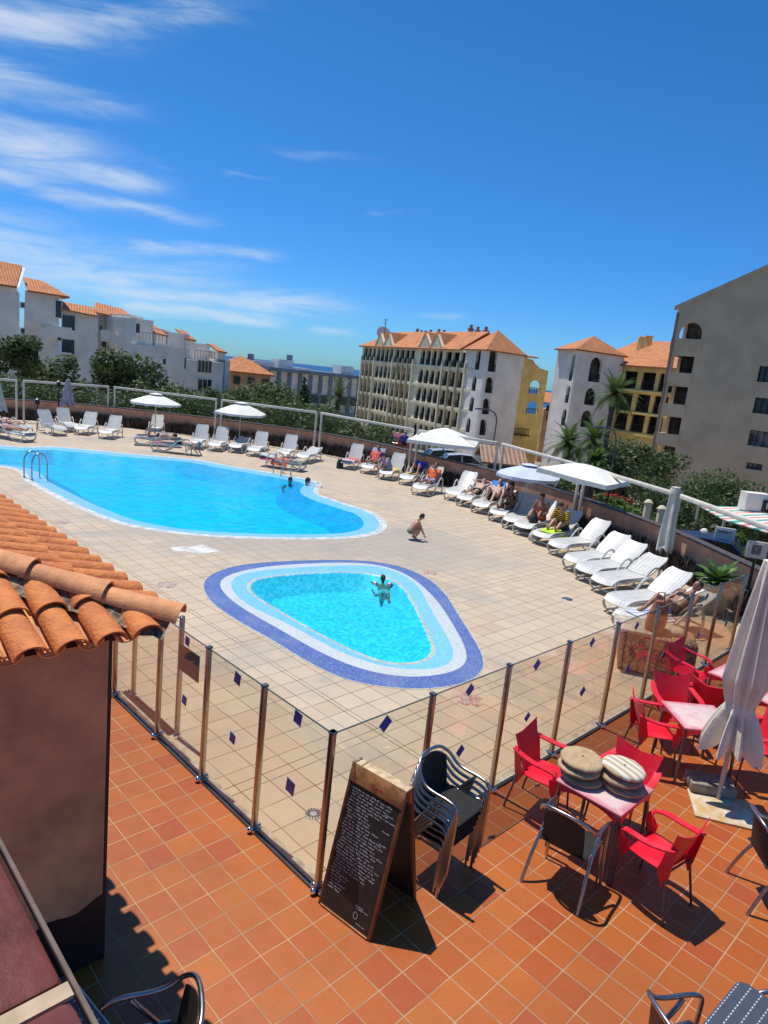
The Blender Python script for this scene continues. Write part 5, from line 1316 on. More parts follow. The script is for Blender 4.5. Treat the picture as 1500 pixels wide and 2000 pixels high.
# low kiosk with tiled roof and street cars
c = at(975, 925, 44)
ks = thing('kiosk', 'small cream kiosk with pale brown tiled roof just outside the boundary wall', 'building', (c.x, 44, -3))
zr = at(985, 905, 44).z; p0, p1 = at(947, 893, 44), at(1025, 905, 44)
m = MB(); m.box(((p0.x+p1.x)/2, 45.8, (zr-4)/2), (p1.x-p0.x-.4, 3.4, zr+4)); m.build('wall', m_bcream, ks)
roofmesh('roof', [[(p0.x-.2, 43.7, zr), (p1.x+.2, 43.7, zr-.0), (p1.x+.2, 46, zr+.9), (p0.x-.2, 46, zr+.9)], [(p1.x+.2, 48.2, zr), (p0.x-.2, 48.2, zr), (p0.x-.2, 46, zr+.9), (p1.x+.2, 46, zr+.9)]], ks, .12, rooftile('pale_roof_tiles', (.50, .32, .20), (.42, .24, .15)))
for x in (965, 992): p = at(x, 918, 44); m = MB(); m.box((p.x, 44.0-.02, p.z), (.9, .2, .7)); m.build('window', m_bglass, ks)
# ================================================================ trees and plants
def leaf_mat(name, c1, c2, c3=None, tr=.25):
    m = bpy.data.materials.new(name); m.use_nodes = True; t = NT(m.node_tree); b = t.n['Principled BSDF']
    P = t.new('ShaderNodeTexCoord').outputs['Object']; oi = t.new('ShaderNodeObjectInfo').outputs['Random']
    f = t.ramp(t.noise(P, 1.1, 4, .65), .35, .65); f2 = t.noise(P, 9, 2, .5)
    c = t.mix(f, c1, c2); c = t.mix(t.ramp(f2, .45, .75, 0, .7), c, c3 or c2)
    t.put(b.inputs['Base Color'], c); b.inputs['Roughness'].default_value = .55; b.inputs['Specular IOR Level'].default_value = .3
    tl = t.new('ShaderNodeBsdfTranslucent'); t.put(tl.inputs[0], t.mix(.5, c, (.20, .30, .04)))
    mx = t.new('ShaderNodeMixShader'); mx.inputs[0].default_value = tr; t.l.new(b.outputs[0], mx.inputs[1]); t.l.new(tl.outputs[0], mx.inputs[2])
    t.l.new(mx.outputs[0], t.n['Material Output'].inputs[0]); MATS[name] = m; return m
m_lf1 = leaf_mat('dark_foliage', (.020, .038, .013), (.055, .095, .026), (.10, .15, .045))
m_lf2 = leaf_mat('olive_foliage', (.045, .058, .025), (.10, .125, .052), (.15, .175, .08))
m_lf3 = leaf_mat('fresh_foliage', (.035, .075, .012), (.085, .16, .022), (.16, .24, .035))
m_lf4 = leaf_mat('palm_foliage', (.035, .070, .018), (.070, .125, .030), (.13, .19, .06))
m_bark = mat('bark', (.13, .095, .070), .9, var=.5, scale=6, bump=.6)
m_red_fl = leaf_mat('red_blossom', (.45, .010, .025), (.60, .03, .05), (.40, .02, .08))
def crown_mesh(rnd, blobs, n, ls):
    mb = MB(); vs = []; fs = []
    tot = sum(r*r for _, r in blobs)
    for c, r in blobs:
        k = int(n*r*r/tot)
        for _ in range(k):
            d = Vector((rnd.gauss(0, 1), rnd.gauss(0, 1), rnd.gauss(0, 1))).normalized(); rr_ = r*(rnd.random()**.38)
            p = c+Vector((d.x*rr_, d.y*rr_, d.z*rr_*.8)); nz = noise.noise(p*1.4)
            if nz < -.28: continue
            a = Vector((rnd.gauss(0, 1), rnd.gauss(0, 1), rnd.gauss(0, .6))).normalized(); b_ = a.cross(d if abs(a.dot(d)) < .95 else Vector((0, 0, 1))).normalized()
            s_ = ls*rnd.uniform(.6, 1.35); i = len(vs)
            vs += [p-a*s_, p+b_*s_*.45, p+a*s_, p-b_*s_*.45]; fs.append((i, i+1, i+2, i+3))
    mb.add(vs, fs, smooth=False); return mb
def tree(name, label, cat, base, height, rad, n, ls, mt, seed=1, trunk=True, squash=1., group='trees beyond the boundary wall', tz=.35, spread=1.):
    rnd = random.Random(seed); t = thing(name, label, cat, base, 0, group); B = Vector(base)
    blobs = [(Vector((0, 0, height-rad*squash*.9)), rad*.75)]
    for k in range(9):
        a = rnd.uniform(0, 2*pi); q = rnd.uniform(.35, .95)*rad*spread
        blobs.append((Vector((cos(a)*q, sin(a)*q, height-rad*squash*rnd.uniform(.45, 1.55))), rad*rnd.uniform(.30, .52)))
    if tz == 0:
        for k in range(6):
            a = rnd.uniform(0, 2*pi); q = rnd.uniform(.3, .9)*rad; blobs.append((Vector((cos(a)*q, sin(a)*q, rad*.45)), rad*rnd.uniform(.4, .6)))
    mb = crown_mesh(rnd, blobs, n, ls); mb.build('crown', mt, t, False, normals=False)
    m = MB(); top = height-rad*squash*.8
    m.tube([(0, 0, -.5), (.08*rnd.uniform(-1, 1), 0, top*.5), (0, .05, top)], [height*.035+.05, height*.028+.03, height*.016+.02], 8)
    for c, r in blobs[1:7]: m.tube([(0, 0, top*.6), c*.6+Vector((0, 0, top*.28)), c], [height*.014+.02, .05, .02], 6)
    m.build('trunk', m_bark, t, False); return t
def palm(name, label, base, h, fl, seed, n=34, mt=None, droop=1.):
    rnd = random.Random(seed); t = thing(name, label, 'palm', base, 0, 'palms beyond the boundary wall')
    m = MB(); pr_ = [(0.24, 0)]+[(.20+(.02 if i % 2 else 0), h*i/22) for i in range(1, 22)]+[(.26, h)]
    m.lathe(pr_, 10); m.build('trunk', m_bark, t, False)
    m = MB(); vs = []; fs = []
    for i in range(n):
        a = i*2.39996; el0 = RAD(80-115*(i/n)); L = fl*rnd.uniform(.85, 1.1); pts = []; d = Vector((cos(a)*cos(el0), sin(a)*cos(el0), sin(el0))); p = Vector((0, 0, h))
        for s_ in range(11):
            pts.append(p.copy()); p = p+d*L/10; d = (d+Vector((0, 0, -.13*droop))).normalized()
        for s_ in range(1, 11):
            t_ = (pts[s_]-pts[s_-1]).normalized(); sd = t_.cross(Vector((0, 0, 1)));
            if sd.length < .05: sd = Vector((1, 0, 0))
            sd.normalize(); up = sd.cross(t_)
            for sub in (0, .5):
                q = pts[s_-1].lerp(pts[s_], sub)
                for sg in (-1, 1):
                    ll = fl*.24*math.sin(pi*(.12+.85*(s_+sub)/11))*rnd.uniform(.85, 1.1); tip = q+(sd*sg+t_*.55-Vector((0, 0, .35))+up*.25).normalized()*ll; k = len(vs)
                    vs += [q-t_*.035, q+t_*.05, tip]; fs.append((k, k+1, k+2))
        k = len(vs)
        for s_ in range(11): vs += [pts[s_]+Vector((.02, 0, 0)), pts[s_]-Vector((.02, 0, 0))]
        for s_ in range(10): fs.append((k+2*s_, k+2*s_+1, k+2*s_+3, k+2*s_+2))
    m.add(vs, fs, smooth=False); m.build('fronds', mt or m_lf4, t, False, normals=False); return t
def tg(x, ytop, Y, r): # base on ground under a pixel column; returns base and height so that the crown top meets ytop
    z = gz(0, math.hypot(at(x, ytop, Y).x, Y)); p = at(x, ytop, Y); return (p.x, p.y, z), p.z-z
TL_ = [ # x, ytop, depth, radius, n, leafsize, mat, label
 (268, 662, 58, 3.6, 5200, .26, m_lf2, 'big olive green tree in front of the white apartment houses'),
 (104, 678, 56, 2.7, 2600, .24, m_lf2, 'loose olive tree below the outside stairs at the left'),
 (-6, 632, 52, 2.4, 2200, .24, m_lf2, 'thin tree cut by the left picture edge above the windbreak'),
 (500, 718, 88, 5.2, 4200, .34, m_lf1, 'broad dark tree right of the white terrace building'),
 (445, 745, 70, 2.4, 1600, .26, m_lf1, 'small dark tree at the foot of the white terraces'),
 (570, 762, 62, 4.0, 4200, .26, m_lf1, 'dense dark tree left of the cream balcony block'),
 (625, 762, 60, 3.6, 3800, .26, m_lf1, 'dense dark tree beside the thin palm'),
 (690, 800, 56, 3.0, 3200, .22, m_lf2, 'grey green bushy tree at the foot of the cream balcony block'),
 (740, 815, 50, 2.0, 1800, .20, m_lf2, 'low olive tree above the windbreak rail beside the street'),
 (350, 728, 56, 3.0, 2600, .24, m_lf1, 'dark tree behind the left open white parasol'),
 (1225, 842, 44, 3.0, 4200, .20, m_lf2, 'bushy grey green tree behind the square white parasol'),
 (1295, 868, 47, 2.0, 1600, .18, m_lf1, 'slender dark tree at the foot of the taupe building'),
]
for i, (x, yt, Y, r, n, ls, mt, lab) in enumerate(TL_):
    b_, h = tg(x, yt, Y, r); tree('tree', lab, 'tree', b_, h, r, int(n*1.9), ls*.78, mt, 10+i)
b_, h = tg(1420, 905, 32, 3.4); tree('tree', 'large dark round tree in front of the taupe building, right of centre', 'tree', b_, h, 3.4, 15000, .105, m_lf1, 44, tz=0, squash=.8)
b_, h = tg(1500, 920, 31, 3.2); tree('tree', 'large dark tree touching the right picture edge behind the white sign wall', 'tree', b_, h, 3.0, 11000, .105, m_lf1, 45, tz=0, squash=.8)
b_, h = tg(1355, 962, 30, 1.9); tree('tree', 'lower dark shrub at the left foot of the big round tree', 'tree', b_, h, 1.9, 5000, .10, m_lf1, 46, tz=0, squash=.8)
b_, h = tg(596, 737, 110, 1.5)
t = thing('conifer', 'small pointed conifer against the blue grey hotel', 'tree', b_, 0); rnd = random.Random(4)
mb = crown_mesh(rnd, [(Vector((0, 0, h*f)), 2.3*(1-f)+.25) for f in (.45, .55, .65, .75, .84, .92, .98)], 1500, .3); mb.build('crown', m_lf1, t, False, normals=False)
m = MB(); m.tube([(0, 0, 0), (0, 0, h)], [.25, .05], 6); m.build('trunk', m_bark, t, False)
# hedge line behind the left boundary wall, bush by bush
rnd = random.Random(31); hx = [(-20, 728, 42), (25, 722, 42), (75, 735, 42), (120, 742, 42), (165, 740, 42), (210, 748, 42), (250, 752, 42), (300, 752, 42), (345, 752, 42), (395, 762, 42), (475, 760, 44), (530, 765, 45), (590, 778, 43), (645, 782, 42), (705, 815, 41)]
wh = ['leftmost', 'second', 'third', 'fourth', 'fifth', 'sixth', 'seventh', 'eighth', 'ninth', 'tenth', 'eleventh', 'twelfth', 'thirteenth', 'fourteenth', 'fifteenth']
for i, (x, yt, Y) in enumerate(hx):
    b_, h = tg(x, yt, Y, 1.6); tree('bush', wh[i]+' bush from the left in the hedge row behind the windbreak', 'bush', b_, h, 2.1+.35*(i % 3), 4200, .12, (m_lf1, m_lf2, m_lf1)[i % 3] if i != 10 else m_lf2, 60+i, group='bushes behind the windbreak', tz=0, squash=.75)
b_, h = tg(662, 762, 64, 2)
palm('palm_tree', 'thin yellowish palm left of the cream balcony block', b_, h-.6, 2.6, 3, 26, m_lf2)
c = at(1200, 770, 52); z = gz(0, 55); palm('palm_tree', 'tallest palm, in front of the ochre block balconies', (c.x, c.y, z), c.z-z, 2.3, 5, 40, m_lf4)
c = at(1110, 868, 46); z = gz(0, 48); palm('palm_tree', 'short bushy palm left of the pair below the second white tower', (c.x, c.y, z), c.z-z, 1.9, 6, 40, m_lf4)
c = at(1160, 862, 44); z = gz(0, 46); palm('palm_tree', 'short palm right of the pair, nearest the lamp post', (c.x, c.y, z), c.z-z, 2.1, 7, 36, m_lf4)
c = at(1163, 900, 36); z = gz(0, 38); palm('palm_tree', 'low bright green palm behind the square white parasol', (c.x, c.y, z), c.z-z, 1.1, 8, 30, m_lf3)
# hedge and blossoms near the right wall
for i, (x, y, Y, r, mt, lab) in enumerate(((1225, 975, 27, .75, m_lf3, 'bright green hedge bush under the red blossoms'), (1258, 985, 25.5, .75, m_lf3, 'bright green hedge bush left of the cream bollards'), (1195, 962, 29, .7, m_lf3, 'bright green hedge bush behind the black lamp post'), (1180, 960, 31, .6, m_red_fl, 'red flowering bush left of the street lamp pole'), (1215, 966, 31, .55, m_red_fl, 'red flowering bush right of the street lamp pole'), (1300, 950, 27, .8, m_lf2, 'grey spiky shrub behind the closed parasol'), (1392, 1010, 22, .8, m_lf2, 'olive shrub behind the first framed sign'), (1440, 1035, 19.5, .55, m_lf3, 'yellow green shrub between the two framed signs'), (1495, 1062, 16.8, .4, m_lf3, 'yellow green shrub at the right edge beside the second framed sign'), (1050, 915, 36, 1.1, m_lf2, 'olive shrub right of the kiosk roof'), (1090, 925, 35, 1.1, m_lf1, 'dark shrub behind the pale blue parasol'))):
    p = at(x, y, Y); z = gz(0, math.hypot(p.x, p.y)); tree('bush', lab, 'bush', (p.x, p.y, z), p.z-z, r, 1500, .07+r*.05, mt, 90+i, group='bushes along the street outside', tz=0, squash=.8)
# agave in a pot by the fence
pp = Vector((7.42, 14.35, 0)); pt = thing('potted_agave', 'large agave in a cream pot beyond the right end of the glass fence', 'plant', pp)
m_pot = mat('cream_pot', (.56, .46, .34), .8, var=.2, scale=5)
m = MB(); m.lathe([(.001, .0), (.21, 0), (.24, .1), (.33, .45), (.36, .55), (.39, .60), (.39, .66), (.34, .66), (.33, .58), (.001, .56)], 20); m.build('pot', m_pot, pt, False)
m_ag = leaf_mat('agave_leaf', (.035, .10, .020), (.09, .20, .035), (.20, .33, .08), .15)
m = MB(); rnd = random.Random(2)
for i in range(30):
    a = i*2.4; el_ = RAD(85-72*(i/30)); L = .62*rnd.uniform(.85, 1.1); rows = []
    for k in range(7):
        f = k/6; e_ = el_-f*.45; ax = Vector((cos(a)*cos(e_), sin(a)*cos(e_), sin(e_))); sd = Vector((-sin(a), cos(a), 0)); p = Vector((0, 0, .62))+ax*L*f; w_ = .085*math.sin(pi*(.18+.80*f))**.8*(1 if k < 6 else .1)
        rows.append([p-sd*w_+Vector((0, 0, .02)), p, p+sd*w_+Vector((0, 0, .02))])
    m.grid(rows)
m.build('leaves', m_ag, pt, False)
# ================================================================ sun loungers
def lounger_mat():
    m = bpy.data.materials.new('white_lounger_plastic'); m.use_nodes = True; t = NT(m.node_tree); b = t.n['Principled BSDF']
    P = t.new('ShaderNodeTexCoord').outputs['Object']; x, y, z = t.sep(P)[:3]
    s_ = t.m('ABSOLUTE', t.m('SINE', t.m('MULTIPLY', x, pi/.085))); s2 = t.m('ABSOLUTE', t.m('SINE', t.m('MULTIPLY', y, pi/.32)))
    f = t.m('MULTIPLY', t.ramp(s_, .30, .12), t.ramp(s2, .12, .2))
    c = t.mix(t.ramp(t.noise(P, 4, 4, .6), .4, .8), (.63, .61, .56), (.50, .48, .43)); t.put(b.inputs['Base Color'], t.mix(f, c, (.30, .30, .30))); b.inputs['Roughness'].default_value = .4; return m
m_lg = lounger_mat(); m_lgf = mat('lounger_frame_plastic', (.66, .64, .57), .4, var=.15, scale=5)
def make_lounger(label, back):
    t = thing('sun_lounger', label, 'sun lounger', (0, 0, 0), 0, 'white sun loungers on the pool deck')
    rows = []
    for i in range(15):
        v = i/14; y = -.95+1.22*v; z = .36-(.10*max(0, (.12-v)/.12)**2)+.012*sin(v*6)
        hw = .30-.03*max(0, (.1-v)/.1)**2; rows.append([Vector((hw*u, y, z-.02*(1-u*u)+(.012 if abs(u) > .9 else 0))) for u in (-1, -.94, -.5, 0, .5, .94, 1)])
    m = MB(); thick(m, rows, .03); m.build('bed', m_lg, t, False)
    rows = []; a = RAD(back)
    for i in range(11):
        v = i/10; s_ = .78*v; y = .29+s_*cos(a); z = .37+s_*sin(a); hw = .30-.055*max(0, (v-.8)/.2)**2
        rows.append([Vector((hw*u, y+.03*(1-u*u)*sin(a), z-.03*(1-u*u)*cos(a)+(.012 if abs(u) > .9 else 0))) for u in (-1, -.94, -.5, 0, .5, .94, 1)])
    m = MB(); thick(m, rows, .028); m.build('backrest', m_lg, t, False)
    for s_ in (-1, 1):
        m = MB(); m.tube(catmull([Vector((s_*x, y, z)) for x, y, z in ((.29, -.88, .33), (.325, -.90, .20), (.33, -.78, .05), (.33, -.55, .025), (.335, -.30, .10), (.345, .0, .34), (.355, .22, .55), (.36, .38, .60), (.355, .52, .52), (.345, .60, .25), (.34, .62, .0))], 4, False), .024, 8, flat=1.25); m.build('side_frame', m_lgf, t, False)
        m = MB(); m.box((s_*.295, -.30, .335), (.035, 1.15, .055)); m.build('side_rail', m_lgf, t, False)
    for a_, z_, x_ in ((.60, .2, .34), (-.80, .07, .33)): m = MB(); m.tube([(-x_, a_, z_), (x_, a_, z_)], .02, 6); m.build('crossbar', m_lgf, t, False)
    return t
protos = {}
LG = {}
def put_lounger(key, f, h, back, label):
    a, b = g(*f), g(*h); d = b-a; az_ = math.atan2(d.x, d.y); dn = d.normalized(); c = a+dn*.92
    if back not in protos: protos[back] = make_lounger(label, back); o = protos[back]; o.location = c; o.rotation_euler = (0, 0, -az_)
    else: o = dup(protos[back], c, -az_, label)
    LG[key] = (c, -az_, back)
    if key in 'VXZacdefhi': o.scale = (1.04, 1.10, 1)
    return o
bpy.context.view_layer.update()
LL = [('A', (58, 864), (-10, 852), 8, 'lounger nearest the left picture edge under a person lying down'),
 ('B', (52, 850), (-12, 838), 8, 'lounger at the left picture edge behind another occupied one'),
 ('C', (118, 852), (62, 836), 55, 'upright lounger with a blue cloth, left of the closed grey parasol'),
 ('D', (140, 845), (100, 826), 55, 'upright lounger directly under the closed grey parasol'),
 ('E', (158, 850), (204, 834), 50, 'empty lounger left of the one beside the first open parasol'),
 ('F', (206, 858), (248, 843), 50, 'empty lounger just left of the two prone sunbathers'),
 ('G', (262, 868), (332, 872), 8, 'lounger under the sunbather with one raised foot'),
 ('H', (300, 880), (372, 888), 8, 'lounger under the prone sunbather in a blue cap'),
 ('I', (297, 853), (318, 840), 50, 'lounger in shade behind the two prone sunbathers'),
 ('J', (380, 878), (414, 860), 55, 'empty lounger right of the prone sunbather in a blue cap'),
 ('K', (418, 882), (452, 866), 55, 'shaded upright lounger under the second open parasol'),
 ('L', (458, 885), (500, 868), 14, 'shaded flat lounger under the second open parasol'),
 ('M', (494, 892), (532, 874), 55, 'empty upright lounger second left of the orange towels'),
 ('N', (552, 898), (584, 882), 55, 'empty upright lounger behind the orange towels'),
 ('O', (590, 905), (634, 892), 14, 'empty low lounger between the windbreak posts and the orange towels'),
 ('P', (592, 921), (520, 910), 8, 'lounger heaped with orange and pink towels by the pool ladder'),
 ('Q', (676, 917), (720, 900), 55, 'upright lounger with a coral towel at the start of the right row'),
 ('R', (716, 926), (762, 908), 50, 'lounger with a pale blue towel over its back'),
 ('S', (752, 938), (806, 920), 55, 'lounger behind the seated person in a blue cap'),
 ('T', (792, 948), (848, 928), 30, 'lounger with white towel and bag under the large white parasol'),
 ('U', (818, 968), (888, 946), 50, 'shaded lounger under the person in orange reading'),
 ('V', (884, 978), (944, 956), 46, 'upright empty lounger with half shaded back'),
 ('W', (905, 990), (985, 966), 20, 'lounger under the man in dark shorts with an arm raised'),
 ('X', (938, 1003), (1010, 975), 45, 'lounger with a bright blue towel over its back'),
 ('Y', (970, 1020), (1045, 992), 38, 'lounger under the woman with dark hair seen from behind'),
 ('Z', (1000, 1034), (1075, 1004), 46, 'lounger behind the man in orange shorts'),
 ('a', (1022, 1046), (1100, 1022), 46, 'shaded lounger under the man in orange shorts'),
 ('b', (1055, 1066), (1140, 1048), 44, 'lounger under the person in yellow and black stripes'),
 ('c', (1090, 1086), (1180, 1074), 44, 'empty upright lounger right of the person in yellow stripes'),
 ('d', (1122, 1117), (1222, 1100), 38, 'empty lounger furthest back of the four parallel empty ones'),
 ('e', (1146, 1137), (1250, 1120), 38, 'empty lounger second of the four parallel empty ones'),
 ('f', (1178, 1160), (1290, 1140), 28, 'empty lounger beside the closed cream parasol pole'),
 ('h', (1205, 1203), (1330, 1185), 38, 'empty lounger in front of the one with the sunbather by the fence'),
 ('i', (1222, 1238), (1380, 1225), 32, 'lounger with the sunbather nearest the glass fence')]
for k, f, h, bk, lab in LL: put_lounger(k, f, h, bk, lab)
def loc2w(key, x, y, z=0.):
    c, rz, bk = LG[key]; return c+Matrix.Rotation(rz, 3, 'Z') @ Vector((x, y, z))
# towels, bags
def towel(key, label, mt, y0, y1, hw=.27, seed=0, x0=0., on_back=False, hang=0., name='towel'):
    c, rz, bk = LG[key]; a = RAD(bk); rows = []; n = 12
    for i in range(n+1):
        v = i/n; row = []
        for j in range(9):
            u = (j-4)/4; xx = x0+u*hw+.015*sin(v*5+seed); w_ = .022*noise.noise(Vector((u*3, v*5, seed*3.1)))+.02
            if on_back: s_ = y0+(y1-y0)*v; p = Vector((xx, .29+s_*cos(a)-.03*sin(a)-w_*sin(a), .37+s_*sin(a)+.01+w_*cos(a)))
            else: p = Vector((xx, y0+(y1-y0)*v, .375+w_))
            if hang and abs(u) > .8: p.z -= hang*(abs(u)-.8)/.2; p.x += .05*(1 if u > 0 else -1)
            row.append(p)
        rows.append(row)
    mb = MB(); thick(mb, rows, .008); o = mb.build(name, mt); o.location = c; o.rotation_euler = (0, 0, rz); return tag(o, label, name)
mt_ = lambda n, c, **k: mat(n, c, .95, var=.2, scale=7, bump=.4, bscale=60, **k)
def stripes(name, c1, c2, freq, axis=0, base=.95):
    m = bpy.data.materials.new(name); m.use_nodes = True; t = NT(m.node_tree); b = t.n['Principled BSDF']
    s_ = t.sep(t.new('ShaderNodeTexCoord').outputs['Object'])[axis]
    t.put(b.inputs['Base Color'], t.mix(t.ramp(t.m('SINE', t.m('MULTIPLY', s_, freq)), -.15, .15), c1, c2)); b.inputs['Roughness'].default_value = base; return m
m_or, m_pk, m_co = mt_('orange_towelling', (.75, .14, .04)), mt_('pink_towelling', (.55, .13, .20)), mt_('coral_towelling', (.72, .14, .10))
m_bl, m_pb, m_yl, m_wt, m_nv = mt_('blue_towelling', (.06, .28, .70)), mt_('pale_blue_towelling', (.42, .50, .68)), mt_('yellow_towelling', (.68, .50, .10)), mt_('white_towelling', (.66, .64, .60)), mt_('navy_towelling', (.03, .035, .09))
m_lime = mt_('lime_cloth', (.55, .80, .04)); m_grn = mt_('olive_towelling', (.20, .24, .16)); m_bls = stripes('navy_white_stripes', (.03, .03, .08), (.62, .62, .64), 70, 1)
towel('C', 'blue cloth lying on the seat of an upright lounger', m_pb, .05, .30, .2, 2, name='cloth')
towel('P', 'pink towel at the head end of the heaped lounger', m_pk, .35, .95, .30, 3, hang=.10)
towel('P', 'orange towel draped over the middle of the heaped lounger', m_or, -.35, .40, .33, 4, hang=.24)
towel('P', 'olive towel at the foot of the heaped lounger', m_grn, -.95, -.40, .30, 5, hang=.15)
towel('Q', 'coral towel spread on the first lounger of the right row', m_co, -.35, .25, .31, 6, hang=.10)
towel('Q', 'purple white towel over the foot of the first right lounger', stripes('lilac_stripes', (.30, .20, .36), (.60, .56, .60), 60, 1), -.95, -.4, .30, 7, hang=.12)
towel('R', 'pale blue towel over the lounger back', m_pb, .05, .80, .29, 8, on_back=True)
towel('S', 'yellow towel on the lounger beside the seated person', m_yl, -.5, .25, .30, 9, hang=.12)
towel('T', 'white towel on the low lounger back', m_wt, .0, .78, .30, 10, on_back=True); towel('T', 'yellow towel under the white one on the low lounger', m_yl, -.2, .25, .28, 11)
towel('X', 'bright blue towel over the lounger back', m_bl, .20, .80, .26, 12, on_back=True)
towel('W', 'navy striped towel under the man lying down', m_bls, .2, .78, .31, 13, on_back=True)
towel('Y', 'navy and white striped towel under the seated woman', m_bls, -.8, .2, .31, 14, hang=.08)
towel('b', 'lime yellow cloth spilling over the lounger foot', m_lime, -.80, -.05, .32, 15, hang=.18, name='cloth')
towel('i', 'white patterned towel under the sunbather by the fence', stripes('blue_white_pattern', (.40, .42, .60), (.66, .66, .68), 45, 0), -.85, -.1, .3, 16, hang=.06)
towel('G', 'lilac towel under the sunbather with the raised foot', m_pb, -.9, .5, .3, 17); towel('H', 'pink and grey towel under the prone sunbather', m_pk, -.9, -.3, .3, 18); towel('H', 'teal towel under the chest of the prone sunbather', mt_('teal_towelling', (.08, .35, .38)), -.25, .8, .3, 19)
towel('A', 'white towel at the foot of the leftmost lounger', m_wt, -.95, -.2, .3, 20, hang=.08)
def bag(label, loc, s_, mt, rz=0, cat='bag'):
    t = thing('beach_bag', label, cat, loc, rz); m = MB(); rnd = random.Random(len(label)); w_, d_, h_ = s_
    rows = []
    for i in range(9):
        f = i/8; k = sin(pi*min(1, .25+f*.75))**.35 if f < 1 else .5
        rows.append([Vector((w_/2*k*cos(a)*(1+.08*sin(3*a+f*4)), d_/2*k*sin(a)*(1-.35*f), h_*f+.01*sin(5*a))) for a in [2*pi*q/16 for q in range(17)]])
    m.grid(rows); m.add([p for p in rows[0][:16]], [tuple(range(15, -1, -1))]); m.add([p for p in rows[8][:16]], [tuple(range(16))]); m.build('sack', mt, t, False)
    m = MB()
    m.tube([(-w_*.25, 0, h_*.95), (-w_*.15, 0, h_*1.3), (w_*.15, 0, h_*1.3), (w_*.25, 0, h_*.95)], .012, 6); m.build('handle', mt, t, False); return t
m_bk = mat('black_nylon', (.02, .02, .022), .6, var=.2)
bag('black beach bag on the foot of the lounger with the blue towel', loc2w('X', .05, .0, .37), (.42, .30, .26), m_bk, .6)
bag('black bag at the foot of the first lounger in the right row', loc2w('Q', -.32, -.9, .0), (.3, .25, .40), m_bk, .2)
bag('white bag lying beside the lime yellow cloth', loc2w('b', -.45, -.55, .0), (.35, .26, .30), m_wt, .3)
bag('dark backpack on deck by the lounger of the man in orange shorts', loc2w('a', .1, -.55, .38), (.40, .30, .30), m_bk, 1.1)
# ================================================================ parasols
m_cw = mat('white_canvas', (.80, .77, .67), .85, var=.05, scale=2, bump=.12, bscale=9); m_cb = mat('pale_blue_canvas', (.55, .60, .70), .85, var=.05, scale=2)
m_ccr = mat('cream_canvas', (.62, .58, .47), .85, var=.12, scale=4, bump=.2, bscale=14); m_cg = mat('grey_lilac_canvas', (.42, .37, .40), .85, var=.15, scale=4, bump=.2, bscale=14)
m_bp = mat('black_pole', (.02, .02, .022), .4, .2, var=.1); m_wp = mat('white_pole', (.60, .60, .56), .4, .1, var=.1)
def parasol(label, base, rim, ztop, drop, n, mt, mp, off=(0, 0), tilt=(0, 0), rz=0, val=.10, vent=True, group='open parasols on the pool deck'):
    t = thing('open_parasol', label, 'parasol', base, rz, group); ox, oy = off
    m = MB(); m.cyl((0, 0, 0), (0, 0, ztop+(.02 if off == (0, 0) else -.25)), .022, n=10); m.build('pole', mp, t, False)
    if off != (0, 0): m = MB(); m.cyl((0, 0, ztop-.3), (ox, oy, ztop+.02), .02, n=8); m.build('arm', mp, t, False)
    m = MB(); m.lathe([(.001, 0), (.24, 0), (.24, .05), (.05, .09), (.04, .25), (.001, .25)], 14); m.build('base', m_conc, t, False)
    R = Matrix.Translation((ox, oy, ztop)) @ Matrix.Rotation(tilt[0], 4, 'X') @ Matrix.Rotation(tilt[1], 4, 'Y')
    rows = []; q = 6*n
    for i in range(9):
        f = i/8; row = []
        for k in range(q+1):
            a = 2*pi*k/q; ph = (k % 6)/6; poly = cos(pi/n)/cos((ph-.5)*2*pi/n) if n < 20 else 1
            r = rim*f*poly/(cos(pi/n)); sag = .035*rim*sin(pi*ph)*f*f
            z = -drop*(f**1.25)+(-sag if f < 1 else -sag*.4)
            row.append(Vector((r*cos(a), r*sin(a), z)))
        rows.append(row)
    last = rows[-1]; rows.append([p*1.005+Vector((0, 0, -val-.015*sin(k*1.7))) for k, p in enumerate(last)])
    m = MB(); thick(m, rows[::-1] if False else rows, .006); m.v = [R @ v for v in m.v]; m.build('canopy', mt, t, False)
    if vent:
        m = MB(); rr_ = [[Vector((.30*rim*f*cos(2*pi*k/n), .30*rim*f*sin(2*pi*k/n), .055-.10*rim*f*.55)) for k in range(n+1)] for f in (0, .5, 1)]; thick(m, rr_, .005); m.v = [R @ v for v in m.v]; m.build('vent_cap', mt, t, False)
    m = MB()
    for k in range(n): a = 2*pi*k/n; m.tube([R @ Vector((0, 0, -.04)), R @ Vector((rim*.5*cos(a)/cos(pi/n), rim*.5*sin(a)/cos(pi/n), -drop*.42-.02)), R @ Vector((rim*cos(a)/cos(pi/n)*.98, rim*sin(a)/cos(pi/n)*.98, -drop-.02))], .008, 4)
    m.build('ribs', mp, t, False); return t
parasol('small white parasol open above the two prone sunbathers', g(302, 853), 1.12, 2.12, .42, 8, m_cw, m_wp, rz=.2)
parasol('small white parasol open beside the windbreak post, second from the left', g(466, 872), 1.12, 2.15, .48, 6, m_cw, m_wp, rz=.5)
parasol('large square white parasol on a dark pole in the middle of the right row', g(858, 938), 1.42, 2.30, .55, 4, m_cw, m_bp, rz=.62, val=.13, vent=False)
parasol('pale blue grey parasol with vent cap behind the square white one', Vector((at(1035, 908, 22.4).x, 22.4, 0)), 1.0, at(1035, 908, 22.4).z, .34, 8, m_cb, m_wp, rz=.1)
parasol('tilted square white parasol overlapping the pale blue one', Vector((g(1147, 907, 2.26).x, g(1147, 907, 2.26).y, 0)), 1.10, 2.26, .30, 4, m_cw, m_wp, tilt=(.06, .05), rz=.15, val=.14, vent=False)
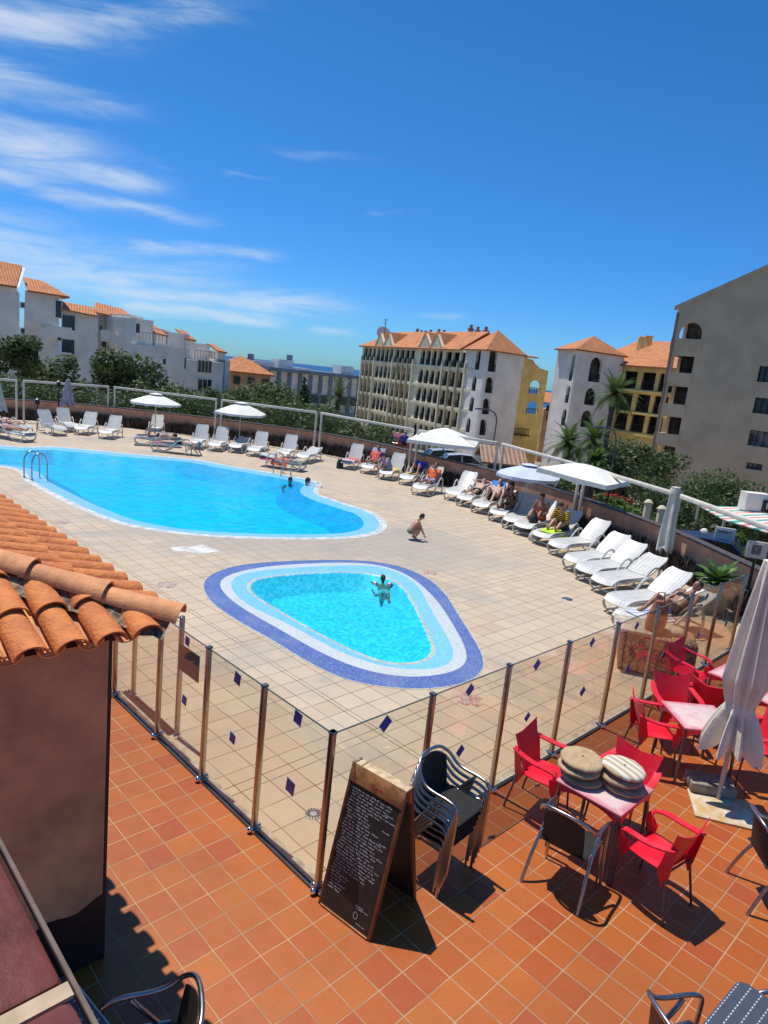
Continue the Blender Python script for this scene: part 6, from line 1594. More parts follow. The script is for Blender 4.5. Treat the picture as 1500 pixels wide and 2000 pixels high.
def closed(label, base, z0, z1, r0_, r1_, mt, mp, seed, lean=(0, 0)):
    t = thing('closed_parasol', label, 'parasol', base, .3*seed); m = MB(); m.cyl((0, 0, 0), (0, 0, z1+.03), .022, n=8); m.build('pole', mp, t, False)
    m = MB(); vs, fs = folded(z0, z1, z0+.02, r1_, (r0_+r1_)*.62, r0_, r0_, 6, seed, .9, 20); m.add(vs, fs, smooth=True); m.build('canopy', mt, t, False)
    m = MB(); m.lathe([(r1_*1.12, z1-.16), (r1_*1.06, z1-.05), (r1_*.80, z1+.0), (.02, z1+.02)], 10); m.build('cap', mt, t, False)
    m = MB(); m.lathe([(.001, 0), (.24, 0), (.24, .05), (.05, .09), (.04, .22), (.001, .22)], 14); m.build('base', m_conc, t, False); return t
closed('closed grey lilac parasol standing above the left upright loungers', g(132, 834), 1.15, 2.35, .40, .10, m_cg, m_bp, 2)
closed('closed cream parasol cut by the left picture edge', g(-12, 850), 1.15, 2.75, .55, .14, m_ccr, m_bp, 4)
closed('closed cream parasol on a dark pole beside the parallel empty loungers', g(1284, 1140), .95, 2.42, .22, .115, m_ccr, m_bp, 3)
# lamp posts on the deck and in the street
def lamp(label, base, h, arm=None, mt=None, r=.05, name='lamp_post'):
    t = thing(name, label, 'lamp post', base); m = MB()
    pts = [(0, 0, 0), (0, 0, h)]
    if arm: pts = catmull([Vector(p) for p in ((0, 0, 0), (0, 0, h*.5), (0, 0, h*.88), (arm[0]*.35, arm[1]*.35, h*.99), (arm[0], arm[1], h))], 5, False)
    m.tube(pts, [r]+[r*.7]*(len(pts)-1), 8); m.build('pole', mt or m_bp, t, False)
    m = MB()
    if arm: m.bbox((arm[0], arm[1], h-.03), (.55, .22, .12), .04, rz=math.atan2(arm[1], arm[0])); m.build('lamp_head', m_grey, t, False)
    else: m.lathe([(.05, h-.02), (.12, h+.02), (.09, h+.22), (.16, h+.24), (.03, h+.34)], 8); m.build('lantern', m_bp, t, False)
    return t
lamp('black lantern post by the far left wall beside the closed parasol', g(114, 832), 1.95)
lamp('short black post on the coping beside the left upright loungers', g(73, 838), 1.15, r=.04, name='post')
def outpost(px, ytop, Y, lab):
    p = at(px, ytop, Y); z = gz(0, math.hypot(p.x, Y)); lamp(lab, (p.x, Y, z), p.z-z, None, m_bp, .05)
outpost(1191, 950, 25.5, 'black lantern post outside the wall, right of the square white parasol')
def street(px, ytop, ybase, Y, armx, lab, r=.08):
    p = at(px, ytop, Y); z = gz(0, math.hypot(p.x, Y)); lamp(lab, (p.x, Y, z), p.z-z, (armx, 0), m_grey, r)
street(972, 802, 0, 60, -1.7, 'curved grey street lamp in front of the first white tower')
street(1207, 838, 0, 40, -1.1, 'tall grey street lamp in front of the bushy tree', .06)
# ================================================================ pool ladders, drain, planter, small things
def ladder(label, p, az_):
    t = thing('pool_ladder', label, 'ladder', p, az_)
    for s_ in (-1, 1):
        m = MB(); m.tube(catmull([Vector((s_*.25, y, z)) for y, z in ((-.42, 0), (-.42, .55), (-.30, .78), (-.12, .80), (.02, .62), (.05, .2), (.05, -.45))], 5, False), .022, 10); m.build('handrail', m_alu, t, False)
        m = MB(); m.cyl((s_*.25, -.42, 0), (s_*.25, -.42, .03), .05); m.build('flange', m_alu, t, False)
    for z in (-.12, -.38):
        m = MB(); m.box((0, .05, z), (.48, .08, .03)); m.build('rung', m_alu, t, False)
    return t
A_, B_ = g(47, 928), g(88, 943); ladder('curved steel pool ladder at the near left of the big pool', (A_+B_)/2+Vector((.1, .25, 0)), math.atan2((B_-A_).y, (B_-A_).x))
A_, B_ = g(527, 922), g(560, 932); ladder('steel pool ladder on the far side below the orange towels', (A_+B_)/2+Vector((.0, .0, 0)), math.atan2((B_-A_).y, (B_-A_).x)+pi)
dr = thing('floor_drain', 'round slotted metal floor drain behind the glass fence', 'drain', g(612, 1590)); m = MB(); m.lathe([(.001, .008), (.085, .008), (.09, .004), (.09, .001)], 28); m.build('plate', mat('zinc_plate', (.42, .42, .40), .5, var=.15), dr, False)
m = MB()
for k in range(16): a = 2*pi*k/16; m.box((cos(a)*.060, sin(a)*.060, .0095), (.042, .013, .002), rz=a)
m.build('slot', m_bk, dr, False)
dr2 = thing('floor_drain', 'small round drain in the deck left of the empty loungers', 'drain', g(1108, 1170)); m = MB(); m.lathe([(.001, .008), (.11, .008), (.12, .002)], 20); m.build('plate', m_alu, dr2, False)
m_stone = bpy.data.materials.new('crazy_paving'); m_stone.use_nodes = True; t = NT(m_stone.node_tree); b = t.n['Principled BSDF']
P = t.new('ShaderNodeTexCoord').outputs['Object']; vo = t.new('ShaderNodeTexVoronoi', feature='DISTANCE_TO_EDGE'); vo.inputs['Scale'].default_value = 13; t.put(vo.inputs['Vector'], P)
vc = t.new('ShaderNodeTexVoronoi'); vc.inputs['Scale'].default_value = 13; t.put(vc.inputs['Vector'], P)
t.put(b.inputs['Base Color'], t.mix(t.ramp(vo.outputs[0], .05, .10), (.14, .085, .05), t.mix(t.sep(vc.outputs['Color'])[0], (.30, .165, .08), (.42, .27, .14)))); b.inputs['Roughness'].default_value = .85
bn = t.new('ShaderNodeBump'); bn.inputs['Strength'].default_value = .8; t.put(bn.inputs['Height'], t.ramp(vo.outputs[0], .02, .14)); bn.inputs['Distance'].default_value = .02; t.l.new(bn.outputs[0], b.inputs['Normal'])
sp = thing('stone_bench', 'low brown crazy paved stone bench with a cream slab behind the glass fence', 'bench', Vector((4.75, 10.72, 0)), RAD(-17))
m = MB(); m.bbox((0, 0, .33), (1.15, .72, .66), .05); m.build('stone_body', m_stone, sp, False)
m = MB(); m.bbox((-.42, .0, .69), (.62, .78, .05), .012); m.build('slab', m_kerb, sp, False)
m = MB(); m.ball((.22, .05, .70), .17, sc_=(1.2, 1, .55)); m.build('round_stone', m_kerb, sp, False)
m_lea = mat('tan_leather', (.46, .17, .085), .35, var=.35, scale=9, bump=.3)
bag('glossy tan leather bag standing on the stone bench', Vector((4.62, 10.62, .715)), (.36, .24, .50), m_lea, .2)
for x, y, Y in ((1265, 990, 24.5), (1291, 1003, 22.5)):
    p = at(x, y, Y); z = gz(0, math.hypot(p.x, Y)); t = thing('bollard', ('left' if x < 1280 else 'right')+' of the two cream stone bollards outside the right wall', 'bollard', (p.x, Y, z), 0, 'cream bollards outside the wall')
    h = p.z-z+.22; m = MB(); m.box((0, 0, h/2-.05), (.20, .20, h-.1)); m.build('shaft', m_bcream, t, False); m = MB(); m.box((0, 0, h-.07), (.26, .26, .05)); m.lathe([(.15, h-.045), (.10, h+.03), (.001, h+.07)], 8); m.build('cap', m_bcream, t, False)
p = at(1376, 1035, 19.5); z = gz(0, 20); t = thing('bollard', 'white mushroom topped bollard left of the blue car', 'bollard', (p.x, 19.5, z)); h = p.z-z
m = MB(); m.lathe([(.09, 0), (.07, h-.25), (.12, h-.2), (.11, h-.02), (.05, h+.04), (.001, h+.05)], 10); m.build('shaft', m_bwhite, t, False)
# restaurant front: awning, sign wall, framed menus, arch
m_aw = bpy.data.materials.new('striped_awning'); m_aw.use_nodes = True; t = NT(m_aw.node_tree); b = t.n['Principled BSDF']
x, y, z = t.sep(t.new('ShaderNodeTexCoord').outputs['Object'])[:3]; fr_ = t.m('FRACT', t.m('MULTIPLY', x, .9))
c = t.mix(t.ramp(fr_, .24, .26, smooth=False), (.02, .32, .24), (.74, .66, .58)); c = t.mix(t.m('MULTIPLY', t.ramp(fr_, .5, .52), t.ramp(fr_, .72, .70)), c, (.62, .20, .16)); t.put(b.inputs['Base Color'], c); b.inputs['Roughness'].default_value = .85
w0 = at(1372, 990, 25); aw = thing('restaurant_awning', 'striped green red and cream restaurant awning behind the right windbreak rail', 'awning', (w0.x, w0.y, 0), RAD(-58))
inv = PINV[aw.name]; P4 = [at(1352, 984, 25.5), at(1418, 1016, 21.0), at(1520, 1043, 17.0), at(1530, 1010, 21.5), at(1462, 992, 25.5)]
P4 = [at(1360, 985, 26.0), at(1450, 990, 28), at(1560, 1025, 22.0), at(1540, 1052, 17.5)]; P4 = [at(1365, 987, 25), at(1448, 990, 26), at(1600, 1030, 19.5), at(1580, 1062, 16.5), at(1415, 1015, 20.5)]
m = MB(); pl = [inv @ p for p in P4]; m.add(pl+[p-Vector((0, 0, .03)) for p in pl], [(0, 1, 2, 3, 4), (9, 8, 7, 6, 5)]+[(i, (i+1) % 5, 5+(i+1) % 5, 5+i) for i in range(5)]); m.build('canvas', m_aw, aw, False)
for q in (P4[0], P4[4]):
    m = MB(); qq = inv @ q; m.cyl(qq, (qq.x, qq.y, -1.7), .04); m.build('post', m_wht, aw, False)
sw = thing('sign_wall', 'white restaurant parapet with black name board at the right picture edge', 'sign', at(1480, 985, 24))
m = MB(); a0, a1 = at(1452, 967, 24), at(1484, 990, 24); c = (a0+a1)/2; m.box((c.x+.1, 24, c.z), (.85, .5, .62)); q = at(1500, 1003, 24); m.box((q.x+.8, 24.1, q.z+.0), (3.4, .9, .10)); m.build('wall', m_bwhite, sw)
c = at(1510, 990, 23.7); m = MB(); m.bbox((c.x+.25, 23.7, c.z), (1.25, .06, .42), .01); m.build('board', m_bk, sw)
def text(s_, size, M_, mt, parent, name='lettering'):
    cu = bpy.data.curves.new(name, 'FONT'); cu.body = s_; cu.size = size; cu.extrude = .004; cu.align_x = 'LEFT'; o = bpy.data.objects.new(name, cu); COL.objects.link(o)
    dg = bpy.context.evaluated_depsgraph_get(); me = bpy.data.meshes.new_from_object(o.evaluated_get(dg)); bpy.data.objects.remove(o)
    me.materials.clear(); me.materials.append(mt); o = bpy.data.objects.new(name, me); COL.objects.link(o); 
    me.transform(PINV[parent.name] @ M_); o.parent = parent; return o
text('EL P', .30, Matrix.Translation((c.x-.28, 23.655, c.z-.09)) @ Matrix.Rotation(pi/2, 4, 'X'), m_bwhite, sw)
for k, (x, y, Y, sz, lab) in enumerate(((1415, 1047, 18.5, .52, 'white framed menu board left, above the roof of the blue car'), (1478, 1074, 14.6, .42, 'white framed menu board right, above the arch by the picture edge'))):
    c = at(x, y, Y); z = gz(0, 20); t = thing('framed_sign', lab, 'sign', (c.x, Y, z), RAD(-20)); h = c.z-z
    m = MB(); m.cyl((0, 0, 0), (0, 0, h-sz/2), .03); m.build('post', m_bp, t, False)
    m = MB(); m.bbox((0, 0, h), (sz, .05, sz*.92), .02); m.build('frame', m_wht, t, False)
    m = MB(); m.box((0, -.03, h), (sz*.74, .012, sz*.66)); m.build('panel', mat('pale_panel', (.50, .56, .52), .5, var=.1) if k == 0 else m_wht, t, False)
    m = MB(); rnd = random.Random(k+5)
    for cx in ((-.20, .03) if k else (-.24, -.12, 0, .12, .24)):
        for r in range(9 if k else 2):
            wd = sz*(.26 if k else .09)*rnd.uniform(.6, 1); m.box((sz*cx+wd/2-(.02 if k else .04), -.038, h+sz*(.24-.058*r)), (wd, .004, sz*.04))
    m.build('printed_text', m_bk, t, False)
c = g(1486, 1118, .86); ar = thing('arch_sign', 'grey lilac round arch board just outside the wall at the right edge', 'sign', (9.0, 14.1, -1.6), RAD(-62))
m = MB(); R_ = .62; m.prism([(R_*cos(pi*k/20), 0, 2.0+R_*sin(pi*k/20)) for k in range(21)]+[(-R_, 0, 1.2), (R_, 0, 1.2)], (0, .06, 0)); m.build('board', m_cg, ar, False)
m = MB(); m.tube([((R_+.0)*cos(pi*k/20), -.01, 2.0+(R_)*sin(pi*k/20)) for k in range(21)], .03, 6)
for k in range(1, 12): a = pi*k/12; m.box((R_*.80*cos(a), -.008, 2.0+R_*.80*sin(a)), (.035, .01, .09), R=Matrix.Rotation(pi/2-a, 4, 'Y'))
m.build('printed_rim', m_bp, ar, False)
# ================================================================ vehicles
m_tyre = mat('tyre', (.02, .02, .02), .8, var=.1); m_hl = mat('headlight', (.6, .62, .65), .1, var=0)
def car(label, loc, rz, col, cname, L=4.2, hh=1.48):
    t = thing('parked_car', label, 'car', loc, rz, 'cars in the street outside'); mp = mat(cname, col, .22, .25, var=.05, spec=.7)
    sec = [(-L/2, .35, .62, .70), (-L/2+.08, .25, .92, .82), (-L*.28, .24, .98, .86), (-L*.10, .24, .97, .87), (L*.25, .24, .96, .87), (L*.42, .25, .92, .84), (L/2-.05, .27, .78, .80), (L/2, .36, .60, .68)]
    rows = [[Vector((x, -w_, zb)), Vector((x, -w_*1.02, (zb+zt)/2)), Vector((x, -w_*.95, zt)), Vector((x, 0, zt+.03)), Vector((x, w_*.95, zt)), Vector((x, w_*1.02, (zb+zt)/2)), Vector((x, w_, zb))] for x, zb, zt, w_ in sec]
    m = MB(); m.grid(rows); m.add(rows[0], [tuple(range(7))]); m.add(rows[-1], [tuple(range(6, -1, -1))]); m.add([Vector((-L/2+.1, -.8, .25)), Vector((L/2-.1, -.8, .25)), Vector((L/2-.1, .8, .25)), Vector((-L/2+.1, .8, .25))], [(0, 3, 2, 1)]); m.build('body', mp, t, False)
    cab = [(-L*.42, .95, .70), (-L*.33, hh-.12, .62), (-L*.12, hh, .60), (L*.06, hh-.02, .60), (L*.24, .97, .72)]
    m = MB(); m.cur = 0; rows = [[Vector((x, -w_-.1*(z < 1), .93 if False else .9)), Vector((x, -w_, z)), Vector((x, w_, z)), Vector((x, w_+.1*(z < 1), .9))] for x, z, w_ in cab]; m.grid(rows, smooth=False); m.build('glasshouse', m_bglass, t, False)
    m = MB(); m.grid([[Vector((x, -w_-.01, z+.012)), Vector((x, 0, z+.04)), Vector((x, w_+.01, z+.012))] for x, z, w_ in cab[1:4]]); 
    for s_ in (-1, 1):
        for (a, b_) in ((cab[0], cab[1]), (cab[3], cab[4])): m.tube([(a[0], s_*(a[2]+.015), a[1]), (b_[0], s_*(b_[2]+.015), b_[1])], .035, 6)
        m.tube([(-L*.10, s_*.80, .93), (-L*.11, s_*.62, hh-.02)], .03, 6)
    m.build('roof', mp, t, False)
    for sx in (-1, 1):
        for sy in (-1, 1):
            m = MB(); m.tube([(sx*L*.31, sy*.72, .32), (sx*L*.31, sy*.90, .32)], .32, 18); wh_ = m.build('wheel', m_tyre, t, False)
            m = MB(); m.tube([(sx*L*.31, sy*.90, .32), (sx*L*.31, sy*.912, .32)], .19, 12); m.build('hubcap', m_alu, wh_, False)
        m = MB(); m.bbox((L/2-.07, sx*.55, .68), (.12, .35, .14), .03); m.build('headlight', m_hl, t, False)
        m = MB(); m.bbox((-L/2+.05, sx*.58, .78), (.10, .28, .14), .03); m.build('tail_light', m_emb, t, False)
    return t
c = at(1402, 1063, 18.6); car('dark blue car parked just outside the right boundary wall', (c.x+.15, 18.7, c.z-1.32), RAD(-28), (.012, .045, .13), 'navy_paint')
c = at(875, 884, 50); car('pale silver car glimpsed under the square white parasol', (c.x, 50, c.z-1.25), RAD(15), (.50, .56, .62), 'silver_paint')
c = at(912, 890, 47); car('white van like car right of the silver one, beside the kiosk', (c.x, 47, c.z-1.4), RAD(5), (.62, .64, .66), 'white_paint')
c = at(775, 866, 56); car('red car in the street left of the square white parasol', (c.x, 56, c.z-.7), RAD(70), (.45, .02, .03), 'red_paint')
# blue rail along the outer side of the coping on the right
# ================================================================ people
m_skin = mat('skin_tanned', (.50, .25, .155), .5, var=.10, scale=6); m_skin2 = mat('skin_fair', (.62, .37, .27), .5, var=.10, scale=6); m_skin3 = mat('skin_bronzed', (.34, .155, .09), .45, var=.12, scale=6)
m_hair = mat('dark_hair', (.018, .012, .009), .6, var=.4, scale=60, bump=.5, bscale=90); m_hairb = mat('brown_hair', (.08, .045, .025), .6, var=.4, scale=60, bump=.5, bscale=90)
m_eye = mat('eye', (.02, .015, .012), .2, var=0); m_lip = mat('lips', (.38, .12, .09), .5, var=0)
def capsule(mb, a, b, ra, rb, n=10):
    a = Vector(a); b = Vector(b); d = b-a; L = d.length
    if L < 1e-5: return
    q = d.to_track_quat('Z', 'Y').to_matrix().to_4x4(); T = Matrix.Translation(a) @ q; pr_ = []
    for i in range(5): t_ = -pi/2+pi/2*i/4; pr_.append((max(1e-4, ra*cos(t_)), ra*sin(t_)))
    for i in range(5): t_ = pi/2*i/4; pr_.append((max(1e-4, rb*cos(t_)), L+rb*sin(t_)))
    mb.lathe(pr_, n, T)
def fuse(o, vox, sm=4):
    r = o.modifiers.new('fuse', 'REMESH'); r.mode = 'VOXEL'; r.voxel_size = vox; r.use_smooth_shade = True
    s_ = o.modifiers.new('soft', 'SMOOTH'); s_.factor = .5; s_.iterations = sm
def person(label, loc, rz, J, skin, hair, s_=1., wear=(), hairlen=.0, cap=None, face=(0, 1, 0), group=None, female=False, vox=.014, straps=None):
    """J: joints in metres (before scale s_): pel, che, nec, hed, shl, shr, ell, elr, hal, har, hil, hir, knl, knr, anl, anr, tol, tor"""
    t = thing('person', label, 'person', loc, rz, group); J = {k: Vector(v)*s_ for k, v in J.items()}; S_ = s_
    m = MB(); c = lambda a, b, ra, rb: capsule(m, J[a] if isinstance(a, str) else a, J[b] if isinstance(b, str) else b, ra*S_, rb*S_)
    sw_ = (J['shr']-J['shl'])*.5; hw_ = (J['hir']-J['hil'])*.5
    c('pel', 'che', .105, .115); 
    for k in (-1, 1):
        capsule(m, J['pel']+hw_*k*.75, J['che']+sw_*k*.50, .092*S_, .105*S_); capsule(m, J['pel']+hw_*k*.8, J['pel']+hw_*k*.6+(J['che']-J['pel'])*.3, .10*S_, .085*S_)
        capsule(m, J['che']+sw_*k*.45, J['shr'] if k > 0 else J['shl'], .095*S_, .058*S_)
    c('che', 'nec', .09, .055); c('nec', 'hed', .052, .055)
    up = (J['hed']-J['nec']).normalized(); fw = Vector(face).normalized(); fw = (fw-up*fw.dot(up)).normalized() if abs(fw.dot(up)) < .98 else up.orthogonal().normalized(); sd = fw.cross(up).normalized()
    hc = J['hed']+up*.055*S_
    Rh = Matrix((sd, fw, up)).transposed().to_4x4()
    m.ball(hc, .105*S_, sc_=(.74, .90, 1.12), R=Rh); m.ball(hc-up*.055*S_+fw*.028*S_, .062*S_, sc_=(.82, .9, .95), R=Rh)
    capsule(m, hc+fw*.088*S_+up*.01*S_, hc+fw*.108*S_-up*.022*S_, .010*S_, .014*S_, 6)
    for k in (-1, 1): m.ball(hc+sd*k*.079*S_-up*.008*S_, .026*S_, sc_=(.35, .8, 1.2), R=Rh)
    for sd_, sh, el_, ha in (('l', 'shl', 'ell', 'hal'), ('r', 'shr', 'elr', 'har')):
        c(sh, el_, .050, .039); c(el_, ha, .038, .026)
        d = (J[ha]-J[el_]).normalized(); ax = d.orthogonal().normalized(); ax2 = d.cross(ax); wr = J[ha]
        for q in (-1, -.33, .33, 1): capsule(m, wr, wr+d*.075*S_+ax*q*.028*S_, .018*S_, .013*S_, 6)
        for q, ln in ((-1, .055), (-.33, .072), (.33, .075), (1, .062)):
            p0 = wr+d*.075*S_+ax*q*.030*S_; p1 = p0+(d*.6+ax*q*.12+ax2*.18).normalized()*ln*.55*S_; p2 = p1+(d*.5+ax2*.6).normalized()*ln*.45*S_
            capsule(m, p0, p1, .0115*S_, .010*S_, 6); capsule(m, p1, p2, .010*S_, .009*S_, 6)
        p0 = wr+d*.025*S_+ax*.026*S_; capsule(m, p0, p0+(ax*.9+d*.7).normalized()*.035*S_, .014*S_, .011*S_, 6); capsule(m, p0+(ax*.9+d*.7).normalized()*.035*S_, p0+(ax*.9+d*.9).normalized()*.06*S_, .011*S_, .009*S_, 6)
    for hi, kn, an, to in (('hil', 'knl', 'anl', 'tol'), ('hir', 'knr', 'anr', 'tor')):
        if kn not in J: continue
        c(hi, kn, .088, .058); mid = J[kn].lerp(J[an], .35); capsule(m, J[kn], mid, .055*S_, .054*S_); capsule(m, mid, J[an], .054*S_, .036*S_); c(an, to, .040, .026)
        d = (J[to]-J[an]).normalized(); sx = d.cross(Vector((0, 0, 1))); sx = sx.normalized() if sx.length > .1 else Vector((1, 0, 0)); capsule(m, J[an], J[to]+sx*.02*S_, .034*S_, .022*S_); capsule(m, J[an], J[to]-sx*.02*S_, .034*S_, .022*S_)
    if female:
        for k in (-1, 1): m.ball(J['che']+sw_*k*.42+fw*.085*S_-up*.02*S_, .062*S_)
    o = m.build('body', skin, t, False); fuse(o, vox*max(.75, S_))
    # eyes and mouth
    m = MB()
    for k in (-1, 1): m.ball(hc+sd*k*.032*S_+fw*.090*S_+up*.012*S_, .0085*S_, n=6)
    m.build('eyes', m_eye, t, False)
    m = MB(); m.ball(hc+fw*.078*S_-up*.058*S_, .018*S_, n=8, sc_=(1.2, .45, .4), R=Rh); m.build('mouth', m_lip, t, False)
    if hair is not None:
        m = MB(); m.ball(hc+up*.022*S_-fw*.016*S_, .112*S_, sc_=(.79, .90, 1.06), R=Rh); m.ball(hc-fw*.05*S_-up*.02*S_, .075*S_, sc_=(1, .7, 1), R=Rh)
        if hairlen: capsule(m, hc-fw*.06*S_, hc-fw*.075*S_-up*hairlen*S_, .07*S_, .04*S_)
        # keep the face clear
        hb_ = m.build('hair', hair, t, False); fuse(hb_, .014*S_, 2)
        me = hb_.data
    if cap:
        m = MB(); T = Matrix.Translation(hc+up*.035*S_) @ Rh; m.lathe([(.112*S_*cos(pi/2*i/6), .112*S_*sin(pi/2*i/6)) for i in range(7)], 14, T @ Matrix.Diagonal((.86, .98, .95, 1)))
        m.box((0, .135*S_, .008*S_), (.13*S_, .10*S_, .012*S_), T); m.build('cap', cap, t, False)
    for nm_, mt, bones in wear:
        m = MB()
        for b_ in bones:
            if b_ == 'shorts':
                capsule(m, J['pel']+hw_*.5, J['pel']-hw_*.5, .125*S_, .125*S_)
                for hi, kn in (('hil', 'knl'), ('hir', 'knr')):
                    if kn in J: capsule(m, J[hi], J[hi].lerp(J[kn], .50), .104*S_, .092*S_)
            elif b_ == 'brief':
                capsule(m, J['pel']+hw_*.55, J['pel']-hw_*.55, .118*S_, .118*S_)
                for hi, kn in (('hil', 'knl'), ('hir', 'knr')): capsule(m, J[hi], J[hi].lerp(J[kn], .1) if kn in J else J[hi]+Vector((0, 0, .01)), .10*S_, .09*S_)
            elif b_ == 'shirt':
                capsule(m, J['pel']+(J['che']-J['pel'])*.1, J['che'], .135*S_, .135*S_)
                for k, sh, el_ in ((-1, 'shl', 'ell'), (1, 'shr', 'elr')):
                    capsule(m, J['pel']+hw_*k*.8, J['che']+sw_*k*.5, .110*S_, .122*S_); capsule(m, J['che']+sw_*k*.4, J[sh], .108*S_, .076*S_); capsule(m, J[sh], J[sh].lerp(J[el_], .75), .074*S_, .066*S_)
            elif b_ == 'band':
                capsule(m, J['che']-(J['nec']-J['che'])*.12+sw_*.5, J['che']-(J['nec']-J['che'])*.12-sw_*.5, .117*S_, .117*S_)
            elif b_ == 'arms':
                for sh, el_ in (('shl', 'ell'), ('shr', 'elr')): capsule(m, J[sh].lerp(J[el_], .45), J[sh].lerp(J[el_], .9), .075*S_, .07*S_)
        o = m.build(nm_, mt, t, False); fuse(o, .016*max(.7, S_), 3)
    return t
def standing(): return dict(pel=(0, 0, .93), che=(0, 0, 1.25), nec=(0, 0, 1.45), hed=(0, .01, 1.56), shl=(-.19, 0, 1.40), shr=(.19, 0, 1.40), ell=(-.24, -.02, 1.12), elr=(.24, -.02, 1.12), hal=(-.25, .06, .88), har=(.25, .06, .88), hil=(-.09, 0, .90), hir=(.09, 0, .90), knl=(-.10, .02, .49), knr=(.10, .02, .49), anl=(-.10, -.01, .08), anr=(.10, -.01, .08), tol=(-.12, .14, .03), tor=(.12, .14, .03))
def reclined(back, arm='side', z=.47, knee=.0, kneeR=None):
    """lying on a lounger, head towards +y; back is the angle of the backrest"""
    a = RAD(back); h0 = Vector((0, .22, z)); T_ = lambda s_, o=0: h0+Vector((0, cos(a)*s_-sin(a)*o, sin(a)*s_+cos(a)*o)); kr = knee if kneeR is None else kneeR
    J = dict(pel=h0, che=T_(.32, .01), nec=T_(.52, .02), hed=T_(.62, .05)); 
    for k, n_ in ((-1, 'l'), (1, 'r')):
        J['sh'+n_] = T_(.47)+Vector((k*.19, 0, 0)); kk = knee if k < 0 else kr
        if arm == 'side': J['el'+n_] = T_(.20, .02)+Vector((k*.27, 0, 0)); J['ha'+n_] = h0+Vector((k*.26, -.04, .03))
        elif arm == 'head': J['el'+n_] = T_(.58, .10)+Vector((k*.36, 0, 0)); J['ha'+n_] = T_(.70, .06)+Vector((k*.13, 0, 0))
        elif arm == 'read': J['el'+n_] = T_(.25, .12)+Vector((k*.24, -.04, 0)); J['ha'+n_] = T_(.36, .34)+Vector((k*.10, -.10, 0))
        J['hi'+n_] = h0+Vector((k*.09, -.02, 0)); J['kn'+n_] = h0+Vector((k*.12, -.42+.10*kk, .02+.36*kk)); J['an'+n_] = h0+Vector((k*.13, -.83+.32*kk, -.02)); J['to'+n_] = J['an'+n_]+Vector((k*.04, -.07, .12) if kk < .3 else (0, -.14, -.03))
    return J
def prone(raise_r=0, z=.47, hang=False):
    J = dict(pel=(0, .10, z), che=(0, .44, z), nec=(0, .64, z), hed=(0, .75, z+.02)); 
    for k, n_ in ((-1, 'l'), (1, 'r')):
        J['sh'+n_] = (k*.19, .58, z); J['el'+n_] = (k*.30, .72, z-.02) if not hang else (k*.24, .74, z-.2); J['ha'+n_] = (k*.12, .88, z-.05) if not hang else (k*.18, .86, .10)
        J['hi'+n_] = (k*.09, .08, z); J['kn'+n_] = (k*.12, -.34, z-.02); J['an'+n_] = (k*.13, -.74, z-.02); J['to'+n_] = (k*.13, -.86, z-.07)
    if raise_r: J['anr'] = (.13, -.26, z+.38); J['tor'] = (.13, -.18, z+.50)
    return J
def sat_edge(z=.44, lean=0.):
    l = lean; J = dict(pel=(0, 0, z+.10), che=(0, .08+.22*l, z+.40-.05*l), nec=(0, .12+.36*l, z+.58-.12*l), hed=(0, .17+.42*l, z+.68-.16*l))
    for k, n_ in ((-1, 'l'), (1, 'r')):
        J['sh'+n_] = (k*.19, .11+.32*l, z+.54-.1*l); J['el'+n_] = (k*.24, .24+.3*l, z+.30); J['ha'+n_] = (k*.12, .42+.1*l, z+.16)
        J['hi'+n_] = (k*.10, .02, z+.09); J['kn'+n_] = (k*.17, .44, z+.08); J['an'+n_] = (k*.16, .42, .08); J['to'+n_] = (k*.18, .57, .03)
    return J
def sat_long(z=.45, lean=.0, knee=0.):
    """sitting upright on the lounger with the legs stretched along -y"""
    h0 = Vector((0, .12, z)); J = dict(pel=h0, che=h0+Vector((0, .02-.2*lean, .32)), nec=h0+Vector((0, .02-.36*lean, .51)), hed=h0+Vector((0, -.01-.44*lean, .62)))
    for k, n_ in ((-1, 'l'), (1, 'r')):
        J['sh'+n_] = J['nec']+Vector((k*.19, .01, -.05)); J['el'+n_] = J['nec']+Vector((k*.25, -.10, -.30)); J['ha'+n_] = J['pel']+Vector((k*.14, -.42, .10))
        J['hi'+n_] = h0+Vector((k*.09, -.03, 0)); J['kn'+n_] = h0+Vector((k*.13, -.42, .03+.3*knee)); J['an'+n_] = h0+Vector((k*.13, -.82+.25*knee, -.01)); J['to'+n_] = J['an'+n_]+Vector((0, -.07, .12))
    return J
m_blk2 = mt_('black_swimwear', (.02, .02, .022)); m_org = mt_('orange_swimwear', (.80, .12, .03)); m_lav = mt_('lavender_shirt', (.42, .34, .46)); m_teal = mt_('blue_cap_cloth', (.02, .32, .48)); m_navyc = mt_('navy_cap_cloth', (.04, .05, .16))
m_wasp = stripes('yellow_black_stripes', (.02, .02, .02), (.75, .42, .03), 110, 2); m_royal = mt_('royal_blue_cloth', (.05, .08, .55)); m_wine = mt_('wine_swimwear', (.30, .05, .10))
def on(key, label, J, skin, hair, dy=0., dx=0., **k):
    c, rz, bk = LG[key]; p = loc2w(key, dx, dy); return person(label, p, rz, J, skin, hair, **k)
on('A', 'person lying down in patterned swimwear on the leftmost near lounger', reclined(8), m_skin, m_hairb, wear=(('swimsuit', stripes('floral_stripes', (.10, .09, .25), (.55, .40, .45), 60, 0), ('brief', 'band')),), face=(0, 0, 1))
on('B', 'person lying down on the back lounger at the left picture edge', reclined(8), m_skin2, m_hairb, wear=(('bikini', m_nv, ('brief', 'band')),), face=(0, 0, 1))
on('G', 'prone sunbather in dark swimwear with one foot raised', prone(1), m_skin, m_hair, dy=-.0, wear=(('swimwear', m_nv, ('brief',)),), face=(0, .3, -1))
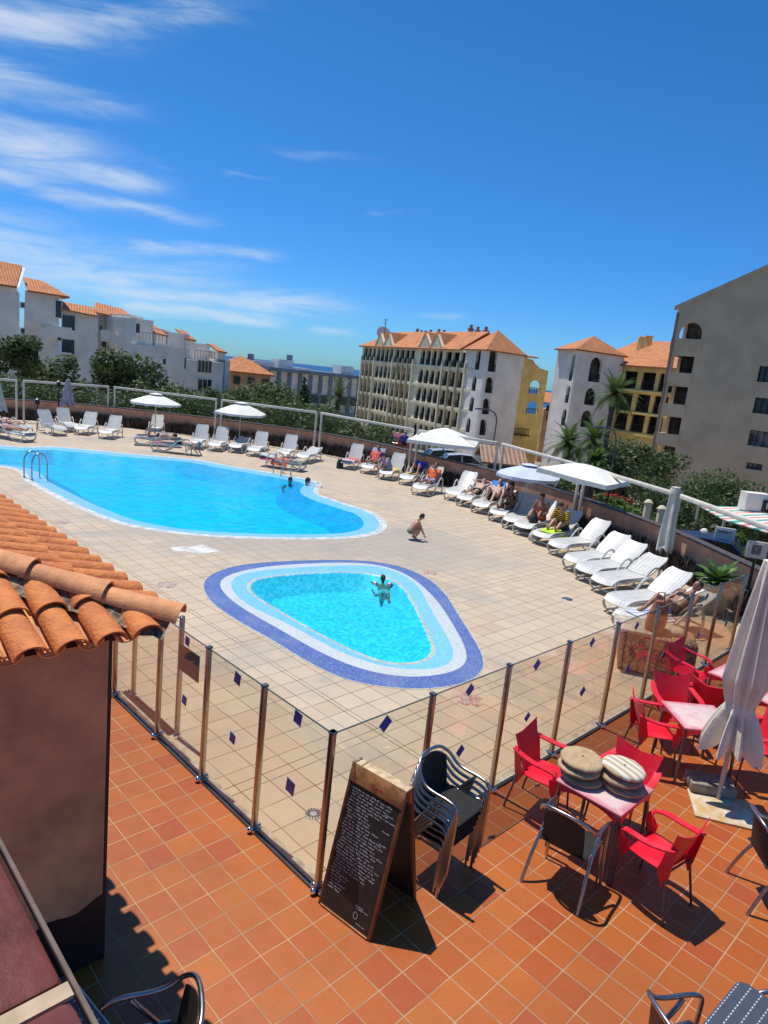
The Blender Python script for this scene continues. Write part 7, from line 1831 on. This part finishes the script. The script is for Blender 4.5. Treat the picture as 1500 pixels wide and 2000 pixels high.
on('H', 'prone sunbather in black shorts and blue cap, arms hanging to the deck', prone(0, hang=True), m_skin2, None, dy=.2, wear=(('swim_shorts', m_blk2, ('shorts',)),), cap=m_teal, face=(0, .3, -1))
on('R', 'sunbather with coral top reclining against the pale blue towel', reclined(50), m_skin3, m_hair, wear=(('swimsuit', m_co, ('brief', 'band', 'shirt')),), face=(0, -1, 0))
c, rz, bk = LG['S']; person('seated person in navy cap and lavender shirt, elbows on knees', loc2w('S', -.12, -.25), rz+pi*.86, sat_edge(.36, .55), m_skin, m_hair, wear=(('shirt', m_lav, ('shirt',)), ('shorts', m_pb, ('shorts',))), cap=m_navyc, face=(0, 1, -.4))
on('U', 'person in orange reading on the shaded lounger under the square parasol', reclined(50, 'read'), m_skin3, m_hair, wear=(('top', m_or, ('shirt',)), ('shorts', m_grey if False else m_pb, ('shorts',))), face=(0, -1, -.2))
on('T', 'person in blue cap and royal blue shirt with knees up, behind the reader', reclined(45, knee=.8), m_skin, m_hair, dx=.05, dy=.25, wear=(('shirt', m_royal, ('shirt',)), ('shorts', m_nv, ('shorts',))), cap=m_teal, face=(0, -1, 0))
on('W', 'man in dark swim shorts lying with hands behind his head', reclined(22, 'head', knee=.15), m_skin2, m_hairb, wear=(('swim_shorts', m_blk2, ('shorts',)),), face=(0, -.3, 1))
on('X', 'sunbather with knees up leaning on the bright blue towel', reclined(42, knee=.9, kneeR=.5), m_skin2, m_hairb, dx=.05, wear=(('swimwear', m_nv, ('brief',)),), face=(0, -1, .2))
on('Y', 'dark haired woman sitting upright in a wine bikini, seen from the side', sat_long(.45, .15), m_skin3, m_hair, dy=.05, wear=(('bikini', m_wine, ('brief',)), ('bikini_top', m_blk2, ('band',))), hairlen=.22, face=(0, -1, 0), female=True)
on('a', 'man in orange swim shorts sitting with his knees up', sat_long(.45, .25, .6), m_skin3, m_hair, dy=.12, wear=(('swim_shorts', m_org, ('shorts',)),), face=(0, -1, -.2))
on('b', 'person in a yellow and black striped top bending forward', sat_long(.45, .75, .5), m_skin, m_hairb, dy=.16, wear=(('striped_top', m_wasp, ('shirt',)), ('shorts', m_nv, ('shorts',))), face=(0, -1, -.4))
on('i', 'tanned sunbather reclining beside the glass fence with knees up', reclined(34, knee=.55), m_skin3, m_hair, wear=(('swimsuit', m_blk2, ('brief', 'band')),), face=(0, -1, .3))
# squatting child
Jc = dict(pel=(0, -.18, .34), che=(0, .02, .60), nec=(0, .12, .76), hed=(0, .19, .86), shl=(-.17, .09, .72), shr=(.17, .09, .72), ell=(-.20, .22, .50), elr=(.20, .20, .50), hal=(-.14, .34, .30), har=(.12, .36, .22), hil=(-.10, -.16, .32), hir=(.10, -.16, .32), knl=(-.18, .18, .46), knr=(.18, .18, .46), anl=(-.13, -.02, .09), anr=(.13, -.02, .09), tol=(-.15, .14, .03), tor=(.15, .14, .03))
person('small child squatting on the deck between the two pools', g(808, 1054), RAD(-78), Jc, m_skin, m_hair, s_=.72, wear=(('swim_shorts', m_grn, ('brief',)),), face=(0, 1, -.5), vox=.012)
# swimmers
Js = dict(pel=(0, -.10, -.62), che=(0, 0, -.30), nec=(0, .04, -.09), hed=(0, .06, .02), shl=(-.19, .02, -.16), shr=(.19, .02, -.16), ell=(-.30, .15, -.22), elr=(.30, .15, -.22), hal=(-.28, .40, -.16), har=(.28, .40, -.16), hil=(-.09, -.12, -.64), hir=(.09, -.12, -.64))
person('swimmer with only the head above water by the far ladder', g(566, 941, -.05), RAD(-160), Js, m_skin3, m_hair, face=(0, 1, 0))
Js2 = dict(Js); Js2.update(shl=(-.19, .02, -.04), shr=(.19, .02, -.04), nec=(0, .04, .04), hed=(0, .07, .14), che=(0, 0, -.18), ell=(-.34, .22, .02), elr=(.34, .24, .03), hal=(-.36, .46, .04), har=(.36, .48, .05))
person('swimmer with bare shoulders leaning an arm on the pool edge', g(596, 949, -.05), RAD(-75), Js2, m_skin, m_hair, face=(0, 1, 0))
Js3 = dict(pel=(0, -.42, -.16), che=(0, -.14, -.09), nec=(0, .02, -.01), hed=(0, .09, .09), shl=(-.17, -.02, -.04), shr=(.17, -.02, -.04), ell=(-.30, .04, -.01), elr=(.30, .04, -.01), hal=(-.34, .20, -.04), har=(.34, .20, -.04), hil=(-.09, -.46, -.17), hir=(.09, -.46, -.17), knl=(-.13, -.66, -.24), knr=(.13, -.64, -.24), anl=(-.16, -.90, -.24), anr=(.12, -.86, -.26), tol=(-.17, -.98, -.25), tor=(.13, -.96, -.27))
kid = person('dark haired child with pink armbands in the paddling pool', g(748, 1140, -.06), RAD(8), Js3, m_skin3, m_hair, s_=.66, wear=(('armbands', stripes('pink_white_armband', (.80, .05, .25), (.75, .70, .72), 60, 0), ('arms',)), ('swimsuit', m_wt, ('brief',))), hairlen=.10, face=(0, 1, .2), vox=.012)
# passers-by in the street
for k, (x, y, Y, c1, c2, lab) in enumerate(((762, 868, 53, m_blk2, m_nv, 'passer-by in black in the street left of the red car'), (789, 872, 53, m_royal, m_nv, 'passer-by in blue in the street right of the red car'))):
    c = at(x, y, Y); person(lab, (c.x, Y, c.z-.6), 2.2+k, standing(), m_skin, m_hair, wear=(('shirt', c1, ('shirt',)), ('shorts', c2, ('shorts',))), group='passers-by in the street', vox=.022)
